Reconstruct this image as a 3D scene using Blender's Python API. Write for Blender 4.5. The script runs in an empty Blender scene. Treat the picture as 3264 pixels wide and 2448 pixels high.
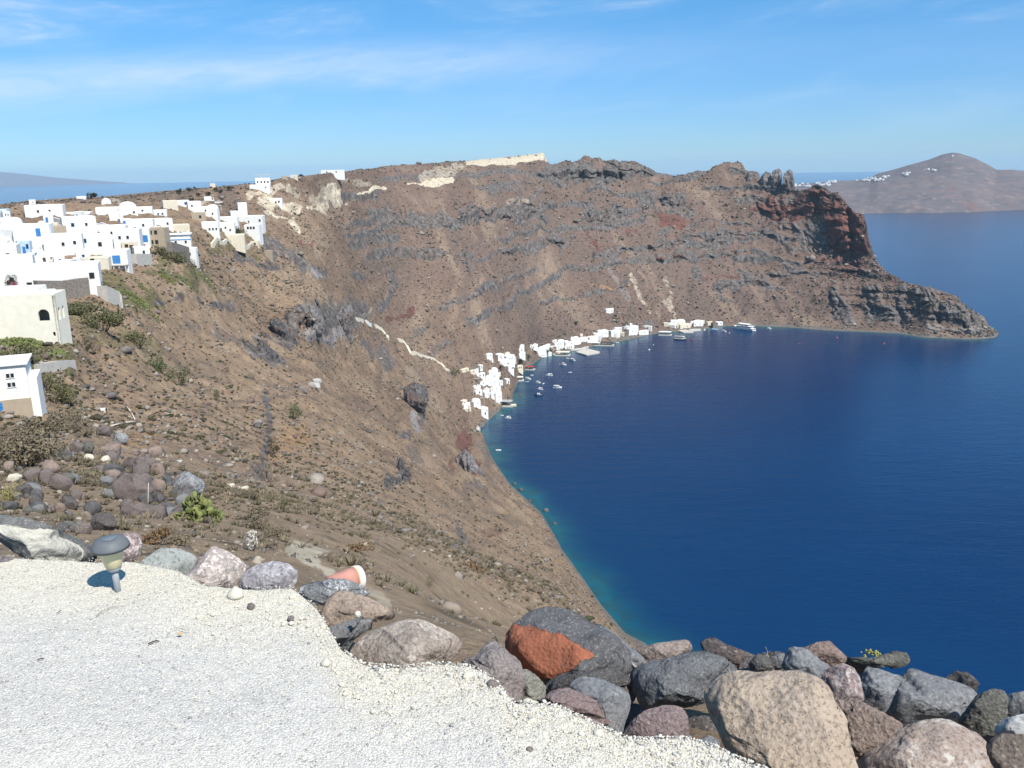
import bpy, bmesh, math, random
import numpy as np
from mathutils import Vector, Matrix

scene = bpy.context.scene
COL = scene.collection
rad = math.radians

# ------------------------------------------------------------------ camera
CAM_Z = 190.0                      # eye level above the sea, metres
FPX, CX, CY = 2716.0, 1632.0, 1224.0   # focal length and centre in pixels of the 3264 x 2448 photograph
PITCH, ROLL = rad(14.1), rad(0.9)
_F = np.array([0, math.cos(PITCH), -math.sin(PITCH)])
_U0 = np.array([0, math.sin(PITCH), math.cos(PITCH)])
_X = np.array([1.0, 0, 0])
_R = _X * math.cos(ROLL) - _U0 * math.sin(ROLL)
_U = _U0 * math.cos(ROLL) + _X * math.sin(ROLL)
cam_data = bpy.data.cameras.new('camera')
cam_data.sensor_width = 36.0
cam_data.lens = 36.0 * FPX / 3264.0
cam_data.clip_start = 0.05
cam_data.clip_end = 80000.0
cam = bpy.data.objects.new('camera', cam_data)
COL.objects.link(cam)
cam.matrix_world = Matrix(((_R[0], _U[0], -_F[0], 0), (_R[1], _U[1], -_F[1], 0), (_R[2], _U[2], -_F[2], CAM_Z), (0, 0, 0, 1)))
scene.camera = cam

# ------------------------------------------------------------------ sky, sun, exposure
SUN_EL, SUN_AZ = rad(53), rad(140)    # azimuth clockwise from +Y (view direction): behind the viewer, to the right
world = bpy.data.worlds.new('World')
scene.world = world
world.use_nodes = True
wn, wl = world.node_tree.nodes, world.node_tree.links
wn.clear()
w_out = wn.new('ShaderNodeOutputWorld')
w_bg = wn.new('ShaderNodeBackground')
sky = wn.new('ShaderNodeTexSky')
sky.sky_type = 'NISHITA'
sky.sun_disc = False
sky.sun_elevation = SUN_EL
sky.sun_rotation = SUN_AZ
sky.altitude = 200
sky.air_density = 1.0
sky.dust_density = 0.1
sky.ozone_density = 5.0
SKY_STRENGTH = 0.105
w_bg.inputs['Strength'].default_value = SKY_STRENGTH
# thin cirrus: a long soft band low over the ridge and wisps higher up, fixed to directions of the sky
def wnode(t, **kw):
    n = wn.new(t)
    for k, v in kw.items(): setattr(n, k, v)
    return n
def wm(op, a, b=None):
    n = wnode('ShaderNodeMath', operation=op)
    for i, v in enumerate((a, b)):
        if v is None: continue
        if isinstance(v, (int, float)): n.inputs[i].default_value = v
        else: wl.new(v, n.inputs[i])
    return n.outputs[0]
def wrange(v, a, b, c=0.0, d=1.0):
    n = wnode('ShaderNodeMapRange'); n.interpolation_type = 'SMOOTHSTEP'
    for i, x in enumerate((a, b, c, d)): n.inputs[i + 1].default_value = x
    wl.new(v, n.inputs[0]); return n.outputs[0]
def wnoise(vec, scale, detail, rough, dist):
    n = wnode('ShaderNodeTexNoise'); wl.new(vec, n.inputs['Vector'])
    for k, v in (('Scale', scale), ('Detail', detail), ('Roughness', rough), ('Distortion', dist)): n.inputs[k].default_value = v
    return n.outputs['Fac']
tc = wnode('ShaderNodeTexCoord')
sep = wnode('ShaderNodeSeparateXYZ'); wl.new(tc.outputs['Generated'], sep.inputs[0])
SX, SY, SZ = sep.outputs
az_ = wm('ARCTAN2', SX, SY)
el_ = wm('ARCTANGENT', wm('DIVIDE', SZ, wm('SQRT', wm('ADD', wm('MULTIPLY', SX, SX), wm('MULTIPLY', SY, SY)))))
cv = wnode('ShaderNodeCombineXYZ'); wl.new(wm('MULTIPLY', az_, 2.2), cv.inputs[0]); wl.new(wm('MULTIPLY', wm('SUBTRACT', el_, wm('MULTIPLY', az_, 0.10)), 11.0), cv.inputs[1])
cn = wnoise(cv.outputs[0], 1.6, 10, 0.60, 0.5)
cn2 = wnoise(cv.outputs[0], 5.5, 8, 0.65, 0.9)
mid_ = wm('ADD', wm('ADD', 0.1185, wm('MULTIPLY', az_, 0.020)), wm('MULTIPLY', wm('MULTIPLY', az_, az_), -0.090))
off_ = wm('ABSOLUTE', wm('ADD', wm('SUBTRACT', el_, mid_), wm('MULTIPLY', wm('SUBTRACT', cn, 0.5), 0.045)))
band = wm('MULTIPLY', wrange(off_, 0.034, 0.0), wm('MULTIPLY', wrange(az_, 0.34, -0.35, 0.12, 1.0), wrange(cn2, 0.22, 0.72, 0.45, 1.0)))
wisp = wm('MULTIPLY', wm('MULTIPLY', wrange(cn, 0.50, 0.78), wrange(cn2, 0.36, 0.68)), wrange(el_, 0.08, 0.16))
veil = wm('MULTIPLY', wrange(cn, 0.42, 0.75), 0.16)
cl = wm('MINIMUM', wm('ADD', wm('ADD', wm('MULTIPLY', band, 0.52), wm('MULTIPLY', wisp, 0.60)), veil), 0.7)
cl = wm('MULTIPLY', cl, wrange(el_, 0.015, 0.06))
# the phone's camera renders the clear sky as a deep, even azure
tint = wnode('ShaderNodeMix', data_type='RGBA'); wl.new(wrange(el_, 0.02, 0.36), tint.inputs['Factor'])
tint.inputs[6].default_value = (0.45, 0.665, 0.95, 1); tint.inputs[7].default_value = (0.36, 0.94, 1.06, 1)
hs = wnode('ShaderNodeMix', data_type='RGBA', blend_type='MULTIPLY'); hs.inputs['Factor'].default_value = 1.0
wl.new(tint.outputs[2], hs.inputs[7]); wl.new(sky.outputs[0], hs.inputs[6])
cm = wnode('ShaderNodeMix', data_type='RGBA')
wl.new(cl, cm.inputs['Factor']); wl.new(hs.outputs[2], cm.inputs[6]); cm.inputs[7].default_value = (5.6, 6.4, 7.4, 1)
wl.new(cm.outputs[2], w_bg.inputs['Color'])
wl.new(w_bg.outputs[0], w_out.inputs['Surface'])

sun_data = bpy.data.lights.new('sun', 'SUN')
sun_data.energy = 4.6
sun_data.angle = rad(0.53)
sun_data.color = (1.0, 0.95, 0.86)
sun = bpy.data.objects.new('sun', sun_data)
COL.objects.link(sun)
_sd = Vector((math.sin(SUN_AZ) * math.cos(SUN_EL), math.cos(SUN_AZ) * math.cos(SUN_EL), math.sin(SUN_EL)))
sun.rotation_euler = _sd.to_track_quat('Z', 'Y').to_euler()

vs = scene.view_settings
vs.view_transform = 'Standard'; vs.look = 'None'; vs.exposure = 0.45; vs.gamma = 1.0; vs.use_curve_mapping = False
cy = scene.cycles
cy.use_denoising = True
cy.max_bounces = 5; cy.diffuse_bounces = 2; cy.glossy_bounces = 2; cy.volume_bounces = 1
cy.volume_step_rate = 4.0

# ------------------------------------------------------------------ helpers
rnd = random.Random(7)
rng = np.random.default_rng(11)

def pix(px, py):
    """azimuth (radians, clockwise from +Y) and tangent of depression of a point of the photograph; arrays allowed"""
    px = np.asarray(px, float); py = np.asarray(py, float)
    u = (px - CX) / FPX; v = (py - CY) / FPX
    dx = _F[0] + u * _R[0] - v * _U[0]; dy = _F[1] + u * _R[1] - v * _U[1]; dz = _F[2] + u * _R[2] - v * _U[2]
    return np.arctan2(dx, dy), -dz / np.hypot(dx, dy)

def project(x, y, z):
    x = np.asarray(x, float); y = np.asarray(y, float); z = np.asarray(z, float) - CAM_Z
    w = np.maximum(x * _F[0] + y * _F[1] + z * _F[2], 1e-3)
    return CX + FPX * (x * _R[0] + y * _R[1] + z * _R[2]) / w, CY - FPX * (x * _U[0] + y * _U[1] + z * _U[2]) / w

def smooth(a, b, x):
    t = np.clip((np.asarray(x, float) - a) / (b - a), 0, 1)
    return t * t * (3 - 2 * t)

def _hash(ix, iy, iz, seed):
    h = (ix * 374761393 + iy * 668265263 + iz * 2147483647 + seed * 1274126177) & 0xFFFFFFFF
    h = ((h ^ (h >> 13)) * 1274126177) & 0xFFFFFFFF
    h = ((h ^ (h >> 16)) * 2246822519) & 0xFFFFFFFF
    return ((h ^ (h >> 15)) & 0xFFFFFF) / float(0xFFFFFF)

def vnoise(x, y, z, seed=0):
    """value noise, 0..1, numpy arrays"""
    x, y, z = np.broadcast_arrays(np.asarray(x, float), np.asarray(y, float), np.asarray(z, float))
    fx, fy, fz = np.floor(x), np.floor(y), np.floor(z)
    ix, iy, iz = fx.astype(np.int64), fy.astype(np.int64), fz.astype(np.int64)
    tx, ty, tz = x - fx, y - fy, z - fz
    tx = tx * tx * tx * (tx * (tx * 6 - 15) + 10); ty = ty * ty * ty * (ty * (ty * 6 - 15) + 10); tz = tz * tz * tz * (tz * (tz * 6 - 15) + 10)
    def c(a, b, d): return _hash(ix + a, iy + b, iz + d, seed)
    x00 = c(0, 0, 0) * (1 - tx) + c(1, 0, 0) * tx; x10 = c(0, 1, 0) * (1 - tx) + c(1, 1, 0) * tx
    x01 = c(0, 0, 1) * (1 - tx) + c(1, 0, 1) * tx; x11 = c(0, 1, 1) * (1 - tx) + c(1, 1, 1) * tx
    return (x00 * (1 - ty) + x10 * ty) * (1 - tz) + (x01 * (1 - ty) + x11 * ty) * tz

def fbm(x, y, z, octs=4, seed=0, gain=0.5):
    """fractal noise about -1..1"""
    s, a, n = 0.0, 1.0, 0.0
    for k in range(octs):
        s = s + a * (vnoise(x * 2 ** k + 17.3 * k, y * 2 ** k + 5.1 * k, z * 2 ** k + 9.7 * k, seed + k) * 2 - 1)
        n += a; a *= gain
    return s / n * 1.6

def ridged(x, y, z, octs=3, seed=0):
    s, a, n = 0.0, 1.0, 0.0
    for k in range(octs):
        s = s + a * (1 - np.abs(vnoise(x * 2 ** k + 3.1 * k, y * 2 ** k + 8.1 * k, z * 2 ** k + 2.7 * k, seed + k) * 2 - 1) * 1.6)
        n += a; a *= 0.5
    return s / n

def tag(o, label=None, cat=None, group=None, kind=None):
    if label: o['label'] = label
    if cat: o['category'] = cat
    if group: o['group'] = group
    if kind: o['kind'] = kind
    return o

def empty(name, loc, rz=0.0, label=None, cat=None, group=None):
    o = bpy.data.objects.new(name, None)
    o.empty_display_size = 0.2
    COL.objects.link(o)
    o.location = loc; o.rotation_euler = (0, 0, rz)
    return tag(o, label, cat, group)

def mesh_np(name, verts, faces, mat=None, parent=None, smooth_shade=False):
    """one object from numpy vertices (n,3) and faces (m,3|4)"""
    verts = np.asarray(verts, np.float32); faces = np.asarray(faces, np.int32)
    me = bpy.data.meshes.new(name)
    n, m, k = len(verts), len(faces), faces.shape[1]
    me.vertices.add(n); me.vertices.foreach_set('co', verts.ravel())
    me.loops.add(m * k); me.loops.foreach_set('vertex_index', faces.ravel())
    me.polygons.add(m); me.polygons.foreach_set('loop_start', np.arange(0, m * k, k, dtype=np.int32))
    me.update(calc_edges=True)
    me.validate()
    if smooth_shade: me.polygons.foreach_set('use_smooth', np.ones(len(me.polygons), bool))
    if mat: me.materials.append(mat)
    o = bpy.data.objects.new(name, me)
    COL.objects.link(o)
    if parent: o.parent = parent
    return o

def attr_color(o, name, arr):
    a = o.data.attributes.new(name, 'FLOAT_COLOR', 'POINT')
    a.data.foreach_set('color', np.ascontiguousarray(arr, np.float32).ravel())

def obj_bm(name, bm, mat=None, parent=None, smooth_shade=False):
    me = bpy.data.meshes.new(name)
    bm.to_mesh(me); bm.free()
    if smooth_shade:
        for p in me.polygons: p.use_smooth = True
    if mat: me.materials.append(mat)
    o = bpy.data.objects.new(name, me)
    COL.objects.link(o)
    if parent: o.parent = parent
    return o

def copy_tree(o, parent=None):
    c = o.copy(); COL.objects.link(c)
    if parent: c.parent = parent
    for ch in list(o.children): copy_tree(ch, c)
    return c

class Nodes:
    """small wrapper for building a material"""
    def __init__(self, name):
        self.m = bpy.data.materials.new(name); self.m.use_nodes = True
        self.t = self.m.node_tree; self.n = self.t.nodes; self.l = self.t.links
        self.n.clear()
        self.out = self.n.new('ShaderNodeOutputMaterial')
        self.p = self.n.new('ShaderNodeBsdfPrincipled')
        self.l.new(self.p.outputs[0], self.out.inputs['Surface'])
        self.p.inputs['Specular IOR Level'].default_value = 0.25
        self.coord = self.n.new('ShaderNodeTexCoord')
        self.geo = self.n.new('ShaderNodeNewGeometry')
    def _in(self, sock, v):
        if hasattr(v, 'links') or hasattr(v, 'is_linked'): self.l.new(v, sock)
        elif isinstance(v, (tuple, list)) and len(v) == 3 and sock.type == 'RGBA': sock.default_value = (*v, 1)
        else: sock.default_value = v
    def noise(self, scale, detail=4, rough=0.55, vec=None, dist=0.0):
        n = self.n.new('ShaderNodeTexNoise'); n.inputs['Scale'].default_value = scale; n.inputs['Detail'].default_value = detail
        n.inputs['Roughness'].default_value = rough; n.inputs['Distortion'].default_value = dist
        self.l.new(vec if vec is not None else self.geo.outputs['Position'], n.inputs['Vector'])
        return n.outputs['Fac']
    def voro(self, scale, vec=None, out='Distance', feature='F1'):
        n = self.n.new('ShaderNodeTexVoronoi'); n.inputs['Scale'].default_value = scale; n.feature = feature
        self.l.new(vec if vec is not None else self.geo.outputs['Position'], n.inputs['Vector'])
        return n.outputs[out]
    def mapping(self, scale, rot=(0, 0, 0), vec=None):
        n = self.n.new('ShaderNodeMapping'); n.inputs['Scale'].default_value = scale; n.inputs['Rotation'].default_value = rot
        self.l.new(vec if vec is not None else self.geo.outputs['Position'], n.inputs['Vector'])
        return n.outputs[0]
    def rng(self, v, a, b, c=0.0, d=1.0):
        n = self.n.new('ShaderNodeMapRange'); n.inputs['From Min'].default_value = a; n.inputs['From Max'].default_value = b
        n.inputs['To Min'].default_value = c; n.inputs['To Max'].default_value = d
        self.l.new(v, n.inputs['Value']); return n.outputs[0]
    def math(self, op, a, b=0.0):
        n = self.n.new('ShaderNodeMath'); n.operation = op
        self._in(n.inputs[0], a); self._in(n.inputs[1], b); return n.outputs[0]
    def mix(self, f, a, b, blend='MIX'):
        n = self.n.new('ShaderNodeMix'); n.data_type = 'RGBA'; n.blend_type = blend
        self._in(n.inputs['Factor'], f); self._in(n.inputs[6], a); self._in(n.inputs[7], b); return n.outputs[2]
    def attr(self, name, chan=None):
        n = self.n.new('ShaderNodeAttribute'); n.attribute_name = name
        if chan is None: return n.outputs['Color']
        if chan == 'A': return n.outputs['Alpha']
        s = self.n.new('ShaderNodeSeparateColor'); self.l.new(n.outputs['Color'], s.inputs[0])
        return s.outputs['RGB'.index(chan)]
    def color(self, v): self._in(self.p.inputs['Base Color'], v); return self
    def rough(self, v): self._in(self.p.inputs['Roughness'], v); return self
    def bump(self, h, strength=0.5, dist=1.0):
        n = self.n.new('ShaderNodeBump'); n.inputs['Strength'].default_value = strength; n.inputs['Distance'].default_value = dist
        self.l.new(h, n.inputs['Height']); self.l.new(n.outputs[0], self.p.inputs['Normal']); return self
# ------------------------------------------------------------------ terrain
# The island is surveyed as a family of lines running across the view (terrace edge, foot of the slope, shore, crest ...).
# Each line holds points seen in the photograph with a distance (or a height, or a slope from the line before); from these
# come real azimuth / range / height, and the hillside is the surface through the lines.
AZN = 1150
AZ = np.linspace(rad(-47), rad(47), AZN)

def line(pts, prev=None):
    a, r, z = [], [], []
    for p in pts:
        if p[0] == 'h':                         # hidden from the terrace: column, range, height
            az, _ = pix(p[1], 900.0); rr, zz = p[2], p[3]
        else:
            az, te = pix(p[0], p[1])
            if p[2] == 'z': zz = p[3]; rr = (CAM_Z - zz) / te
            elif p[2] == 's':
                rp = np.interp(az, AZ, prev[0]); zp = np.interp(az, AZ, prev[1]); ts = math.tan(rad(p[3]))
                rr = (CAM_Z - zp + ts * rp) / (ts + te); zz = CAM_Z - rr * te
            else: rr = p[2]; zz = CAM_Z - rr * te
        a.append(float(az)); r.append(float(rr)); z.append(float(zz))
    i = np.argsort(a); a = np.array(a)[i]; r = np.array(r)[i]; z = np.array(z)[i]
    return np.exp(np.interp(AZ, a, np.log(r))), np.interp(AZ, a, z)

EYE = 1.66
GZ = CAM_Z - EYE                                 # level of the gravel terrace
# back edge of the terrace, under the row of boulders
EDGE_PTS = [(-700, 1775), (0, 1775), (300, 1785), (434, 1790), (562, 1815), (650, 1860), (818, 1872), (930, 1865), (1010, 1930), (1085, 2060), (1160, 2110), (1280, 2120), (1400, 2105), (1500, 2115), (1560, 2150), (1640, 2240), (1760, 2245), (1860, 2285), (2000, 2345), (2180, 2345), (2270, 2370), (2350, 2410), (2500, 2470), (2800, 2550), (3264, 2640), (3800, 2700)]
_ea, _et = pix(*np.array(EDGE_PTS, float).T)
EDGE_R = np.interp(AZ, _ea, EYE / _et)
def edge_r(az): return np.interp(az, AZ, EDGE_R)

S = 33.0
K = []
K.append((EDGE_R - 0.20, np.full(AZN, GZ - 0.14)))
K.append((EDGE_R + 0.75 + 0.45 * smooth(rad(4), rad(14), AZ), GZ - 0.36 - 0.34 * smooth(rad(2), rad(12), AZ)))
K.append(line([(-900, 1640, 9), (0, 1690, 9), (350, 1690, 9), (700, 1730, 9), (1000, 1790, 9), (1300, 1890, 8.5), (1500, 1975, 8.5), (1800, 2060, 9.5), (2000, 2110, 10), ('h', 2300, 8, CAM_Z - 6.2), ('h', 3264, 8, CAM_Z - 7.4), ('h', 4300, 8, CAM_Z - 7)]))
K.append(line([(-900, 1500, 30), (0, 1560, 30), (300, 1570, 32), (600, 1600, 30), (1000, 1650, 34), (1300, 1750, 40), (1500, 1840, 50), (1700, 1900, 65), (1850, 1960, 75), ('h', 2050, 60, CAM_Z - 42), ('h', 2600, 60, CAM_Z - 50), ('h', 4300, 60, CAM_Z - 52)]))
K.append(line([(-900, 1380, 60), (0, 1420, 60), (300, 1400, 68), (600, 1430, 80), (1000, 1490, 110), (1300, 1590, 130), (1500, 1690, 150), (1700, 1770, 190), (1850, 1895, 190), ('h', 2050, 150, 88), ('h', 2600, 145, 75), ('h', 4300, 140, 70)]))
K.append(line([(-900, 1330, 95), (0, 1322, 100), (120, 1310, 108), (300, 1270, 120), (600, 1290, 140), (1000, 1340, 190), (1300, 1440, 250), (1450, 1510, 310), (1600, 1620, 340), (1720, 1690, 350), (1850, 1865, 300), ('h', 2050, 225, 40), ('h', 2600, 212, 32), ('h', 4300, 210, 30)]))
SHORE_NEAR = [(1535, 1372), (1564, 1453), (1623, 1542), (1726, 1638), (1793, 1756), (1889, 1889), (1918, 1933), (1992, 2022), (2066, 2058)]
K.append(line([(-900, 1150, 125), (0, 1120, 128), (220, 1115, 136), (420, 1050, 190), (600, 1150, 205), (850, 1200, 235), (1000, 1190, 285), (1200, 1270, 360), (1350, 1320, 455), (1480, 1392, 'z', 10)] + [(x, y, 'z', 0.2) for x, y in SHORE_NEAR] + [('h', 2250, 285, 0.2), ('h', 2700, 275, 0.2), ('h', 4300, 270, 0.2)]))
k5 = len(K) - 1
SHORE_FAR = [(1549, 1345), (1601, 1300), (1630, 1284), (1638, 1247), (1667, 1185), (1719, 1144), (1771, 1129), (1874, 1107), (1985, 1085), (2095, 1062), (2213, 1051), (2302, 1040), (2361, 1037), (2450, 1040), (2508, 1041), (2627, 1051), (2759, 1057), (2863, 1062), (2951, 1075), (3084, 1081), (3194, 1083)]
k7 = line([(-900, 900, 200), (0, 900, 205), (220, 900, 225), (420, 820, 275), (600, 850, 290), (850, 1000, 350), (1000, 1010, 345), (1200, 1080, 560), (1350, 1190, 610), (1480, 1300, 'z', 14)] + [(x, y, 'z', 0.2) for x, y in SHORE_FAR] + [('h', 3215, 1072, -3), ('h', 3264, 1075, -14), ('h', 4300, 1080, -20)])
k6 = list(line([(-900, 1000, 160), (0, 1000, 165), (220, 1000, 175), (420, 900, 235), (600, 950, 265), (850, 1090, 300), (1000, 1095, 325), (1200, 1175, 470), (1350, 1250, 550), (1480, 1345, 'z', 9), (1535, 1360, 'z', 0.5), ('h', 1600, 700, -1), ('h', 4300, 700, -1)]))
_sea = AZ > float(pix(1545, 1360)[0])
_gap = np.clip((k7[0] - K[k5][0]) / 60.0, 0, 1)
k6[0] = np.where(_sea, np.sqrt(K[k5][0] * k7[0]), k6[0]); k6[1] = np.where(_sea, -0.5 - 17 * _gap, k6[1])
K.append(tuple(k6)); K.append(k7)
K.append(line([(-900, 800, 250), (0, 800, 260), (220, 800, 280), (420, 760, 310), (600, 790, 330), (850, 900, 425), (1000, 900, 430), (1200, 960, 660), (1350, 1060, 700), (1480, 1170, 's', 25), (1560, 1100, 's', 28), (1700, 1030, 's', S), (1874, 985, 's', S), (2095, 940, 's', S), (2361, 920, 's', S), (2627, 925, 's', 35), (2759, 945, 's', 37), (2863, 985, 's', 40), (2951, 1000, 's', 45), (3084, 1045, 's', 45), (3170, 1076, 's', 45), ('h', 3215, 1082, -3), ('h', 3264, 1085, -14), ('h', 4300, 1090, -20)], K[-1]))
K.append(line([(-900, 720, 340), (0, 720, 350), (220, 715, 360), (420, 690, 385), (600, 715, 378), (850, 790, 485), (1000, 770, 510), (1200, 800, 760), (1350, 870, 's', S), (1500, 910, 's', S), (1700, 810, 's', S), (1874, 785, 's', S), (2095, 745, 's', S), (2361, 745, 's', S), (2550, 770, 's', 38), (2680, 790, 's', 44), (2770, 860, 's', 50), (2863, 935, 's', 45), (2951, 950, 's', 52), (3084, 1010, 's', 52), (3170, 1071, 's', 45), ('h', 3215, 1092, -3), ('h', 3264, 1095, -14), ('h', 4300, 1100, -20)], K[-1]))
K.append(line([(-900, 690, 420), (0, 685, 440), (220, 665, 470), (420, 655, 490), (600, 655, 480), (850, 655, 570), (1000, 650, 600), (1200, 650, 's', 31), (1350, 650, 's', 31), (1500, 640, 's', 32), (1700, 620, 's', 34), (1874, 600, 's', 36), (2095, 610, 's', 36), (2361, 610, 's', 36), (2500, 620, 's', 38), (2650, 650, 's', 62), (2755, 720, 's', 68), (2775, 822, 's', 60), (2863, 912, 's', 50), (2951, 930, 's', 55), (3084, 995, 's', 55), (3170, 1068, 's', 45), ('h', 3215, 1102, -3), ('h', 3264, 1105, -14), ('h', 4300, 1110, -20)], K[-1]))
CREST = [(-900, 680, 600), (0, 653, 620), (108, 642, 625), (253, 632, 630), (325, 630, 630), (565, 607, 610), (814, 584, 610), (904, 565, 620), (995, 558, 650), (1027, 554, 680), (1103, 545, 780), (1216, 533, 900), (1375, 520, 1010), (1488, 512, 1080), (1623, 499, 1150), (1700, 492, 1165), (1732, 487, 1170), (1738, 505, 1172), (1752, 521, 1175), (1849, 519, 's', 38), (1862, 508, 's', 38), (1913, 506, 's', 38), (1936, 515, 's', 38), (2003, 520, 's', 38), (2045, 516, 's', 38), (2071, 529, 's', 38), (2089, 542, 's', 38), (2171, 554, 's', 38), (2216, 545, 's', 38), (2256, 551, 's', 38), (2288, 536, 's', 38), (2320, 518, 's', 38), (2363, 517, 's', 38), (2379, 540, 's', 38), (2419, 572, 's', 38), (2440, 588, 's', 38), (2532, 598, 's', 38), (2568, 597, 's', 38), (2605, 591, 's', 55), (2659, 609, 's', 55), (2712, 655, 's', 55), (2755, 698, 's', 55), (2770, 784, 's', 55), (2778, 831, 's', 55), (2833, 882, 's', 55), (2888, 925, 's', 55), (2943, 921, 's', 55), (2966, 925, 's', 55), (3057, 961, 's', 55), (3064, 986, 's', 55), (3119, 1004, 's', 55), (3131, 1039, 's', 55), (3163, 1070, 's', 55), (3194, 1081, 's', 55), ('h', 3215, 1112, -3), ('h', 3264, 1115, -14), ('h', 4300, 1120, -20)]
kc = line(CREST, K[-1])
K.append(kc)
_back = np.interp(AZ, [float(pix(x, 600)[0]) for x in (0, 800, 1100, 1700, 2600)], [6, 8, 20, 45, 130])
K.append((kc[0] + 110, np.where(kc[1] > 5, np.maximum(kc[1] - _back, 3), -20)))
K.append((kc[0] + 900, np.full(AZN, -25.0)))
KR = np.array([k[0] for k in K]); KZ = np.array([k[1] for k in K])
def blur(v, deg):
    s = rad(deg) / (AZ[1] - AZ[0]); n = int(s * 3) + 1
    g = np.exp(-0.5 * (np.arange(-n, n + 1) / s) ** 2); g /= g.sum()
    return np.convolve(np.pad(v, n, mode='edge'), g, mode='valid')
for i in range(len(K)):                          # rounded between the surveyed points; crest and shores stay crisp
    dg = {0: 0.3, 1: 0.9, k5: 0.12, k5 + 2: 0.12, len(K) - 3: 0.05}.get(i, 1.5)
    # right of the headland's shoulder the lines follow a cliff and stay tighter
    a_, b_ = blur(np.log(KR[i]), dg), blur(KZ[i], dg)
    if dg == 1.5 and i > k5 + 1:
        c_ = blur(smooth(rad(18.5), rad(21), AZ), 0.2)
        a_ = a_ * (1 - c_) + blur(np.log(KR[i]), 0.25) * c_; b_ = b_ * (1 - c_) + blur(KZ[i], 0.25) * c_
    KR[i], KZ[i] = np.exp(a_), b_
for i in range(1, len(KR)): KR[i] = np.maximum(KR[i], KR[i - 1] * 1.012)
ROWS = [14, 16, 26, 50, 52, 52, 48, 44, 86, 92, 92, 60, 16, 6]
assert len(ROWS) == len(K) - 1

def pchip_cols(Y, rows):
    """monotone cubic through the knots along axis 0"""
    n = len(Y); d = np.diff(Y, axis=0); m = np.zeros_like(Y)
    a, b = d[:-1], d[1:]
    m[1:-1] = np.where(a * b > 0, 2 * a * b / np.where(np.abs(a + b) < 1e-9, 1e-9, a + b), 0)
    m[0], m[-1] = d[0], d[-1]
    out = []
    for i in range(n - 1):
        t = np.linspace(0, 1, rows[i], endpoint=(i == n - 2))[:, None]
        h00 = 2 * t**3 - 3 * t**2 + 1; h10 = t**3 - 2 * t**2 + t; h01 = -2 * t**3 + 3 * t**2; h11 = t**3 - t**2
        out.append(h00 * Y[i] + h10 * m[i] + h01 * Y[i + 1] + h11 * m[i + 1])
    return np.concatenate(out)

TR = np.exp(pchip_cols(np.log(KR), ROWS))
TZ = pchip_cols(KZ, ROWS)
NR = len(TR)
SA, CA = np.sin(AZ)[None, :], np.cos(AZ)[None, :]
BX, BY, BZ = TR * SA, TR * CA, TZ.copy()
PXg, PYg = project(BX, BY, BZ)

# soft wrinkles and gullies
_tan = AZ[None, :] * TR
grow = np.clip(TR / 900.0, 0.0, 1.15)
land = smooth(-2.0, 12.0, BZ)
gul = ridged(BX / 70 + fbm(BX / 90, BY / 90, 0, 2, 5) * 0.6, BY / 70, BZ / 160, 3, 21)
far_wall = smooth(500, 800, TR)
edge_keep = smooth(0, 12, TR - EDGE_R[None, :])
disp = (gul - 0.35) * 7.0 * grow * (0.35 + 0.65 * far_wall)
disp += fbm(BX / 30, BY / 30, BZ / 30, 4, 31) * 4.2 * grow ** 0.8
disp += fbm(BX / 7, BY / 7, BZ / 7, 3, 41) * 1.5 * np.clip(TR / 400, 0.12, 1)
disp += fbm(BX / 1.7, BY / 1.7, BZ / 1.7, 3, 51) * 0.30 * np.clip(TR / 120, 0.15, 1) * (1 - smooth(250, 500, TR))
disp *= np.clip(land, 0.06, 1) * edge_keep
# the pumice plateau on the left has a smooth skyline
_cr = sum(ROWS[:-2]); plat = smooth(1800, 1700, PXg) * smooth(_cr - ROWS[-3] * 1.3, _cr - 4, np.arange(NR)[:, None] * np.ones_like(BX)) * smooth(300, 500, TR)
disp *= 1 - 0.86 * plat
# outward horizontal direction of the slope
gx = np.gradient(BX, axis=0); gy = np.gradient(BY, axis=0)
DX, DY, DZ = np.zeros_like(BX), np.zeros_like(BX), disp

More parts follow.
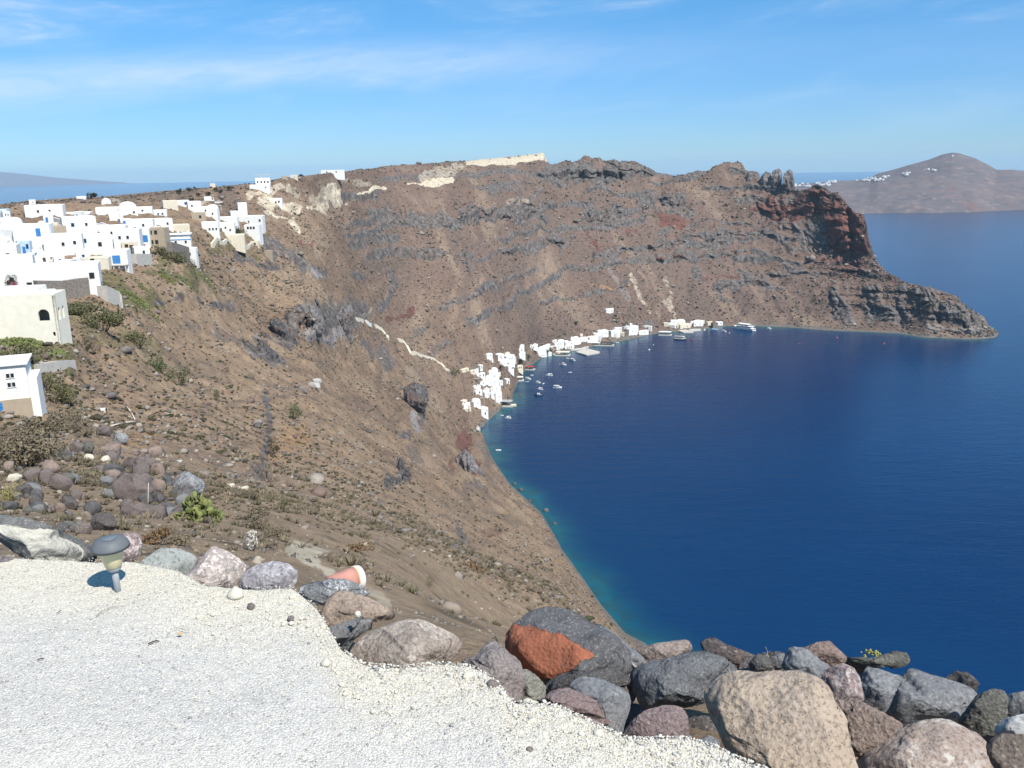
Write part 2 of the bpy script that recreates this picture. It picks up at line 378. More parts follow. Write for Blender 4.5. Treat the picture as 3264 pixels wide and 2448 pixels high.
# outcrops: strokes seen on the hillside: list of (x, y) along the stroke, half thickness in photo pixels, push in metres, kind, strength
STROKES = [
    # kind: lava = dark grey rock, red = red scoria, cream = pale pumice, pale = light grey ash rock, green = scrub
    ([(1480, 690), (1560, 668), (1640, 690), (1720, 690)], 26, 13, 'lava', 1.0), ([(1310, 680), (1400, 690), (1450, 720)], 14, 6, 'lava', 0.8),
    ([(1185, 680), (1255, 690), (1300, 720)], 20, 6, 'lava', .8), ([(1100, 760), (1180, 755), (1260, 770)], 13, 4, 'lava', .8), ([(1115, 790), (1155, 785)], 14, 4, 'lava', .8),
    ([(1330, 815), (1400, 815), (1500, 805)], 15, 6, 'lava', 0.9), ([(1610, 795), (1700, 785), (1790, 765)], 20, 9, 'lava', 1.0), ([(1770, 760), (1800, 770)], 26, 8, 'lava', 1),
    ([(1735, 555), (1850, 545), (1950, 545), (2060, 540)], 30, 10, 'lava', 0.95), ([(1850, 570), (1950, 560), (2000, 565)], 24, 10, 'lava', 0.9),
    ([(1870, 680), (1960, 680), (2050, 660), (2165, 640)], 22, 12, 'lava', 1.0),
    ([(1560, 595), (1600, 600), (1650, 600)], 14, 4, 'lava', 0.7),
    ([(1900, 815), (1960, 805), (2050, 790), (2150, 770), (2230, 765), (2330, 755), (2450, 745), (2540, 730)], 13, 8, 'lava', 0.95),
    ([(1920, 835), (2000, 840), (2100, 825), (2250, 812), (2360, 808), (2440, 815)], 11, 7, 'lava', 0.95),
    ([(2550, 740), (2620, 735), (2680, 760)], 42, 9, 'lava', 0.9), ([(2460, 765), (2520, 790), (2640, 790)], 10, 4, 'lava', 0.7),
    ([(2360, 865), (2430, 880)], 8, 4, 'lava', 0.8), ([(2280, 915), (2350, 915), (2440, 905)], 14, 6, 'lava', 0.85), ([(2430, 910), (2480, 915)], 16, 6, 'lava', 0.9),
    ([(2510, 850), (2550, 860)], 16, 5, 'lava', 0.7), ([(2500, 780), (2515, 800)], 14, 5, 'lava', 0.8),
    ([(2220, 860), (2230, 890)], 10, 5, 'lava', 0.8), ([(2290, 940), (2340, 955)], 10, 4, 'lava', 0.6),
    ([(2660, 940), (2690, 1000), (2700, 1020)], 22, 9, 'lava', 0.9), ([(2780, 930), (2800, 990), (2850, 1010)], 34, 12, 'lava', 0.9), ([(2870, 940), (2860, 1000)], 22, 10, 'lava', .8),
    ([(2960, 955), (2940, 985), (2980, 1010), (3040, 1005)], 38, 14, 'lava', 0.95), ([(3090, 1000), (3110, 1030)], 24, 8, 'lava', 0.8),
    ([(2960, 1050), (3050, 1050), (3140, 1060)], 10, 4, 'pale', 0.5),
    ([(2760, 720), (2765, 780)], 30, 8, 'red', .6),
    ([(2700, 800), (2755, 800)], 42, 10, 'red', 0.75), ([(2470, 672), (2600, 655), (2710, 658)], 40, 12, 'red', 1.0), ([(2690, 720), (2745, 740)], 40, 8, 'red', .8), ([(2600, 700), (2700, 700)], 12, 3, 'ochre', .5), ([(2620, 830), (2760, 850)], 30, 3, 'red', .45), ([(2790, 870), (2850, 900)], 14, 2, 'red', .5), ([(2640, 690), (2720, 690)], 12, 5, 'lava', 0.6),
    ([(2120, 705), (2180, 710)], 20, 5, 'red', 0.8), ([(1870, 740), (1910, 800)], 8, 5, 'red', 0.9), ([(2000, 730), (2030, 735)], 12, 3, 'red', 0.7), ([(2390, 675), (2410, 670)], 9, 3, 'red', .8),
    ([(2240, 890), (2350, 887)], 4, 1, 'red', 0.6), ([(1890, 920), (2000, 920)], 7, 2, 'ochre', 0.7), ([(2100, 830), (2160, 822)], 4, 1, 'red', .7),
    ([(1245, 1025), (1290, 1010), (1310, 985)], 16, 3, 'red', 0.8), ([(1480, 800), (1500, 860)], 10, 3, 'lava', .6),
    # path gully and outcrops of the middle spur
    ([(1210, 990), (1235, 960), (1265, 910)], 12, 7, 'lava', 0.9), ([(1245, 880), (1255, 900)], 12, 5, 'lava', 0.9), ([(1130, 880), (1160, 890)], 10, 3, 'lava', 0.8),
    ([(945, 1010), (1000, 1000), (1060, 1020), (1110, 1000)], 42, 10, 'lava', 1.0), ([(870, 1060), (930, 1075)], 34, 8, 'lava', 1.0), ([(800, 1080), (850, 1120), (880, 1140)], 26, 5, 'lava', 0.85),
    ([(970, 1075), (1060, 1080), (1110, 1060)], 16, 3, 'pale', 0.9), ([(690, 1060), (760, 1080)], 16, 2, 'lava', 0.6),
    ([(1210, 1120), (1250, 1160)], 22, 4, 'lava', 0.7), ([(1180, 1105), (1160, 1090)], 10, 3, 'lava', 0.8), ([(1280, 1245), (1330, 1240)], 10, 5, 'lava', 0.7), ([(1350, 1250), (1345, 1300), (1335, 1350)], 15, 7, 'lava', 0.9), ([(1320, 1320), (1330, 1365)], 14, 3, 'pale', 0.9),
    ([(1280, 1385), (1300, 1390)], 14, 4, 'lava', .9), ([(1275, 1460), (1290, 1520), (1240, 1530)], 20, 6, 'lava', 0.95), ([(1310, 1440), (1330, 1470)], 16, 3, 'lava', .5),
    ([(1470, 1400), (1500, 1450), (1520, 1500)], 18, 8, 'red', 0.8), ([(1540, 1410), (1560, 1470)], 16, 6, 'lava', .5), ([(1500, 1540), (1540, 1560)], 22, 5, 'lava', 0.6), ([(1440, 1460), (1440, 1490)], 12, 3, 'red', 0.6),
    ([(1245, 1680), (1255, 1700)], 12, 2, 'lava', 0.8), ([(1465, 1680), (1475, 1720), (1510, 1760)], 12, 3, 'lava', .7), ([(1560, 1690), (1600, 1680)], 20, 1, 'red', .45),
    ([(845, 1260), (860, 1330), (850, 1400), (830, 1500)], 14, 3.0, 'lava', 0.85), ([(800, 1500), (850, 1510)], 24, 1.5, 'lava', .6),
    ([(640, 950), (700, 960), (730, 965)], 12, 2.0, 'lava', 0.8), ([(760, 830), (830, 850), (880, 850)], 14, 4, 'lava', 0.9), ([(880, 790), (950, 820), (1000, 870)], 34, 5, 'lava', 0.75), ([(980, 850), (1010, 880)], 18, 2, 'pale', .9), ([(590, 1040), (620, 1050)], 20, 1, 'lava', .5),
    ([(500, 965), (540, 950)], 12, 1.5, 'lava', .9), ([(560, 950), (580, 955)], 12, 1.5, 'lava', .8), ([(960, 770), (990, 780)], 20, 2, 'red', .6),
    ([(1490, 517), (1600, 506), (1745, 500)], 14, 2, 'cream', 1.0), ([(1530, 524), (1600, 520), (1640, 518)], 7, 1, 'cream', 1.0),
    ([(1300, 592), (1370, 583), (1440, 572)], 7, 3, 'cream', .9), ([(1140, 622), (1180, 607), (1225, 598)], 7, 4, 'cream', 1.0), ([(1350, 570), (1440, 548), (1470, 530)], 18, 3, 'cream', .45),
    ([(1055, 600), (1080, 640), (1100, 655)], 18, 3, 'cream', .62), ([(1020, 620), (1060, 600)], 16, 2, 'cream', .5), ([(1110, 575), (1180, 590)], 14, 2, 'cream', .45), ([(1000, 590), (1100, 580)], 20, 1, 'cream', .3),
    ([(830, 640), (900, 655), (1010, 670)], 18, 2, 'cream', .64), ([(850, 680), (930, 690)], 12, 2, 'cream', .75), ([(920, 600), (980, 620), (1020, 650)], 24, 2, 'cream', .5), ([(920, 700), (955, 740)], 8, 1, 'cream', .8), ([(1010, 680), (1060, 700)], 6, 1, 'cream', .4), ([(800, 620), (880, 610)], 10, 1, 'cream', .6),
    ([(1620, 640), (1680, 650)], 10, 1, 'cream', .35), ([(1690, 560), (1720, 600)], 8, 1, 'cream', .3), ([(2010, 880), (2040, 960), (2070, 1000)], 8, 1, 'cream', .45), ([(2130, 960), (2150, 1000)], 14, 1, 'cream', .45), ([(2120, 890), (2140, 930)], 6, 1, 'cream', .4), ([(1940, 860), (2000, 960)], 10, 1, 'pale', .5), ([(2060, 1030), (2075, 1030)], 10, 0, 'lava', .9),
    ([(950, 1760), (1000, 1790)], 30, 0.1, 'cream', .9), ([(1000, 1800), (1060, 1830)], 20, 0, 'cream', .9), ([(880, 1700), (930, 1740)], 14, 0, 'cream', .4),
    ([(1180, 1880), (1240, 1930)], 16, 0, 'cream', .5), ([(470, 1390), (420, 1420)], 26, 0, 'ochre', .7), ([(620, 1760), (700, 1700)], 20, 0, 'ochre', .5), ([(700, 1560), (720, 1680)], 26, 0, 'ochre', .6), ([(860, 1430), (950, 1400)], 40, 0, 'ochre', .5),
    ([(530, 1360), (800, 1380)], 80, 0, 'lava', .12),
    # scrub patches below the village
    ([(340, 900), (420, 960), (500, 960)], 34, 0, 'green', 0.8), ([(400, 950), (470, 970)], 26, 0, 'green', 1.0), ([(510, 860), (560, 880), (640, 880)], 34, 0, 'green', .9), ([(520, 830), (600, 810)], 20, 0, 'green', .6), ([(680, 800), (760, 810)], 14, 0, 'green', .8), ([(820, 800), (870, 830)], 14, 0, 'green', .5),
    ([(240, 1000), (300, 1060), (480, 1120)], 40, 0, 'green', .6), ([(30, 1090), (120, 1110), (200, 1140)], 50, 0, 'green', 1.0), ([(60, 1160), (160, 1190)], 36, 0, 'green', .9), ([(150, 1230), (220, 1260)], 30, 0, 'green', .6),
    ([(780, 745), (850, 760)], 20, 0, 'green', .7), ([(0, 1360), (250, 1330)], 50, 0, 'green', .35),
]
CREST_ROW = sum(ROWS[:-2])
in_view = (np.arange(NR)[:, None] <= CREST_ROW + 2) & (TR > 6)
MASK = {k: np.zeros_like(BX) for k in ('lava', 'red', 'cream', 'pale', 'green', 'ochre')}
_ws = np.clip(TR / 600, 0.05, 1.2)
wob = fbm(_tan / (16 * np.clip(TR, 40, 900) / 700), TR / (40 * np.clip(TR, 40, 900) / 700), BZ / (14 * np.clip(TR, 40, 900) / 700), 4, 61, 0.62)
_sc = np.clip(TR, 40, 1000) / 1000.0
wob2 = fbm(_tan / (10 * _sc), TR / (60 * _sc), BZ / (40 * _sc), 3, 71)
cols = ridged(_tan / (13.0 * _sc) + wob * 0.5, BZ / (90 * _sc), TR / (120 * _sc), 3, 81)
crack = np.abs(vnoise(_tan / (9 * _sc) + wob * 0.4, BZ / (60 * _sc), TR / (90 * _sc), 85) - 0.5)
crack = np.maximum(smooth(0.07, 0.0, crack), 0.6 * smooth(0.05, 0.0, np.abs(vnoise(_tan / (22 * _sc), BZ / (9 * _sc), TR / (60 * _sc), 87) - 0.5)))
ledge = vnoise(_tan / (30 * _sc), BZ / (5.5 * _sc), TR / (40 * _sc), 89)
for pts, th, push, kind, st in STROKES:
    xs = np.array([p[0] for p in pts], float); ys = np.array([p[1] for p in pts], float)
    sel = (PXg > xs.min() - th * 2.2) & (PXg < xs.max() + th * 2.2) & (PYg > ys.min() - th * 2.2) & (PYg < ys.max() + th * 2.2) & in_view
    if not sel.any(): continue
    X, Y = PXg[sel], PYg[sel]
    best = np.full(X.shape, 1e9); cross = np.zeros(X.shape)
    for i in range(len(pts) - 1):
        ax, ay, bx, by = xs[i], ys[i], xs[i + 1], ys[i + 1]
        L2 = (bx - ax) ** 2 + (by - ay) ** 2 + 1e-6
        t = np.clip(((X - ax) * (bx - ax) + (Y - ay) * (by - ay)) / L2, 0, 1)
        ex, ey = X - (ax + t * (bx - ax)), Y - (ay + t * (by - ay))
        d = np.hypot(ex, ey); b = d < best
        best = np.where(b, d, best); cross = np.where(b, ey, cross)
    q = best / th + wob[sel] * 0.95 + wob2[sel] * 0.45
    m = smooth(1.12, 0.75, q) * st
    MASK[kind][sel] = np.maximum(MASK[kind][sel], m)
    if push:
        s = 0.5 - cross / (2.2 * th)
        prof = np.where(s < 0.8, np.clip(s / 0.8, 0, 1), np.clip((1.18 - s) / 0.38, 0, 1))
        amt = smooth(1.2, 0.5, q) * prof * push * (0.30 + 0.9 * np.clip(cols[sel], 0, 1.2) + 0.5 * (ledge[sel] - 0.5)) - smooth(1.15, 0.8, q) * crack[sel] * push * 0.5
        # towards the open side of the slope
        DX[sel] -= amt * np.broadcast_to(SA, BX.shape)[sel]; DY[sel] -= amt * np.broadcast_to(CA, BX.shape)[sel]

# thin lava beds running through the far wall, dipping a little and broken by scree
for zb0, th_, pres, sd in [(48, 2.4, .52, 1), (66, 3.2, .40, 2), (84, 3.4, .36, 3), (104, 2.6, .48, 4), (122, 3.6, .46, 5), (141, 3.8, .42, 6), (158, 3.0, .46, 7), (172, 3.4, .44, 8), (184, 3.0, .4, 9)]:
    zb = zb0 + (AZ[None, :] * 1000) * 0.022 + fbm(_tan / 90, sd * 3.7, 0, 3, 140 + sd) * 7
    pr = smooth(pres - 0.07, pres + 0.07, vnoise(_tan / 75, sd * 5.1, 0, 150 + sd) * 0.7 + vnoise(_tan / 19, BZ / 14, sd, 160 + sd) * 0.3)
    s_ = (BZ - zb) / th_ + wob * 0.8
    on = pr * smooth(560, 760, TR) * in_view * smooth(4, 16, BZ)
    m = smooth(1.25, 0.75, np.abs(s_)) * on
    MASK['lava'] = np.maximum(MASK['lava'], m * 0.92)
    pf = np.where(s_ < 0.7, np.clip((s_ + 1) / 1.7, 0, 1), np.clip((1.6 - s_) / 0.9, 0, 1)) * on * (3.2 + 3.4 * np.clip(cols, 0, 1.2)) * (1 - 0.75 * crack)
    DX -= pf * SA; DY -= pf * CA
PX_, PY_, PZ_ = BX + DX, BY + DY, BZ + DZ
# thin strata lines on the headland and rough rock everywhere in the outcrops
rock = np.maximum(MASK['lava'], np.maximum(MASK['red'], MASK['pale'] * 0.6))
nz = fbm(PX_ / 4.5, PY_ / 4.5, PZ_ / 4.5, 3, 91) * np.clip(TR / 700, 0.12, 1.1) * 1.5 * rock
PX_ -= nz * SA; PY_ -= nz * CA
head = smooth(2500, 2700, PXg) * smooth(4, 10, BZ) * smooth(700, 800, TR)
st_ = (vnoise(PX_ / 60, PY_ / 60, PZ_ / 3.4, 95) - 0.5) * 5.0 * head
PX_ -= st_ * SA; PY_ -= st_ * CA

ii = np.arange(NR - 1)[:, None] * AZN + np.arange(AZN - 1)[None, :]
faces = np.stack([ii, ii + 1, ii + AZN + 1, ii + AZN], -1).reshape(-1, 4)
tverts = np.stack([PX_, PY_, PZ_], -1).reshape(-1, 3)
# height look-up on the finished surface
def _frac(az):
    f = (np.asarray(az, float) - AZ[0]) / (AZ[1] - AZ[0])
    j = np.clip(np.floor(f).astype(int), 0, AZN - 2); return j, np.clip(f - j, 0, 1)
def ground(x, y):
    az, r = math.atan2(x, y), math.hypot(x, y)
    j, f = _frac(az)
    if r < edge_r(az) + 0.05: return GZ
    rr = TR[:, j] * (1 - f) + TR[:, j + 1] * f; zz = PZ_[:, j] * (1 - f) + PZ_[:, j + 1] * f
    return float(np.interp(r, rr, zz))
def hit(px, py, rmin=6.0, rmax=None):
    """point of the hillside seen at a pixel of the photograph: first row (near to far) whose sight line meets the ground"""
    az, te = pix(px, py); az, te = float(az), float(te)
    j, f = _frac(az)
    rr = TR[:, j] * (1 - f) + TR[:, j + 1] * f; zz = BZ[:, j] * (1 - f) + BZ[:, j + 1] * f
    dz = zz - (CAM_Z - rr * te)
    ok = np.where((dz[1:] >= 0) & (rr[1:] > rmin))[0]
    if len(ok) == 0: i = len(rr) - 4
    else: i = ok[0] + 1
    r = rr[i]
    if dz[i - 1] < 0 <= dz[i]: r = rr[i - 1] + (rr[i] - rr[i - 1]) * (-dz[i - 1]) / (dz[i] - dz[i - 1])
    x, y = r * math.sin(az), r * math.cos(az)
    return x, y, ground(x, y)
def at_sea(px, py, z=0.0):
    az, te = pix(px, py); r = (CAM_Z - z) / float(te)
    return r * math.sin(float(az)), r * math.cos(float(az))
def metres(px, r): return px * r / FPX

# ---- hillside material
h = Nodes('hillside_soil')
lav, redm, crm, pal = h.attr('rockmask', 'R'), h.attr('rockmask', 'G'), h.attr('rockmask', 'B'), h.attr('rockmask', 'A')
grn, och, dst = h.attr('soilmask', 'R'), h.attr('soilmask', 'G'), h.attr('soilmask', 'B')
big = h.noise(0.012, 5, 0.6); mid = h.noise(0.07, 5, 0.62); fine = h.noise(0.5, 6, 0.7); grit = h.noise(3.5, 5, 0.7)
soil = h.mix(h.rng(big, 0.35, 0.65), (0.222, 0.154, 0.104), (0.190, 0.133, 0.100))
soil = h.mix(h.rng(mid, 0.40, 0.66), soil, (0.160, 0.108, 0.080))
soil = h.mix(h.rng(dst, 0.0, 1.0), h.mix(h.rng(fine, 0.3, 0.7), soil, (0.30, 0.205, 0.125)), h.mix(h.rng(fine, 0.35, 0.7), h.mix(0.65, soil, (0.165, 0.106, 0.088)), (0.118, 0.078, 0.068)))
stk, pch = h.attr('tone', 'R'), h.attr('tone', 'G')
soil = h.mix(h.rng(stk, 0.56, 0.9, 0, 0.5), soil, (0.31, 0.235, 0.165))
soil = h.mix(h.rng(stk, 0.44, 0.12, 0, 0.6), soil, (0.105, 0.080, 0.068))
soil = h.mix(h.rng(pch, 0.55, 0.85, 0, 0.5), soil, (0.125, 0.078, 0.058))
soil = h.mix(h.rng(h.attr('tone', 'B'), 0.1, 0.8), soil, h.mix(fine, (0.05, 0.046, 0.044), (0.20, 0.175, 0.155)))
soil = h.mix(och, soil, (0.33, 0.19, 0.085))
nr = h.attr('soilmask', 'A')
nrf = h.rng(nr, 0.30, 0.05)
pebn = h.noise(9, 6, 0.75); pebb = h.noise(2.2, 5, 0.7)
nsoil = h.mix(h.rng(pebb, 0.36, 0.62), (0.345, 0.25, 0.165), (0.235, 0.172, 0.115))
nsoil = h.mix(h.rng(pebn, 0.55, 0.70), nsoil, (0.44, 0.36, 0.265))
nsoil = h.mix(h.rng(pebn, 0.42, 0.30), nsoil, (0.115, 0.088, 0.065))
soil = h.mix(h.math('MULTIPLY', nrf, 0.85), soil, nsoil)
speck = h.math('MULTIPLY', h.rng(h.voro(0.55), 0.30, 0.10), h.rng(h.noise(0.09, 3), 0.42, 0.6))
soil = h.mix(h.math('MULTIPLY', speck, 0.75), soil, (0.052, 0.045, 0.03))
speck2 = h.rng(h.voro(0.28), 0.16, 0.05)
soil = h.mix(h.math('MULTIPLY', speck2, 0.6), soil, (0.28, 0.24, 0.20))
lavac = h.mix(h.rng(h.noise(0.22, 6, 0.7), 0.35, 0.68), (0.036, 0.034, 0.035), (0.170, 0.158, 0.156))
lavac = h.mix(h.rng(h.noise(0.05, 4), 0.5, 0.7), lavac, (0.135, 0.085, 0.068))
lcol = h.noise(0.42, 6, 0.72, h.mapping((1, 1, 0.22)))
lavac = h.mix(h.rng(lcol, 0.52, 0.66), lavac, (0.245, 0.222, 0.210))
lavac = h.mix(h.rng(lcol, 0.46, 0.36), lavac, (0.030, 0.028, 0.030))
c = h.mix(h.rng(grn, 0.15, 0.9, 0, 0.85), soil, h.mix(h.rng(fine, 0.35, 0.65), (0.070, 0.078, 0.028), (0.135, 0.115, 0.05)))
c = h.mix(h.rng(lav, 0.2, 0.75), c, lavac)
redc = h.mix(h.rng(h.noise(0.12, 5, 0.65), 0.38, 0.64), (0.165, 0.058, 0.044), (0.095, 0.046, 0.042))
c = h.mix(h.rng(redm, 0.15, 0.8), c, redc)
c = h.mix(h.rng(pal, 0.2, 0.8), c, h.mix(h.rng(fine, .3, .7), (0.30, 0.27, 0.26), (0.19, 0.17, 0.17)))
crk = h.math('MULTIPLY', crm, h.rng(h.noise(0.16, 5, 0.7), 0.30, 0.62, 0.45, 1.35))
c = h.mix(h.rng(crk, 0.25, 0.75), c, h.mix(h.rng(fine, 0.3, 0.7), (0.62, 0.55, 0.42), (0.46, 0.39, 0.29)))
c = h.mix(h.rng(grit, 0.3, 0.75, 0, 0.35), c, h.mix(0.6, c, (0.40, 0.33, 0.26)), 'MIX')
mot = h.noise(0.33, 7, 0.78); mot2 = h.noise(1.3, 5, 0.75)
c = h.mix(h.rng(mot, 0.53, 0.66, 0, 0.62), c, h.mix(1.0, c, (1.55, 1.5, 1.45), 'MULTIPLY'))
c = h.mix(h.rng(mot, 0.47, 0.36, 0, 0.75), c, h.mix(1.0, c, (0.52, 0.50, 0.50), 'MULTIPLY'))
c = h.mix(h.rng(mot2, 0.47, 0.34, 0, 0.6), c, h.mix(1.0, c, (0.50, 0.48, 0.46), 'MULTIPLY'))
h.color(c).rough(0.95)
h.p.inputs['Specular IOR Level'].default_value = 0.1
hb = h.math('ADD', h.math('MULTIPLY', fine, 1.0), h.math('ADD', h.math('MULTIPLY', mid, 3.0), h.math('MULTIPLY', grit, 0.15)))
near_ = h.attr('soilmask', 'A')
hb = h.math('ADD', h.math('MULTIPLY', hb, near_), h.math('ADD', h.math('MULTIPLY', pebn, 0.10), h.math('MULTIPLY', h.noise(40, 4, 0.7), 0.012)))
h.bump(hb, 0.8, 1.0)

hill = mesh_np('hillside', tverts, faces, h.m, None, True)
tag(hill, 'brown volcanic hillside curving round the bay to the far cliffs', 'hillside', kind='structure')
attr_color(hill, 'rockmask', np.stack([MASK['lava'], MASK['red'], MASK['cream'], MASK['pale']], -1).reshape(-1, 4))
streak = np.clip(0.5 + 0.55 * fbm((_tan + BZ * 0.55 + fbm(_tan / 70, BZ / 50, 0, 3, 8) * 26) / (17 * _sc), BZ / (80 * _sc), TR / (260 * _sc), 4, 101, 0.6), 0, 1)
patch = np.clip(0.5 + 0.6 * fbm(BX / 55, BY / 55, BZ / 40, 4, 111, 0.6), 0, 1)
attr_color(hill, 'tone', np.stack([streak, patch, smooth(3.0, 0.6, BZ + wob * 0.8), np.ones_like(TR)], -1).reshape(-1, 4))
attr_color(hill, 'soilmask', np.stack([MASK['green'], MASK['ochre'], smooth(350, 900, TR), np.clip(TR / 350, 0.03, 1.0)], -1).reshape(-1, 4))

# ------------------------------------------------------------------ sea
# rings of vertices about the viewer; "shoal" is how near the shore (shallow) the water is
sr = np.concatenate([np.geomspace(120, 1500, 190), np.geomspace(1600, 25200, 40)])
sa = np.linspace(rad(-62), rad(62), 700)
sx, sy = sr[:, None] * np.sin(sa)[None, :], sr[:, None] * np.cos(sa)[None, :]
near_r = np.interp(sa, AZ, KR[k5]); far_r = np.interp(sa, AZ, KR[k5 + 2])
sea_ok = (np.interp(sa, AZ, KZ[k5 + 1]) < -0.3)
dn = (sr[:, None] - near_r[None, :]); df = (far_r[None, :] - sr[:, None])
# true plan distance to the shore lines
shore_xy = np.concatenate([np.stack([KR[k5] * np.sin(AZ), KR[k5] * np.cos(AZ)], -1)[KZ[k5] < 1.0], np.stack([KR[k5 + 2] * np.sin(AZ), KR[k5 + 2] * np.cos(AZ)], -1)[(KZ[k5 + 2] < 1.0) & (KZ[k5 + 2] > -1)]])[::3]
flat = np.stack([sx, sy], -1).reshape(-1, 2)
dist = np.full(len(flat), 1e9)
nearsel = np.hypot(flat[:, 0], flat[:, 1]) < 1500
fs = flat[nearsel]; dd = np.full(len(fs), 1e9)
for a0 in range(0, len(shore_xy), 20):
    q = shore_xy[a0:a0 + 20]
    dd = np.minimum(dd, np.min((fs[:, None, 0] - q[None, :, 0]) ** 2 + (fs[:, None, 1] - q[None, :, 1]) ** 2, axis=1))
dist[nearsel] = np.sqrt(dd)
wn_ = fbm(flat[:, 0] / 40, flat[:, 1] / 40, 0, 3, 5)
shoal = np.exp(-np.maximum(dist + wn_ * 7, 0) / 9.0)
broad = np.exp(-dist / 120.0)
m_, k_ = len(sr), len(sa)
jj = np.arange(m_ - 1)[:, None] * k_ + np.arange(k_ - 1)[None, :]
sf = np.stack([jj, jj + 1, jj + k_ + 1, jj + k_], -1).reshape(-1, 4)
w = Nodes('sea_water')
sh, br = w.attr('shoal', 'R'), w.attr('shoal', 'G')
deep = w.mix(w.rng(w.noise(0.004, 3), 0.35, 0.65), (0.0012, 0.020, 0.078), (0.0019, 0.027, 0.094))
wc = w.mix(w.rng(br, 0.1, 0.95, 0, 0.4), deep, (0.004, 0.038, 0.098))
wc = w.mix(w.rng(sh, 0.08, 0.6, 0, 0.85), wc, w.mix(w.rng(w.noise(0.12, 4), 0.4, 0.62), (0.010, 0.095, 0.125), (0.018, 0.075, 0.085)))
w.color(wc).rough(0.16)
w.p.inputs['IOR'].default_value = 1.33
w.p.inputs['Specular IOR Level'].default_value = 0.20
rip = w.noise(0.35, 4, 0.6, w.mapping((0.5, 1.6, 1), (0, 0, rad(18))))
sw = w.noise(0.06, 4, 0.6, w.mapping((0.6, 1.8, 1), (0, 0, rad(18))))
w.bump(w.math('ADD', w.math('MULTIPLY', rip, 0.5), w.math('MULTIPLY', sw, 1.0)), 0.55, 0.8)
sea = mesh_np('sea', np.concatenate([flat, np.zeros((len(flat), 1))], 1), sf, w.m, None, True)
tag(sea, 'deep blue sea filling the bay and reaching the horizon', 'sea', kind='structure')
attr_color(sea, 'shoal', np.stack([shoal, broad, 0 * shoal, 0 * shoal + 1], -1))

# ------------------------------------------------------------------ far land across the water
def far_land(name, crest, shore, rc, rs, seed, mat, label, rough=1.0, back=500):
    """a range of hills from its waterline (z = 0) up to the crest seen in the photograph"""
    ca, ct = pix(*np.array(crest, float).T); sa_, st2 = pix(*np.array(shore, float).T)
    a = np.linspace(ca.min(), ca.max(), 420)
    cz_ = CAM_Z - np.interp(a, ca, ct) * rc
    rsv = np.interp(a, sa_, CAM_Z / st2) if rs is None else np.full(a.shape, rs)
    t = np.linspace(0, 1, 90)[:, None]
    prof = t ** 0.86
    R = rsv + (rc - rsv) * t; Z = np.maximum(cz_, 1) * prof
    g = ridged(a[None, :] * rc / 260 + fbm(R / 300, Z / 120, 0, 2, seed) * 0.5, t * 1.4, 0, 4, seed)
    f = fbm(a[None, :] * rc / 90, R / 90, Z / 50, 4, seed + 3)
    dmp = np.sin(np.clip(t, 0, 1) * math.pi) ** 0.6
    R2 = R - (g - 0.4) * 42 * rough * dmp - f * 12 * rough * dmp
    Z2 = Z + f * 6 * rough * (1 - t) * (t > 0)
    Rb = np.concatenate([R2, np.full((1, len(a)), rc + back)]); Zb = np.concatenate([Z2, np.full((1, len(a)), -5.0)]); Zb[0] = -2
    V = np.stack([Rb * np.sin(a), Rb * np.cos(a), Zb], -1).reshape(-1, 3)
    n, m = Rb.shape
    q = np.arange(n - 1)[:, None] * m + np.arange(m - 1)[None, :]
    o = mesh_np(name, V, np.stack([q, q + 1, q + m + 1, q + m], -1).reshape(-1, 4), mat, None, True)
    return tag(o, label, 'island', kind='structure'), (a, R, Z)
f_ = Nodes('far_hill')
fc = f_.mix(f_.rng(f_.noise(0.006, 5, 0.65), 0.38, 0.62), (0.150, 0.118, 0.112), (0.110, 0.094, 0.097))
fc = f_.mix(f_.rng(f_.noise(0.02, 5, 0.7, f_.mapping((1, 1, 2.5))), 0.54, 0.70), fc, (0.25, 0.19, 0.16))
fc = f_.mix(f_.rng(f_.noise(0.011, 5, 0.7), 0.56, 0.66, 0, .6), fc, (0.19, 0.095, 0.075))
f_.color(fc).rough(0.95); f_.bump(f_.noise(0.02, 6, 0.7), 0.5, 4)
isl, isl_grid = far_land('far_island', [(2440, 640), (2535, 587), (2600, 582), (2660, 577), (2730, 574), (2775, 566), (2800, 553), (2850, 540), (2900, 525), (2960, 509), (3005, 492), (3035, 486), (3060, 489), (3110, 505), (3160, 530), (3176, 541), (3230, 541), (3264, 546), (3400, 556), (3700, 560)],
    [(2440, 690), (2750, 681), (2950, 679), (3100, 676), (3264, 669), (3700, 650)], 4900, None, 211, f_.m, 'hazy brown island with a pointed summit beyond the headland')
dis, _ = far_land('distant_island', [(-500, 556), (-200, 548), (-60, 546), (0, 548), (90, 556), (180, 566), (300, 575), (390, 581), (430, 586)], [(-500, 589), (430, 586)], 25500, 24400, 311, f_.m, 'faint island on the horizon left of the plateau', 2.0, 1000)
# ------------------------------------------------------------------ haze: one closed box of even, thin air
hm = bpy.data.materials.new('thin_air'); hm.use_nodes = True
hm.node_tree.nodes.clear()
ho = hm.node_tree.nodes.new('ShaderNodeOutputMaterial'); hv = hm.node_tree.nodes.new('ShaderNodeVolumePrincipled')
hv.inputs['Color'].default_value = (0.58, 0.82, 1.0, 1)
hv.inputs['Density'].default_value = 0.000038
hv.inputs['Anisotropy'].default_value = 0.0
hm.node_tree.links.new(hv.outputs[0], ho.inputs['Volume'])
hx, hy0, hy1, hz0, hz1 = 27000.0, -300.0, 27000.0, -26.5, 345.0
hvx = [(x, y, z) for z in (hz0, hz1) for y in (hy0, hy1) for x in (-hx, hx)]
haze = mesh_np('haze', hvx, [(0, 2, 3, 1), (4, 5, 7, 6), (0, 1, 5, 4), (2, 6, 7, 3), (0, 4, 6, 2), (1, 3, 7, 5)], hm)
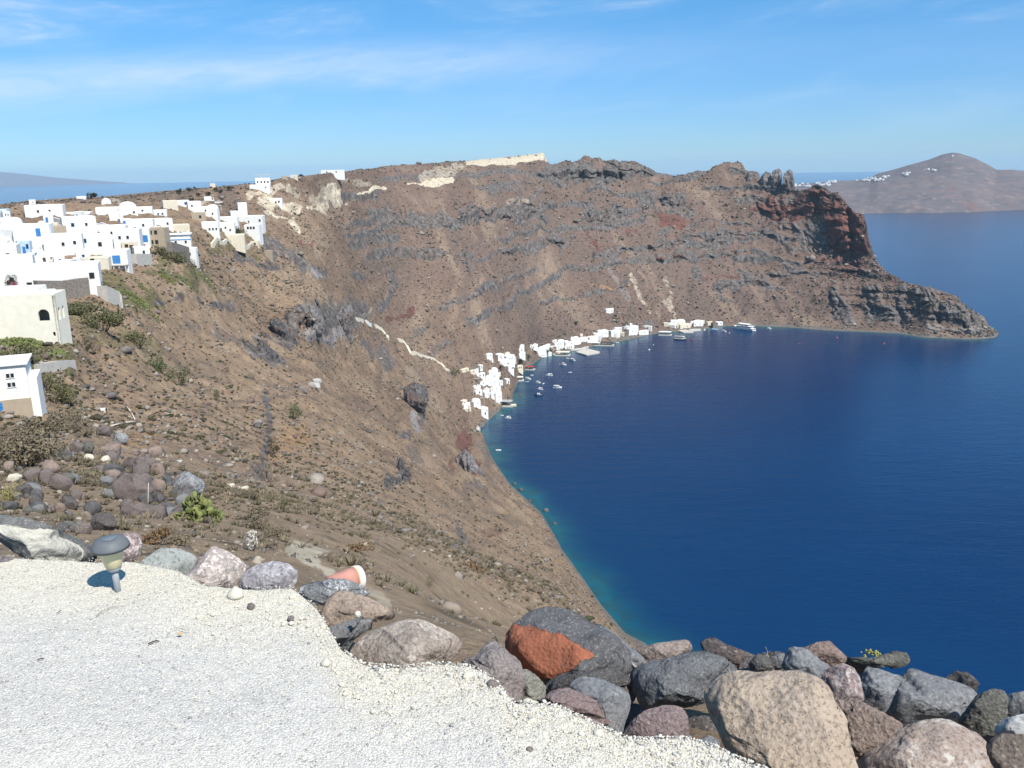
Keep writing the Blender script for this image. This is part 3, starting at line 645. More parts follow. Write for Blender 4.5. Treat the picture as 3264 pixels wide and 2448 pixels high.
tag(haze, 'thin blue haze over the whole bay', 'haze', kind='stuff')
# ------------------------------------------------------------------ scrub and loose stones on the slopes (nobody could count them)
def ico(level):
    bm = bmesh.new(); bmesh.ops.create_icosphere(bm, subdivisions=level, radius=1.0)
    v = np.array([x.co[:] for x in bm.verts]); f = np.array([[q.index for q in p.verts] for p in bm.faces]); bm.free()
    return v, f
ICO1, ICO2, ICO3, ICO4, ICO5 = (ico(k) for k in (1, 2, 3, 4, 5))

def scatter_points(n, r0, r1, seed, need=None):
    g = np.random.default_rng(seed)
    out = []
    tot = 0
    while tot < n:
        m = n * 3
        fr = g.uniform(2, CREST_ROW - 1, m); fc2 = g.uniform(4, AZN - 5, m)
        i, j = fr.astype(int), fc2.astype(int); a, b = (fr - i), (fc2 - j)
        def L(A): return (A[i, j] * (1 - a) + A[i + 1, j] * a) * (1 - b) + (A[i, j + 1] * (1 - a) + A[i + 1, j + 1] * a) * b
        r = L(TR); z = L(PZ_)
        ok = (r > r0) & (r < r1) & (z > 1.2) & (np.abs(AZ[j]) < rad(42)) & (r > edge_r(AZ[j]) + 1.0)
        if need is not None: ok &= g.random(m) < need(i, j, r, L)
        sel = np.stack([L(PX_), L(PY_), z, r, i, j], -1)[ok]
        out.append(sel); tot += len(sel)
        if len(out) > 40: break
    return np.concatenate(out)[:n]

def clumps(name, P, size, tmpl, squash, colors, mat, label, kind, jitter=0.35, seed=1, sink=0.2, cat=None):
    g = np.random.default_rng(seed)
    V, F = tmpl; n = len(P)
    vv = V[None] * (1 + g.uniform(-jitter, jitter, (n, len(V), 1)))
    ang = g.uniform(0, 6.283, n); ca, sa2 = np.cos(ang)[:, None], np.sin(ang)[:, None]
    st = g.uniform(0.7, 1.4, (n, 1))
    x, y, z = vv[..., 0] * st, vv[..., 1] / st, vv[..., 2] * (squash * g.uniform(0.75, 1.25, (n, 1)))
    W = np.stack([(x * ca - y * sa2) * size[:, None] + P[:, 0:1], (x * sa2 + y * ca) * size[:, None] + P[:, 1:2], (z + squash * (1 - 2 * sink)) * size[:, None] + P[:, 2:3]], -1)
    FF = (F[None] + (np.arange(n) * len(V))[:, None, None]).reshape(-1, 3)
    o = mesh_np(name, W.reshape(-1, 3), FF, mat)
    attr_color(o, 'tint', np.repeat(np.concatenate([colors, np.ones((n, 1))], 1), len(V), axis=0))
    tag(o, label, cat, kind=kind)
    return o
def tint_mat(name, rough=0.95, noise=0.0, scale=6.0):
    m = Nodes(name); c = m.attr('tint')
    if noise: c = m.mix(m.rng(m.noise(scale, 5, 0.65), 0.3, 0.7), m.mix(noise, c, (0.02, 0.018, 0.014)), m.mix(noise * 0.5, c, (0.5, 0.45, 0.38)))
    m.color(c).rough(rough); m.p.inputs['Specular IOR Level'].default_value = 0.15
    return m.m
M_SCRUB = tint_mat('dry_scrub'); M_STONE = tint_mat('loose_stone', noise=0.3, scale=1.5)

def not_village(i, j, r, L):
    px, py = PXg[i, j], PYg[i, j]
    v = (px < 860) & (py < 900 - 0.25 * px) & (r < 500)
    return np.where(v, 0.12, 1.0) * (1 - 0.85 * MASK['cream'][i, j]) * (1 - 0.7 * (MASK['lava'][i, j] > 0.5))
def pick(g, n, pal, var=0.25):
    c = np.array(pal)[g.integers(0, len(pal), n)]
    return c * g.uniform(1 - var, 1 + var, (n, 1))
_g = np.random.default_rng(5)
# patchy: denser where a slow noise is high
def patchy(i, j, r, L):
    return not_village(i, j, r, L) * np.clip(0.25 + 1.2 * vnoise(PX_[i, j] / 45, PY_[i, j] / 45, PZ_[i, j] / 45, 15), 0, 1)
P = scatter_points(30000, 90, 2000, 21, patchy)
sz = (0.13 + 0.50 * np.clip(P[:, 3] / 1000, 0, 1.2)) * np.exp(_g.normal(-0.1, 0.38, len(P)))
clumps('scrub', P, sz, ICO1, 0.62, pick(_g, len(P), [(0.060, 0.055, 0.030), (0.050, 0.046, 0.032), (0.095, 0.075, 0.040), (0.045, 0.050, 0.026)]), M_SCRUB, 'low dark scrub dotted over the brown slopes', 'stuff', seed=31)
P = scatter_points(12000, 60, 2000, 22, patchy)
sz = (0.16 + 0.8 * np.clip(P[:, 3] / 1000, 0, 1.2)) * np.exp(_g.normal(-0.25, 0.5, len(P)))
clumps('scree', P, sz, ICO1, 0.6, pick(_g, len(P), [(0.17, 0.15, 0.14), (0.23, 0.20, 0.18), (0.10, 0.09, 0.09), (0.15, 0.10, 0.085), (0.30, 0.26, 0.22)]), M_STONE, 'loose grey and brown stones strewn down the slopes', 'stuff', 0.3, seed=32)
# nearer slope, below the terrace: spiky dry tufts and smaller stones
def tuft_template(k, seed):
    g = np.random.default_rng(seed); V, F = [], []
    for i in range(k):
        a = g.uniform(0, 6.283); e = g.uniform(0.35, 1.35); L_ = g.uniform(0.6, 1.25); b = a + g.normal(0, 0.3)
        d = np.array([math.cos(a) * math.cos(e), math.sin(a) * math.cos(e), math.sin(e)]) * L_
        w_ = np.array([-math.sin(a), math.cos(a), 0]) * 0.10; o = np.array([math.cos(b), math.sin(b), 0]) * g.uniform(0, 0.35)
        n0 = len(V); V += [o - w_, o + w_, o + d * 0.6 + w_ * 0.9, o + d]; F += [[n0, n0 + 1, n0 + 2], [n0, n0 + 2, n0 + 3]]
    return np.array(V), np.array(F)
TUFT = tuft_template(22, 3)
def near_patchy(i, j, r, L):
    return not_village(i, j, r, L) * np.clip(-0.25 + 1.9 * vnoise(PX_[i, j] / (0.6 + r * .09), PY_[i, j] / (0.6 + r * .09), PZ_[i, j] / (0.6 + r * .09), 17) * vnoise(PX_[i, j] / 14, PY_[i, j] / 14, 0, 18) * 1.5, 0, 1)
P = scatter_points(11000, 5.5, 110, 23, near_patchy)
sz = (0.035 + 0.0030 * P[:, 3]) * np.exp(_g.normal(-0.1, 0.4, len(P)))
clumps('dry_tufts', P, sz, TUFT, 0.8, pick(_g, len(P), [(0.165, 0.135, 0.095), (0.125, 0.105, 0.075), (0.09, 0.078, 0.052), (0.21, 0.17, 0.115), (0.11, 0.10, 0.06)]), M_SCRUB, 'dry tufts and low thorny scrub on the near slope', 'stuff', 0.15, seed=33, sink=0.5)
P = scatter_points(24000, 5, 130, 24, lambda i, j, r, L: not_village(i, j, r, L) * np.clip(-0.35 + 1.7 * vnoise(PX_[i, j] / (0.5 + r * .06), PY_[i, j] / (0.5 + r * .06), PZ_[i, j] / (0.5 + r * .06), 19), 0.02, 1))
sz = (0.010 + 0.0009 * P[:, 3]) * np.exp(_g.normal(-0.4, 0.7, len(P)))
clumps('small_stones', P, sz, ICO1, 0.7, pick(_g, len(P), [(0.17, 0.145, 0.13), (0.24, 0.20, 0.165), (0.10, 0.088, 0.083), (0.22, 0.165, 0.115), (0.36, 0.31, 0.25)]), M_STONE, 'small loose stones on the near slope', 'stuff', 0.42, seed=34, sink=0.6)
# ------------------------------------------------------------------ gravel terrace
tn = 340
ta = np.linspace(rad(-50), rad(50), 420)
er = edge_r(ta)
tt = np.linspace(0, 1, tn)[:, None]
R_ = 0.9 + (er[None, :] - 0.9) * tt
EX, EY = R_ * np.sin(ta), R_ * np.cos(ta)
berm = smooth(0.75, 0.97, tt) * 0.006
EZ = GZ + berm + fbm(EX * 2.2, EY * 2.2, 0, 3, 401) * 0.010 + fbm(EX * 40, EY * 40, 0, 2, 402) * 0.0022 - smooth(0.985, 1.0, tt) * 0.30
q = np.arange(tn - 1)[:, None] * len(ta) + np.arange(len(ta) - 1)[None, :]
g_ = Nodes('pale_gravel')
gd = g_.noise(1.6, 4, 0.6); gs = g_.voro(150); gcol = g_.voro(150, out='Color'); gsep = g_.n.new('ShaderNodeSeparateColor'); g_.l.new(gcol, gsep.inputs[0])
edge_t = g_.attr('edge', 'R')
base = g_.mix(g_.rng(gd, 0.4, 0.62), (0.60, 0.575, 0.525), (0.68, 0.645, 0.58))
base = g_.mix(g_.rng(g_.noise(0.9, 4, 0.6), 0.46, 0.62, 0, 0.5), base, (0.50, 0.49, 0.47))
base = g_.mix(edge_t, base, (0.70, 0.64, 0.51))
base = g_.mix(g_.rng(gsep.outputs[0], 0.25, 1.0, 0.0, 0.45), base, (0.40, 0.39, 0.38))
base = g_.mix(g_.rng(gsep.outputs[1], 0.80, 0.95, 0, 0.6), base, (0.82, 0.79, 0.72))
base = g_.mix(g_.rng(gsep.outputs[2], 0.93, 1.0, 0, 0.7), base, (0.14, 0.13, 0.13))
base = g_.mix(g_.rng(gs, 0.30, 0.62, 0, 0.35), base, (0.25, 0.24, 0.23))
g_.color(base).rough(0.9)
g_.bump(g_.math('ADD', g_.math('MULTIPLY', gs, -0.0035), g_.math('MULTIPLY', g_.noise(420, 3), 0.0015)), 1.0, 1.0)
terr = mesh_np('gravel_terrace', np.stack([EX, EY, EZ], -1).reshape(-1, 3), np.stack([q, q + 1, q + len(ta) + 1, q + len(ta)], -1).reshape(-1, 4), g_.m, None, True)
tag(terr, 'pale gravel terrace edged with boulders', 'terrace', kind='structure')
attr_color(terr, 'edge', np.broadcast_to(smooth(0.72, 0.95, tt)[..., None], EX.shape + (4,)).reshape(-1, 4))
# loose grains lying on it
_g = np.random.default_rng(77)
n = 26000
a_ = _g.uniform(rad(-40), rad(40), n); u_ = np.sqrt(_g.uniform(0.05, 1, n)); r_ = 1.2 + (edge_r(a_) - 1.2) * np.where(_g.random(n) < 0.30 * smooth(rad(-22), rad(-8), a_), 1 - np.abs(_g.normal(0, 0.07, n)), u_)
r_ = np.clip(r_, 1.2, edge_r(a_) - 0.01)
fr_ = (r_ - 0.9) / (edge_r(a_) - 0.9)
P = np.stack([r_ * np.sin(a_), r_ * np.cos(a_), GZ + smooth(0.75, 0.97, fr_) * 0.006 + fbm(r_ * np.sin(a_) * 2.2, r_ * np.cos(a_) * 2.2, 0, 3, 401) * 0.010, r_], -1)
sz = 0.0019 * np.exp(_g.normal(0, 0.42, n)) * (1 + 0.35 * smooth(0.85, 1.0, fr_) * smooth(rad(-22), rad(-8), a_) * _g.random(n) ** 2)
clumps('gravel', P, sz, ICO1, 0.7, pick(_g, n, [(0.60, 0.57, 0.50), (0.68, 0.63, 0.53), (0.50, 0.48, 0.45), (0.30, 0.295, 0.29), (0.74, 0.69, 0.59), (0.64, 0.60, 0.53)], 0.15), tint_mat('gravel_grain'), 'loose pale gravel grains on the terrace', 'stuff', 0.3, seed=35)
# ------------------------------------------------------------------ boulders edging the terrace
def rock_mat(name, c1, c2, c3, scale=9.0, speck=None, pale=(0.55, 0.50, 0.42), pit=0.5, lich=None):
    m = Nodes(name)
    v = m.coord.outputs['Object']
    a = m.noise(scale, 7, 0.68, v); b = m.noise(scale * 0.3, 4, 0.6, v); d = m.noise(scale * 9, 4, 0.7, v)
    c = m.mix(m.rng(a, 0.35, 0.65), c1, c2)
    c = m.mix(m.rng(b, 0.48, 0.62), c, c3)
    c = m.mix(m.rng(d, 0.36, 0.5, 0.55, 0.0), c, (0.045, 0.04, 0.04))
    c = m.mix(m.rng(d, 0.56, 0.70, 0.0, 0.5), c, (0.46, 0.42, 0.37))
    if speck:
        sp = m.math('MULTIPLY', m.rng(m.noise(scale * 5, 5, 0.7, v), 0.50, 0.56), m.rng(m.noise(scale * 0.7, 3, 0.5, v), 0.40, 0.56))
        c = m.mix(m.math('MULTIPLY', sp, 0.85), c, speck)
    if lich:
        c = m.mix(m.rng(m.noise(scale * 1.2, 5, 0.7, v), 0.60, 0.66, 0, 0.9), c, lich)
    f1 = m.attr('facet', 'R'); f2 = m.attr('facet', 'G')
    pn = m.math('MULTIPLY', f1, m.rng(a, 0.25, 0.4))
    c = m.mix(pn, c, m.mix(m.rng(d, 0.35, 0.6), tuple(x * 0.8 for x in pale), pale))
    pitv = m.voro(scale * 7, v); c = m.mix(m.rng(pitv, 0.16, 0.04, 0, min(1.0, pit)), c, (0.03, 0.027, 0.026))
    m.color(c).rough(0.9)
    hgt = m.math('ADD', m.math('MULTIPLY', a, 0.5), m.math('ADD', m.math('MULTIPLY', d, 0.12 * pit / 0.5), m.math('MULTIPLY', m.voro(scale * 6, v), 0.10 * pit / 0.5)))
    m.bump(hgt, 0.9, 0.035)
    return m.m
RM = {
    'slab': rock_mat('grey_slab_rock', (0.16, 0.16, 0.155), (0.10, 0.10, 0.10), (0.20, 0.195, 0.18), 10, pale=(0.52, 0.49, 0.42), pit=.3),
    'mauve': rock_mat('mauve_rock', (0.24, 0.175, 0.175), (0.31, 0.235, 0.225), (0.17, 0.125, 0.13), 9, speck=(0.62, 0.57, 0.52)),
    'greygreen': rock_mat('grey_green_rock', (0.27, 0.29, 0.28), (0.33, 0.345, 0.33), (0.22, 0.23, 0.225), 7, pit=.25),
    'dustymauve': rock_mat('dusty_mauve_rock', (0.34, 0.275, 0.265), (0.42, 0.36, 0.33), (0.25, 0.19, 0.19), 8, speck=(0.70, 0.64, 0.55)),
    'lilac': rock_mat('lilac_grey_rock', (0.27, 0.25, 0.27), (0.36, 0.34, 0.35), (0.20, 0.175, 0.18), 8, speck=(0.6, 0.58, 0.57)),
    'speckgrey': rock_mat('speckled_grey_rock', (0.17, 0.175, 0.185), (0.22, 0.225, 0.235), (0.14, 0.14, 0.15), 14, speck=(0.62, 0.62, 0.62)),
    'tan': rock_mat('tan_slab_rock', (0.33, 0.255, 0.20), (0.26, 0.20, 0.165), (0.36, 0.31, 0.255), 9, pit=.35),
    'grey': rock_mat('grey_basalt', (0.155, 0.155, 0.155), (0.20, 0.20, 0.20), (0.12, 0.12, 0.125), 11, pit=.5),
    'speckbrown': rock_mat('speckled_brown_rock', (0.31, 0.255, 0.215), (0.24, 0.195, 0.17), (0.36, 0.31, 0.27), 10, speck=(0.50, 0.45, 0.39), pit=.6),
    'pinkgrey': rock_mat('pink_grey_rock', (0.215, 0.185, 0.175), (0.27, 0.225, 0.21), (0.17, 0.155, 0.15), 12, pit=.7),
    'olive': rock_mat('olive_grey_rock', (0.19, 0.19, 0.165), (0.24, 0.24, 0.21), (0.15, 0.15, 0.14), 9, pit=.4),
    'redface': rock_mat('dark_rock_red_face', (0.095, 0.095, 0.10), (0.145, 0.145, 0.155), (0.075, 0.073, 0.075), 10, pale=(0.34, 0.125, 0.072), pit=.6),
    'blueslab': rock_mat('blue_grey_slab', (0.15, 0.16, 0.17), (0.20, 0.21, 0.22), (0.12, 0.125, 0.135), 12, pale=(0.50, 0.47, 0.42), pit=.4),
    'darkrough': rock_mat('dark_rough_rock', (0.085, 0.085, 0.088), (0.125, 0.122, 0.12), (0.07, 0.068, 0.068), 13, pit=1.0),
    'bluegrey': rock_mat('blue_grey_rock', (0.17, 0.175, 0.185), (0.215, 0.22, 0.23), (0.145, 0.15, 0.16), 8, pit=.3),
    'purple': rock_mat('purple_brown_rock', (0.205, 0.150, 0.145), (0.26, 0.195, 0.185), (0.15, 0.11, 0.112), 12, pit=.9),
    'darkblue': rock_mat('dark_blue_grey_rock', (0.125, 0.13, 0.14), (0.165, 0.17, 0.18), (0.105, 0.11, 0.115), 12, pit=.9),
    'pinkwedge': rock_mat('pink_wedge_rock', (0.29, 0.225, 0.195), (0.21, 0.18, 0.17), (0.33, 0.25, 0.21), 9, pit=.4),
    'redblack': rock_mat('red_black_rock', (0.085, 0.075, 0.075), (0.13, 0.095, 0.09), (0.18, 0.095, 0.075), 9, pit=.8),
    'bigtan': rock_mat('tan_boulder_rock', (0.38, 0.295, 0.225), (0.44, 0.35, 0.265), (0.33, 0.265, 0.225), 7, pit=1.1),
    'brownpink': rock_mat('brown_pink_rock', (0.25, 0.175, 0.145), (0.19, 0.14, 0.125), (0.33, 0.24, 0.20), 9, pit=.7),
    'brownrough': rock_mat('brown_rough_rock', (0.24, 0.18, 0.15), (0.31, 0.235, 0.195), (0.17, 0.13, 0.115), 12, pit=1.3),
    'pinkfront': rock_mat('pale_pink_brown_rock', (0.34, 0.265, 0.22), (0.28, 0.215, 0.185), (0.38, 0.31, 0.265), 8, speck=(0.55, 0.5, 0.46), pit=.7),
    'oliveblack': rock_mat('dark_olive_rock', (0.10, 0.10, 0.088), (0.145, 0.14, 0.12), (0.085, 0.082, 0.075), 11, pit=.9),
    'palegrey': rock_mat('pale_smooth_rock', (0.40, 0.39, 0.38), (0.46, 0.45, 0.43), (0.36, 0.35, 0.35), 6, pit=.2),
    'darkbrown': rock_mat('dark_brown_rock', (0.125, 0.10, 0.085), (0.17, 0.135, 0.11), (0.10, 0.08, 0.07), 9, pit=.8),
    'cream': rock_mat('cream_pumice', (0.58, 0.53, 0.42), (0.64, 0.60, 0.50), (0.50, 0.45, 0.36), 14, pit=.5),
    'greyred': rock_mat('grey_red_rock', (0.20, 0.17, 0.165), (0.155, 0.14, 0.14), (0.25, 0.19, 0.175), 7, pit=.5, lich=(0.42, 0.22, 0.06)),
}
Z5, Z6, Z7, Z8 = (0, 1600, 900 / 1761), (850, 1700, 800 / 2212), (1450, 1850, 900 / 2212), (2250, 1900, 1014 / 2212)

def boulder(frame, pts, r, mat, label, name='boulder', thick=0.8, seed=0, facets=(), tmpl=None, rough=1.0, parent=None, group='boulders edging the gravel terrace', rexact=None, chips=20, box=3.0, cat='boulder', ribs=0.0):
    """a solid rock whose outline from the terrace is pts: built round its own centre with real thickness, flattened by facets
    facets: (right, up, toward viewer, offset as share of the half size, paint?)"""
    ox, oy, sc = frame
    full = np.array([(ox + p[0] * sc, oy + p[1] * sc) for p in pts], float)
    az, te = pix(full[:, 0].mean(), (full[:, 1].min() + full[:, 1].max()) / 2)
    az, te = float(az), float(te)
    if rexact: r = rexact
    else: r = r * float(pix(CX, (full[:, 1].min() + full[:, 1].max()) / 2)[1]) / te      # same row of the picture, further to the side: further off
    c = np.array([r * math.sin(az), r * math.cos(az), CAM_Z - r * te])
    view = np.array([0, 0, CAM_Z]) - c; view /= np.linalg.norm(view)             # toward the viewer
    right = np.cross([0, 0, 1.0], view); right /= np.linalg.norm(right)
    up = np.cross(view, right)
    # outline in metres on the plane through the centre
    pa, pt = pix(full[:, 0], full[:, 1])
    dirs = np.stack([np.sin(pa), np.cos(pa), -pt], -1)
    o = np.array([0, 0, CAM_Z]); t = ((c - o) @ view) / (dirs @ view)
    W = o + dirs * t[:, None] - c
    u, v = W @ right, W @ up
    # polar radius of the outline about its centre
    cu, cv = (u.min() + u.max()) / 2, (v.min() + v.max()) / 2
    n = len(u); th = np.linspace(-math.pi, math.pi, 721)
    Rr = np.zeros_like(th)
    for i in range(n):
        a0, b0, a1, b1 = u[i] - cu, v[i] - cv, u[(i + 1) % n] - cu, v[(i + 1) % n] - cv
        dx, dy = np.cos(th), np.sin(th)
        den = dx * (b1 - b0) - dy * (a1 - a0)
        with np.errstate(divide='ignore', invalid='ignore'):
            tt2 = (a0 * (b1 - b0) - b0 * (a1 - a0)) / den
            ss = (a0 * dy - b0 * dx) / den
        ok = (tt2 > 0) & (ss >= -1e-6) & (ss <= 1 + 1e-6) & np.isfinite(tt2)
        Rr = np.where(ok, np.maximum(Rr, tt2), Rr)
    Rr = np.where(Rr <= 0, np.median(Rr), Rr)
    V, F = tmpl or ICO5
    g = np.random.default_rng(seed + 100)
    half = 0.5 * math.sqrt((u.max() - u.min()) * (v.max() - v.min()))
    D = half * thick
    a, b, d = V[:, 0], V[:, 1], V[:, 2]
    ang = np.arctan2(b, a); sphi = np.hypot(a, b)
    rad_ = np.interp(ang, th, Rr)
    # blocky section from front to back, sized so that the widest ring is the outline
    e = box
    k = (np.abs(sphi) ** e + np.abs(d) ** e) ** (-1 / e)
    X = np.stack([rad_ * sphi * k * np.cos(ang), rad_ * sphi * k * np.sin(ang), D * d * k], -1)
    paint = np.zeros(len(V))
    for f in facets:
        nrm = np.array(f[:3], float); nrm /= np.linalg.norm(nrm)
        ext = (np.abs(nrm) * np.array([np.abs(u - cu).max(), np.abs(v - cv).max(), D])).sum() * 0.78
        over = X @ nrm - ext * f[3]
        m = over > 0
        X = X - np.where(m, over, 0)[:, None] * nrm
        if len(f) > 4 and f[4]: paint = np.where(m, 1.0, paint)
    for _ in range(2 if paint.any() else 7 if chips > 10 else 5):                    # broad broken faces
        nrm = g.normal(size=3); nrm[2] = abs(nrm[2]) + 0.45; nrm /= np.linalg.norm(nrm)
        lim = np.quantile(X @ nrm, g.uniform(0.55, 0.78)); over = np.maximum(X @ nrm - lim, 0)
        X = X - over[:, None] * nrm
    for _ in range(chips):
        nrm = g.normal(size=3); nrm[2] = abs(nrm[2]) * 1.2 + 0.25; nrm /= np.linalg.norm(nrm)
        lim = np.quantile(X @ nrm, g.uniform(0.84, 0.96))
        over = np.maximum(X @ nrm - lim, 0)
        X = X - (over * 0.97)[:, None] * nrm
    s = half
    q = X / s
    off = g.uniform(0, 50)
    N = V * np.array([1, 1, 1.0])
    amp = fbm(q[:, 0] * 1.4 + off, q[:, 1] * 1.4, q[:, 2] * 1.4, 3, 500 + seed) * 0.030 * s + (ridged(q[:, 0] * 4 + off, q[:, 1] * 4, q[:, 2] * 4, 3, 520 + seed) - 0.5) * 0.035 * s * rough + fbm(q[:, 0] * 13 + off, q[:, 1] * 13, q[:, 2] * 13, 3, 540 + seed) * 0.016 * s * rough
    X = X + N * amp[:, None]
    if ribs:
        col_ = ridged(q[:, 0] * 3.2 + off, q[:, 1] * 0.45, q[:, 2] * 1.2, 3, 560 + seed) - 0.45
        lay = vnoise(q[:, 0] * 0.8, q[:, 1] * 5.0 + off, q[:, 2] * 0.8, 570 + seed) - 0.5
        X = X + np.stack([V[:, 0] * 0.35, V[:, 1] * 0.25, np.maximum(V[:, 2], -.2)], -1) * ((col_ * 0.42 + lay * 0.22) * s * ribs)[:, None]
        X[:, 1] += (vnoise(q[:, 0] * 4.5 + off, 0, 0, 580 + seed) - 0.5) * 0.34 * s * ribs * np.clip(V[:, 1] + 0.3, 0, 1)
    # the chipped stone is brought back to the outline it was measured from
    pa_ = np.arctan2(X[:, 1], X[:, 0]); pr_ = np.hypot(X[:, 0], X[:, 1]); nb = int(np.clip(math.sqrt(len(V)) * 1.3, 14, 130))
    bi = np.clip(((pa_ + math.pi) / (2 * math.pi) * nb).astype(int), 0, nb - 1); mx = np.zeros(nb); np.maximum.at(mx, bi, pr_)
    bc = (np.arange(nb) + .5) / nb * 2 * math.pi - math.pi
    got = mx > 0; mx = np.interp(bc, bc[got], mx[got])
    fac = np.clip(np.interp(bc, th, Rr) / np.maximum(mx, 1e-4 * s), 0.5, 3.5)
    fac = np.convolve(np.concatenate([fac[-6:], fac, fac[:6]]), np.ones(3) / 3, mode='same')[6:-6]
    fac = np.interp(pa_, np.concatenate([bc - 2 * math.pi, bc, bc + 2 * math.pi]), np.tile(fac, 3))
    X[:, 0] *= fac; X[:, 1] *= fac
    X[:, 0] += cu; X[:, 1] += cv
    Rm = np.stack([right, up, view], 0)
    Wv = X @ Rm
    zmin = Wv[:, 2].min()
    me_o = mesh_np(name, Wv - np.array([0, 0, zmin]), F, mat, parent, len(V) > 700)
    me_o.location = c + np.array([0, 0, zmin])
    attr_color(me_o, 'facet', np.stack([paint, 0 * paint, 0 * paint, 0 * paint + 1], -1))
    if label: tag(me_o, label, cat, group)
    return me_o

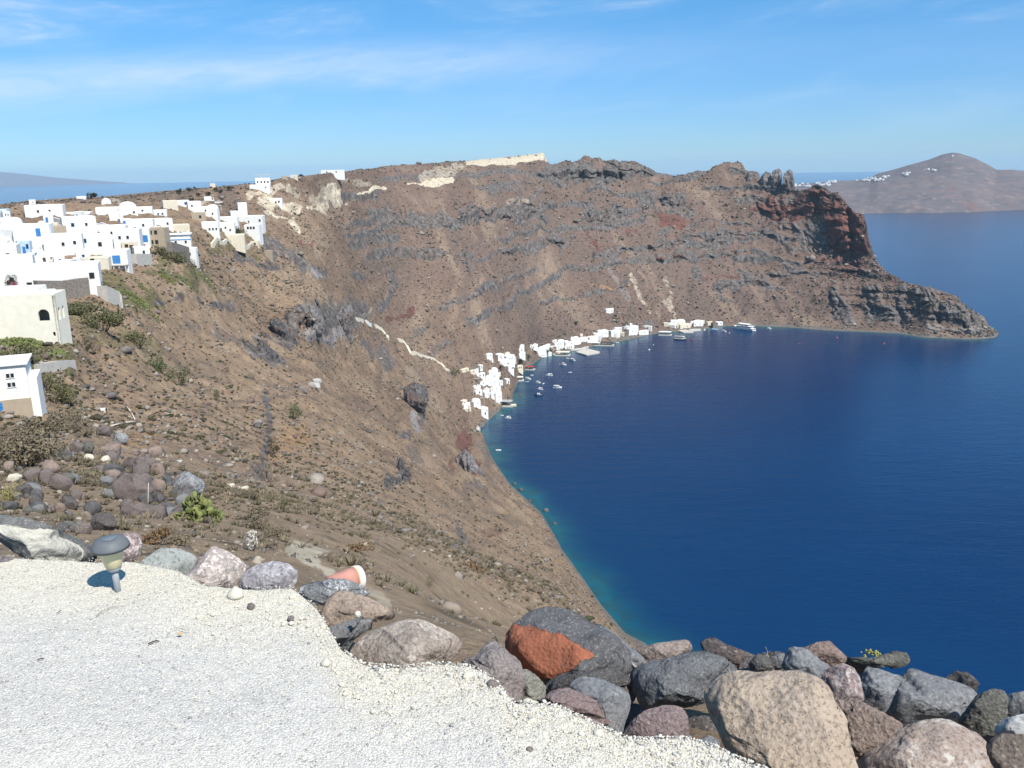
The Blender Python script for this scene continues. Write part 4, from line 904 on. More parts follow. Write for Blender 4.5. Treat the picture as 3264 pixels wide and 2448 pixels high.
LL, FF_, TT, LR = (-1, 0, .35), (0, -.35, 1), (0, 1, .3), (1, -.2, .5)
BOULDERS = [
    (Z5, [(-120, 70), (0, 78), (150, 85), (330, 150), (500, 230), (600, 290), (640, 330), (600, 400), (470, 430), (300, 420), (170, 370), (60, 300), (0, 250), (-120, 190)], 3.55, 'slab', 'long dark grey slab with a broad cream face, left of the lamp', dict(thick=.75, facets=[(-.12, -.30, 1, .40, 1), (.1, 1, .45, .62), (.9, .1, .5, .7)])),
    (Z5, [(-60, 330), (60, 335), (140, 375), (190, 415), (60, 425), (-60, 425)], 3.4, 'greyred', 'low grey stone half buried under the left end of the cream-faced slab', dict(thick=.9)),
    (Z5, [(600, 400), (640, 330), (770, 190), (880, 190), (892, 270), (850, 360), (760, 440), (650, 430)], 3.62, 'mauve', 'mauve boulder rising just behind the garden lamp', dict(facets=[(-.3, .4, 1, .6), (1, -.1, .4, .7)])),
    (Z5, [(835, 420), (900, 350), (1000, 285), (1120, 288), (1230, 335), (1245, 370), (1190, 440), (1090, 480), (1000, 460), (850, 450)], 3.5, 'greygreen', 'smooth grey-green boulder to the right of the lamp', dict(rough=.5, facets=[(0, .7, 1, .66)])),
    (Z5, [(1060, 510), (1200, 420), (1290, 300), (1340, 270), (1420, 300), (1530, 370), (1550, 410), (1500, 480), (1460, 540), (1280, 605), (1180, 580)], 3.3, 'dustymauve', 'pink-white dusty boulder between the grey-green and the lilac one', dict(facets=[(-.5, .6, .8, .55), (.4, -.7, .8, .6)])),
    (Z5, [(1480, 540), (1510, 440), (1600, 385), (1700, 365), (1800, 380), (1865, 430), (1850, 520), (1760, 580), (1680, 612), (1590, 595)], 3.3, 'lilac', 'lilac-grey rounded boulder left of the flower pot', dict(facets=[(-.8, -.1, .6, .6), (.3, .5, .8, .66)])),
    (Z6, [(240, 480), (400, 430), (560, 395), (700, 400), (860, 460), (925, 575), (700, 600), (560, 640), (420, 640), (300, 570)], 3.22, 'speckgrey', 'flat grey boulder flecked with white, in front of the flower pot', dict(facets=[(0, .8, .7, .5)])),
    (Z6, [(440, 740), (520, 590), (580, 520), (680, 495), (900, 560), (1000, 610), (1160, 700), (1175, 745), (850, 800), (520, 850), (450, 815)], 3.08, 'tan', 'tan banded slab with a white pebble on it', dict(thick=.8, facets=[(-.1, .55, 1, .5), (-1, 0, .4, .75)])),
    (Z6, [(310, 930), (430, 770), (520, 830), (800, 740), (1050, 715), (1170, 750), (1165, 800), (800, 900), (700, 1060), (650, 1155), (560, 1130), (360, 1110), (255, 1095)], 2.92, 'grey', 'dark grey boulder wedged under the tan banded slab', dict(facets=[(-.6, .2, .8, .55)])),
    (Z6, [(640, 1230), (700, 1060), (750, 960), (880, 860), (1170, 760), (1340, 735), (1420, 760), (1640, 860), (1780, 940), (1740, 1020), (1560, 1200), (1400, 1320), (1110, 1400), (900, 1420), (740, 1415), (680, 1320)], 2.76, 'speckbrown', 'large speckled brown boulder lying alone on the gravel edge', dict(thick=.85, facets=[(-.12, .75, .75, .52), (.25, -.95, .45, .62), (1, -.35, .4, .72)])),
    (Z7, [(40, 650), (190, 580), (270, 460), (330, 480), (410, 560), (510, 640), (535, 780), (500, 920), (430, 1050), (360, 1020), (320, 880), (180, 730)], 2.62, 'pinkgrey', 'grey pitted boulder with a sharp top, left of the red-faced one', dict(facets=[(-.25, .35, 1, .6), (.9, .3, .4, .7)])),
    (Z7, [(480, 960), (520, 720), (560, 690), (650, 760), (705, 830), (700, 910), (620, 990)], 2.74, 'olive', 'small olive-grey slab in the gap under the red-faced boulder', dict(facets=[(0, .2, 1, .5)])),
    (Z7, [(405, 500), (420, 430), (520, 310), (640, 220), (740, 203), (880, 225), (1000, 280), (1080, 350), (1230, 420), (1320, 520), (1345, 620), (1390, 690), (1300, 740), (1100, 725), (900, 765), (730, 790), (620, 720), (540, 650), (440, 580)], 2.98, 'redface', 'large dark boulder with a rust-red left face', dict(facets=[(-.80, .18, .62, .24, 1), (.35, .55, .8, .6), (.1, -.8, .7, .55)])),
    (Z7, [(1070, 335), (1160, 348), (1260, 420), (1400, 540), (1530, 640), (1440, 690), (1340, 660), (1200, 520)], 3.06, 'blueslab', 'leaning blue-grey slab with a white edge, right of the red-faced boulder', dict(thick=.6, facets=[(.65, .6, .5, .45, 1), (-.2, 0, 1, .5)])),
    (Z7, [(725, 880), (740, 780), (900, 715), (1080, 705), (1200, 675), (1330, 730), (1375, 790), (1345, 850), (1200, 840), (1000, 820), (900, 860), (760, 900)], 2.78, 'darkrough', 'rough black boulder under the red-faced one', dict(rough=1.6)),
    (Z7, [(890, 850), (980, 755), (1110, 765), (1270, 825), (1350, 880), (1365, 980), (1310, 1130), (1285, 1245), (1180, 1210), (1150, 1050), (1020, 920)], 2.52, 'bluegrey', 'smooth blue-grey upright boulder next to the small purple one', dict(rough=.6, facets=[(0, .15, 1, .6), (.6, .75, .4, .7), (1, -.1, .2, .75)])),
    (Z7, [(555, 1060), (700, 930), (760, 870), (880, 838), (1010, 895), (1120, 960), (1165, 1080), (1180, 1215), (1060, 1170), (900, 1100), (800, 1030), (640, 1070)], 2.45, 'purple', 'low purple-brown boulder leaning on the blue-grey upright one', dict(rough=1.3, facets=[(-.7, .4, .6, .6)])),
    (Z7, [(505, 1085), (540, 950), (570, 903), (600, 935), (637, 985), (580, 1045)], 2.38, 'cream', 'small pointed cream stone standing at the gravel edge', dict(tmpl=ICO4)),
    (Z7, [(1395, 700), (1500, 650), (1640, 620), (1800, 568), (1900, 548), (2050, 578), (2160, 620), (2110, 680), (2000, 780), (1975, 930), (1800, 965), (1660, 975), (1530, 1015), (1480, 965), (1410, 830)], 2.74, 'darkblue', 'big dark blue-grey pitted boulder left of the tan one', dict(rough=1.4, facets=[(-.1, .4, 1, .62), (.6, .6, .6, .55)])),
    (Z7, [(1380, 540), (1600, 490), (1820, 463), (1852, 540), (1700, 640), (1540, 690), (1420, 620)], 3.08, 'pinkwedge', 'pinkish wedge of rock behind the dark blue-grey boulder', dict(facets=[(.6, .3, .8, .55)])),
    (Z8, [(-20, 310), (60, 278), (130, 330), (230, 370), (330, 408), (350, 490), (200, 520), (0, 460)], 3.08, 'redblack', 'jagged red-black rock on the edge against the sea', dict(rough=1.6)),
    (Z7, [(1320, 1210), (1400, 1100), (1500, 1020), (1640, 978), (1760, 990), (1812, 1070), (1818, 1260), (1680, 1310), (1500, 1350), (1390, 1290)], 2.3, 'purple', 'rounded purple boulder resting on the white gravel by the tan one', dict(rough=1.2, facets=[(.3, .5, .8, .62)])),
    (Z7, [(1890, 1255), (2000, 1218), (2085, 1270), (2035, 1345), (1920, 1300)], 2.27, 'bluegrey', 'small grey stone in the shade of the tan boulder', dict(tmpl=ICO4)),
    (Z8, [(5, 650), (60, 555), (130, 508), (220, 500), (400, 515), (620, 503), (720, 530), (820, 570), (870, 690), (940, 800), (970, 960), (1000, 1080), (1035, 1195), (1050, 1330), (480, 1330), (340, 1140), (160, 1045), (100, 920), (15, 740)], 2.28, 'bigtan', 'biggest tan boulder with a pitted sunlit face and dark lower front', dict(thick=.95, rough=1.1, facets=[(.30, .62, .75, .46), (-.72, -.42, .55, .42), (.05, -.85, .55, .60)])),
    (Z8, [(530, 490), (560, 420), (585, 358), (680, 358), (760, 420), (855, 490), (840, 600), (700, 560), (600, 530)], 2.74, 'bluegrey', 'grey boulder directly behind the biggest tan one', dict(rough=1.2)),
    (Z8, [(590, 353), (690, 358), (780, 320), (860, 313), (910, 370), (982, 425), (930, 490), (850, 510), (760, 450), (660, 410)], 2.9, 'brownpink', 'brown peaked boulder with a pale right face, on the skyline of the sea', dict(facets=[(.8, .5, .35, .55)])),
    (Z8, [(440, 432), (545, 385), (558, 440), (535, 500), (460, 490)], 2.98, 'grey', 'small square grey block standing in a notch of the row', dict(tmpl=ICO4, facets=[(-.2, .2, 1, .5)])),
    (Z8, [(295, 470), (360, 398), (440, 430), (465, 510), (330, 520)], 2.94, 'darkrough', 'small black jagged rock beside the square grey block', dict(tmpl=ICO4, rough=1.5)),
    (Z8, [(800, 560), (870, 500), (950, 468), (1020, 498), (1062, 570), (1095, 710), (1000, 740), (900, 715), (850, 640)], 2.68, 'mauve', 'mauve rounded boulder right of the biggest tan one', dict()),
    (Z8, [(1070, 710), (1115, 500), (1200, 468), (1330, 468), (1415, 480), (1412, 535), (1345, 600), (1295, 700), (1255, 785), (1170, 775)], 2.74, 'bluegrey', 'squarish grey pitted boulder split by a shadowed gap from the large grey one', dict(rough=1.3, facets=[(-.1, .3, 1, .62)])),
    (Z8, [(930, 460), (1000, 403), (1080, 440), (1200, 420), (1330, 368), (1362, 370), (1417, 470), (1330, 495), (1200, 490), (1120, 530), (1040, 510)], 2.94, 'oliveblack', 'dark brown ridge of rock with a pointed right tip above the grey boulders', dict(rough=1.4)),
    (Z8, [(1250, 785), (1350, 610), (1420, 478), (1560, 488), (1680, 508), (1812, 570), (1832, 620), (1905, 680), (1850, 770), (1830, 870), (1600, 870), (1420, 900), (1320, 850)], 2.78, 'bluegrey', 'large pale grey boulder on the right with a chipped top', dict(rough=.8, facets=[(-.1, .3, 1, .58), (.3, .85, .4, .66)])),
    (Z8, [(890, 720), (1010, 705), (1130, 755), (1250, 825), (1330, 865), (1375, 930), (1290, 1010), (1200, 1090), (1080, 1120), (1010, 1040), (955, 920)], 2.5, 'brownrough', 'rough crumbly brown boulder touching the right side of the tan one', dict(rough=2.0)),
    (Z8, [(1060, 1130), (1200, 1010), (1330, 935), (1420, 885), (1580, 845), (1680, 848), (1800, 908), (1910, 968), (1990, 1080), (2050, 1195), (2070, 1330), (1080, 1330)], 2.32, 'pinkfront', 'wide pale pink-brown boulder at the bottom right', dict(thick=.9, rough=1.3, facets=[(.2, .7, .7, .56), (-.7, -.3, .6, .6)])),
    (Z8, [(1760, 870), (1890, 690), (1990, 648), (2080, 660), (2095, 740), (2085, 840), (2030, 910), (1990, 1040), (1890, 970)], 2.6, 'oliveblack', 'dark olive boulder between the pale grey and the smooth white-grey one', dict(rough=1.3)),
    (Z8, [(2085, 730), (2120, 680), (2212, 660), (2300, 690), (2300, 820), (2130, 830), (2080, 810)], 2.72, 'grey', 'grey pitted boulder at the right edge against the water', dict()),
    (Z8, [(2020, 910), (2090, 850), (2212, 818), (2320, 830), (2320, 1000), (2100, 980), (2010, 960)], 2.48, 'palegrey', 'smooth white-grey boulder at the right edge', dict(rough=.4)),
    (Z8, [(1960, 1060), (2000, 985), (2080, 955), (2212, 965), (2330, 1010), (2330, 1320), (2060, 1320)], 2.3, 'darkbrown', 'dark brown rounded boulder in the bottom right corner', dict()),
]
for i, (fr, pts, r, mk, lab, kw) in enumerate(BOULDERS):
    if fr is Z7 or fr is Z8:                    # the row on the right is packed tight
        mx_, my_ = np.mean([p[0] for p in pts]), np.mean([p[1] for p in pts]); lo = max(p[1] for p in pts); up_y = min(p[1] for p in pts)
        pts = [(mx_ + (p[0] - mx_) * 1.12, p[1] + (p[1] - my_) * (0.20 if p[1] > my_ else 0.05)) for p in pts]
    boulder(fr, pts, r, RM[mk], lab, seed=i * 7 + 3, **kw)
# ------------------------------------------------------------------ crags and pinnacles on the hillside, rubble below the terrace
def crag_mat(name, c1, c2, c3, sc):
    m = Nodes(name)
    a = m.noise(0.9 * sc, 7, 0.7, m.mapping((1, 1, 0.55))); b = m.noise(0.16 * sc, 4, 0.6)
    c = m.mix(m.rng(a, 0.36, 0.64), c1, c2); c = m.mix(m.rng(b, 0.5, 0.64), c, c3)
    m.color(c).rough(0.95); m.p.inputs['Specular IOR Level'].default_value = 0.1
    m.bump(m.math('ADD', m.math('MULTIPLY', a, 1.0), m.math('MULTIPLY', m.voro(0.7 * sc, m.mapping((1, 1, 0.4))), 0.8)), 0.9, 1.6 / sc)
    return m.m
CRM = {'lava': crag_mat('dark_lava_crag', (0.060, 0.056, 0.058), (0.20, 0.185, 0.185), (0.13, 0.095, 0.08), 1.0),
       'ash': crag_mat('grey_ash_crag', (0.13, 0.12, 0.122), (0.30, 0.28, 0.275), (0.17, 0.135, 0.12), 0.7),
       'far': crag_mat('far_lava_crag', (0.085, 0.078, 0.078), (0.31, 0.285, 0.275), (0.14, 0.10, 0.085), 0.35)}
Z1, Z2, Z3, Z9 = (0, 450, 1000 / 2212), (900, 450, 1000 / 2212), (1800, 450, 1000 / 2212), (900, 1100, 1000 / 2212)
CRAGS = [
    (Z3, [(1080, 300), (1095, 250), (1130, 232), (1180, 238), (1240, 228), (1268, 260), (1268, 330), (1200, 352), (1110, 347)], 1226, 'far', 'rock_pinnacle', 'broad grey rock wall at the left end of the pinnacles on the crest'),
    (Z3, [(1262, 335), (1268, 250), (1300, 218), (1350, 212), (1378, 230), (1374, 325), (1330, 350)], 1228, 'far', 'rock_pinnacle', 'blunt ribbed pinnacle just right of the broad rock wall on the crest'),
    (Z3, [(1368, 335), (1383, 240), (1410, 225), (1425, 203), (1442, 208), (1458, 245), (1454, 338), (1410, 350)], 1229, 'far', 'rock_pinnacle', 'thin middle pinnacle on the crest between two thicker ones'),
    (Z3, [(1448, 340), (1458, 240), (1478, 195), (1495, 183), (1522, 198), (1533, 235), (1530, 335), (1490, 350)], 1229, 'far', 'rock_pinnacle', 'tallest pointed pinnacle on the crest'),
    (Z3, [(1526, 345), (1538, 270), (1558, 210), (1585, 195), (1610, 198), (1615, 270), (1630, 340), (1580, 356)], 1229, 'far', 'rock_pinnacle', 'free-standing leaning pinnacle at the right end of the row on the crest'),
    (Z1, [(1885, 1270), (1960, 1235), (2012, 1300), (2062, 1400), (2125, 1410), (2112, 1445), (2000, 1485), (1958, 1455), (1928, 1340)], 0, 'lava', 'rock_crag', 'black angular crag at the left of the cliffs on the middle spur'),
    (Z2, [(80, 1180), (140, 1145), (200, 1148), (262, 1190), (302, 1280), (282, 1385), (200, 1435), (138, 1400), (150, 1310), (100, 1250)], 0, 'ash', 'rock_crag', 'knobbly grey crag in the middle of the cliffs on the middle spur'),
    (Z2, [(310, 1260), (400, 1200), (470, 1135), (512, 1185), (492, 1330), (512, 1425), (430, 1445), (350, 1425), (318, 1340)], 0, 'ash', 'rock_crag', 'pale overhanging crag at the right of the cliffs on the middle spur'),
    (Z1, [(1805, 1440), (1850, 1395), (1900, 1450), (1965, 1500), (1975, 1585), (1900, 1565), (1828, 1535)], 0, 'lava', 'rock_crag', 'broken dark outcrop below the cliffs of the middle spur'),
    (Z9, [(850, 300), (930, 255), (1012, 285), (1034, 360), (1012, 440), (1002, 580), (960, 608), (898, 510), (858, 400)], 0, 'lava', 'rock_crag', 'tapering grey crag hanging above the left end of the harbour'),
    (Z9, [(830, 775), (872, 860), (915, 920), (882, 965), (820, 942), (748, 975), (758, 918), (800, 870)], 0, 'lava', 'rock_crag', 'dark outcrop with a shadowed hollow lower on the slope'),
    (Z9, [(1215, 790), (1290, 730), (1340, 770), (1390, 870), (1440, 900), (1400, 960), (1320, 980), (1240, 930)], 0, 'ash', 'rock_crag', 'brown fractured bluff above the shore, below the red scar'),
]
for i, (fr, pts, r, mk, nm, lab) in enumerate(CRAGS):
    ox, oy, sc = fr
    cx_, cy_ = ox + np.mean([p[0] for p in pts]) * sc, oy + (min(p[1] for p in pts) * 0.35 + max(p[1] for p in pts) * 0.65) * sc
    if r < 1000:
        x, y, z = hit(cx_, cy_, 60); r = math.hypot(x, y) * 1.006 + 1.0
    if nm == 'rock_pinnacle':                 # they stand along the crest line, a little in front of it
        r = float(np.interp(float(pix(cx_, cy_)[0]), AZ, kc[0])) - (24.0 if cx_ < 2420 else 14.0)
        lo = max(p[1] for p in pts); pts = [(p[0], p[1] + (26 if p[1] > lo - 30 else 0)) for p in pts]
    boulder(fr, pts, r, CRM[mk], lab, nm, 0.62, 60 + i, (), ICO5 if mk != 'far' else ICO4, 1.9, None, 'rock pinnacles on the crest' if nm == 'rock_pinnacle' else 'crags on the hillside', rexact=r, chips=10, cat='rock', ribs=1.0 if nm == 'rock_crag' else 0.85, box=4.0)

def rock_at(px, py, w_, h_, mat, label, seed, group=None, name='boulder', cat='boulder', tmpl=None, rmin=6.0, rough=1.2, dy=0.0, thick=0.8, facets=()):
    """a loose stone whose foot stands on the slope at a pixel of the photograph, w_ x h_ pixels across"""
    g = np.random.default_rng(seed)
    x, y, z = hit(px, py, rmin); r = math.hypot(x, y)
    px, py = (float(q_) for q_ in project(x, y, z))
    n = 9; th = np.linspace(0, 2 * math.pi, n, endpoint=False) + g.uniform(-.25, .25, n)
    rr = g.uniform(0.82, 1.12, n)
    pts = [(px + w_ / 2 * rr[k] * math.cos(th[k]), py - h_ * 0.36 - h_ / 2 * rr[k] * math.sin(th[k])) for k in range(n)]
    return boulder((0, 0, 1), pts, r, mat, label, name, thick, seed, facets, tmpl or ICO3, rough, None, group, rexact=r, chips=8, cat=cat)
RM['pile'] = rock_mat('pile_rock', (0.135, 0.108, 0.102), (0.185, 0.150, 0.138), (0.095, 0.080, 0.078), 9, pit=.8)
RM['piledark'] = rock_mat('dark_pile_rock', (0.085, 0.076, 0.074), (0.125, 0.110, 0.105), (0.060, 0.055, 0.054), 9, pit=.8)
RUB = [  # big pieces of the tumbled pile left of the prickly pear
    (430, 1615, 150, 105, 'pile', 'largest purple-brown rock of the pile, with a flat sunlit face'), (455, 1525, 130, 60, 'pile', 'flat purple-grey rock at the top of the pile'),
    (600, 1595, 110, 90, 'speckgrey', 'grey layered rock just above the prickly pear'), (540, 1570, 40, 45, 'darkrough', 'small round black rock left of the grey layered one'),
    (330, 1690, 105, 75, 'piledark', 'dark rock in the pile above the garden lamp'), (440, 1690, 140, 70, 'pile', 'broad dusty grey rock behind the lamp, under the largest purple-brown one'),
    (265, 1700, 70, 45, 'pile', 'low brown rock directly above the cream-faced slab'), (510, 1650, 60, 40, 'brownrough', 'brown rock with a thin stick leaning over it'),
    (365, 1545, 75, 55, 'darkrough', 'tilted black slab in the middle of the pile'), (345, 1570, 60, 40, 'grey', 'grey wedge under the tilted black slab'),
    (110, 1560, 70, 60, 'pile', 'dark brown rock at the left top of the pile'), (150, 1565, 65, 60, 'pile', 'grey-brown rock second from the left top of the pile'), (195, 1580, 75, 70, 'pile', 'rounded brown rock right of the two at the left top'),
    (80, 1600, 60, 55, 'piledark', 'black rock at the lower left of the pile'), (120, 1612, 50, 45, 'darkrough', 'small black rock below the left top of the pile'), (245, 1610, 46, 42, 'pile', 'small round rock right of the rounded brown one'),
    (335, 1395, 60, 40, 'pile', 'grey rock beside the fallen white pole'), (385, 1420, 56, 46, 'speckgrey', 'grey rock below the fallen white pole'), (262, 1430, 36, 26, 'darkblue', 'lone dark stone in the ochre patch of the slope'),
    (245, 1455, 60, 40, 'pile', 'orange-lichened rock on the edge of the ochre patch'), (50, 1560, 60, 34, 'cream', 'pale flat stone left of the pile'), (285, 1485, 34, 26, 'cream', 'pale stone at the top of the pile'), (340, 1492, 36, 24, 'cream', 'cream stone right of the pale one at the top of the pile'),
    (510, 1450, 24, 30, 'cream', 'small upright pale block right of the pile'), (1000, 1240, 46, 24, 'palegrey', 'long pale boulder lying on the open slope'),
]
for i, (px, py, w_, h_, mk, lab) in enumerate(RUB):
    rock_at(px, py, w_, h_, RM[mk], lab, 300 + i, 'tumbled rocks below the terrace', tmpl=ICO4 if w_ > 90 else ICO3)
g = np.random.default_rng(42)
kind_ = [('pile', 'small purple-brown rock'), ('darkrough', 'small rough black rock'), ('piledark', 'small grey-red rock'), ('oliveblack', 'small dark olive rock'), ('grey', 'small plain grey rock'), ('brownrough', 'small crumbly brown rock')]
for i in range(230):
    px = 30 + 560 * g.random(); py = 1445 + 270 * g.random()
    if vnoise(px / 60, py / 40, 3, 31) < 0.40 or py > 1735 - (px > 330) * 40 or py < 1480 - px * .05 and px < 200: continue
    s_ = 20 + 50 * g.random() ** 2
    rock_at(px, py, s_, s_ * g.uniform(.6, .95), RM[kind_[i % 6][0]], kind_[i % 6][1] + ' filling the tumbled pile below the terrace', 400 + i, 'small rocks filling the pile', 'rock', 'rock', ICO2)
# shore rocks
for i, (px, py, w_) in enumerate([(1740, 1632, 20), (1715, 1650, 26), (1700, 1640, 18), (1768, 1672, 14), (1725, 1668, 16), (1690, 1600, 18), (1660, 1565, 16), (1640, 1545, 14), (1545, 1350, 14), (1560, 1328, 13), (1575, 1318, 12), (1600, 1305, 11)]):
    x, y = at_sea(px, py)
    r = math.hypot(x, y)
    pts = [(px + w_ / 2 * math.cos(a) * g.uniform(.8, 1.15), py - w_ * .2 - w_ * .4 * math.sin(a) * g.uniform(.8, 1.15)) for a in np.linspace(0, 6.283, 8, endpoint=False)]
    boulder((0, 0, 1), pts, r, RM['darkrough'] if i != 0 else RM['greyred'], 'dark boulder awash at the foot of the near slope' if i else 'pale round boulder standing in the shallows off the near slope', 'boulder', .9, 800 + i, (), ICO2, 1.5, None, 'boulders along the waterline', rexact=r)

# stones wedged in the gaps of the boulder row
g = np.random.default_rng(52)
gaps = [(1690, 2200, 90), (1760, 2160, 110), (1960, 2215, 110), (2010, 2290, 120), (2080, 2160, 120), (2130, 2300, 110), (2200, 2130, 100), (2240, 2330, 120), (2290, 2150, 110), (2420, 2140, 120), (2480, 2120, 90), (2560, 2180, 130), (2640, 2150, 110), (2700, 2260, 120), (2760, 2180, 110), (2770, 2290, 120), (2840, 2330, 110), (2950, 2280, 130), (3030, 2260, 120), (3110, 2320, 120), (3180, 2290, 110), (3230, 2350, 120), (3060, 2190, 110), (2920, 2350, 110)]
words_ = ['below the pinkish wedge', 'under the leaning blue-grey slab', 'left of the rounded purple boulder', 'behind the rounded purple boulder', 'under the pinkish wedge', 'in the shaded hollow left of the tan boulder', 'behind the big dark blue-grey boulder', 'at the left foot of the tan boulder', 'under the jagged red-black rock', 'behind the top of the tan boulder', 'in the notch beside the square grey block', 'under the brown peaked boulder', 'right of the brown peaked boulder', 'under the mauve rounded boulder', 'under the dark brown ridge of rock', 'above the crumbly brown boulder', 'right of the crumbly brown boulder', 'under the large pale grey boulder', 'right of the large pale grey boulder', 'left of the dark olive boulder', 'under the dark olive boulder', 'between the two boulders at the right edge', 'behind the dark olive boulder', 'above the wide pale pink-brown boulder']
for i, ((px, py, w_), wd) in enumerate(zip(gaps, words_)):
    n = 9; th_ = np.linspace(0, 6.283, n, endpoint=False) + g.uniform(-.25, .25, n)
    pts = [(px + w_ * .62 * g.uniform(.85, 1.15) * math.cos(a), py - w_ * .5 * g.uniform(.85, 1.15) * math.sin(a)) for a in th_]
    boulder((0, 0, 1), pts, 2.98, RM[['darkrough', 'grey', 'piledark', 'darkblue', 'pinkgrey'][i % 5]], 'dark stone wedged ' + wd, seed=930 + i, tmpl=ICO4, rough=1.3, group='stones wedged between the boulders')
# ------------------------------------------------------------------ houses
def plain_mat(name, c, rough=0.85, var=0.10, scale=1.2, bump=0.0, c2=None):
    m = Nodes(name); a = m.noise(scale, 5, 0.6)
    c2 = c2 or tuple(x * (1 - var) for x in c)
    m.color(m.mix(m.rng(a, 0.40, 0.72), c, c2)).rough(rough)
    if bump: m.bump(m.noise(scale * 6, 5, 0.7), bump, 0.05)
    return m.m
HM = {'white': plain_mat('whitewash', (0.80, 0.79, 0.765), c2=(0.70, 0.68, 0.63)), 'cream': plain_mat('cream_plaster', (0.70, 0.63, 0.50), c2=(0.60, 0.53, 0.41)),
      'palecream': plain_mat('pale_cream_plaster', (0.84, 0.79, 0.66), c2=(0.76, 0.70, 0.56)), 'beige': plain_mat('beige_plaster', (0.42, 0.345, 0.255), c2=(0.35, 0.28, 0.205)), 'grey': plain_mat('grey_plaster', (0.46, 0.44, 0.41), c2=(0.38, 0.36, 0.33)),
      'blue': plain_mat('blue_paint', (0.05, 0.22, 0.52), var=0.2), 'lightblue': plain_mat('pale_blue_wash', (0.50, 0.62, 0.74)), 'glass': plain_mat('window_glass', (0.025, 0.03, 0.035), 0.15, 0.0),
      'wood': plain_mat('dark_wood', (0.085, 0.055, 0.035), 0.7), 'red': plain_mat('red_paint', (0.42, 0.055, 0.04)), 'roofgrey': plain_mat('grey_felt_roof', (0.36, 0.36, 0.345)), 'brown': plain_mat('brown_roof', (0.19, 0.15, 0.115)),
      'awning': plain_mat('pale_awning', (0.72, 0.69, 0.58)), 'concrete': plain_mat('pale_concrete', (0.52, 0.49, 0.435), c2=(0.42, 0.39, 0.35)), 'stone': plain_mat('rubble_stone', (0.26, 0.225, 0.19), 0.95, 0.5, 2.2, 0.8, (0.13, 0.11, 0.10)),
      'navy': plain_mat('navy_paint', (0.015, 0.035, 0.10)), 'orange': plain_mat('orange_paint', (0.65, 0.17, 0.03)), 'dark': plain_mat('dark_canvas', (0.06, 0.05, 0.05)), 'tyre': plain_mat('rubber', (0.02, 0.02, 0.02)), 'pink': plain_mat('magenta_petals', (0.55, 0.04, 0.20))}

def box_bm(bm, x0, x1, y0, y1, z0, z1):
    v = [bm.verts.new(p) for p in ((x0, y0, z0), (x1, y0, z0), (x1, y1, z0), (x0, y1, z0), (x0, y0, z1), (x1, y0, z1), (x1, y1, z1), (x0, y1, z1))]
    for f in ((3, 2, 1, 0), (4, 5, 6, 7), (0, 1, 5, 4), (1, 2, 6, 5), (2, 3, 7, 6), (3, 0, 4, 7)): bm.faces.new([v[k] for k in f])
def box(name, x0, x1, y0, y1, z0, z1, mat, parent):
    bm = bmesh.new(); box_bm(bm, x0, x1, y0, y1, z0, z1); return obj_bm(name, bm, mat, parent)
_open = {}
def opening(kind, u, zc, W, D, parent, mat_key, w_, h_, side='f'):
    """a window (frame with a pane set into it) or a door (leaf with a handle) on the front (f), right (r) or left (l) wall"""
    key = (kind, mat_key, round(w_, 2), round(h_, 2))
    if key not in _open:
        bm = bmesh.new(); t = min(0.14, w_ * 0.16)
        if kind == 'window':
            for a in ((-w_ / 2, -w_ / 2 + t, 0, h_), (w_ / 2 - t, w_ / 2, 0, h_), (-w_ / 2 + t, w_ / 2 - t, 0, t), (-w_ / 2 + t, w_ / 2 - t, h_ - t, h_)): box_bm(bm, a[0], a[1], -0.07, 0.02, a[2], a[3])
        else: box_bm(bm, -w_ / 2, w_ / 2, -0.05, 0.02, 0, h_)
        me = bpy.data.meshes.new(kind); bm.to_mesh(me); bm.free(); me.materials.append(HM[mat_key])
        bm = bmesh.new()
        if kind == 'window': box_bm(bm, -w_ / 2 + t, w_ / 2 - t, -0.025, 0.02, t, h_ - t)
        else: box_bm(bm, w_ * 0.3, w_ * 0.4, -0.10, -0.05, h_ * .45, h_ * .5)
        m2 = bpy.data.meshes.new('pane'); bm.to_mesh(m2); bm.free(); m2.materials.append(HM['glass'])
        _open[key] = (me, m2)
    me, m2 = _open[key]
    o = bpy.data.objects.new(kind, me); COL.objects.link(o); o.parent = parent
    p = bpy.data.objects.new('pane' if kind == 'window' else 'handle', m2); COL.objects.link(p); p.parent = o
    if side == 'f': o.location = (u * W / 2, -D / 2 - 0.004, zc)
    elif side == 'r': o.location = (W / 2 + 0.004, u * D / 2, zc); o.rotation_euler = (0, 0, rad(90))
    else: o.location = (-W / 2 - 0.004, -u * D / 2, zc); o.rotation_euler = (0, 0, rad(-90))
    return o

def place(px, py, rmin=60, sea_level=None):
    """where a building stands: hillside point under the pixel, or the quay if that is at the waterline"""
    if sea_level is not None:
        x, y = at_sea(px, py, sea_level); return x, y, sea_level
    x, y, z = hit(px, py, rmin); return x, y, max(z, 0.8)

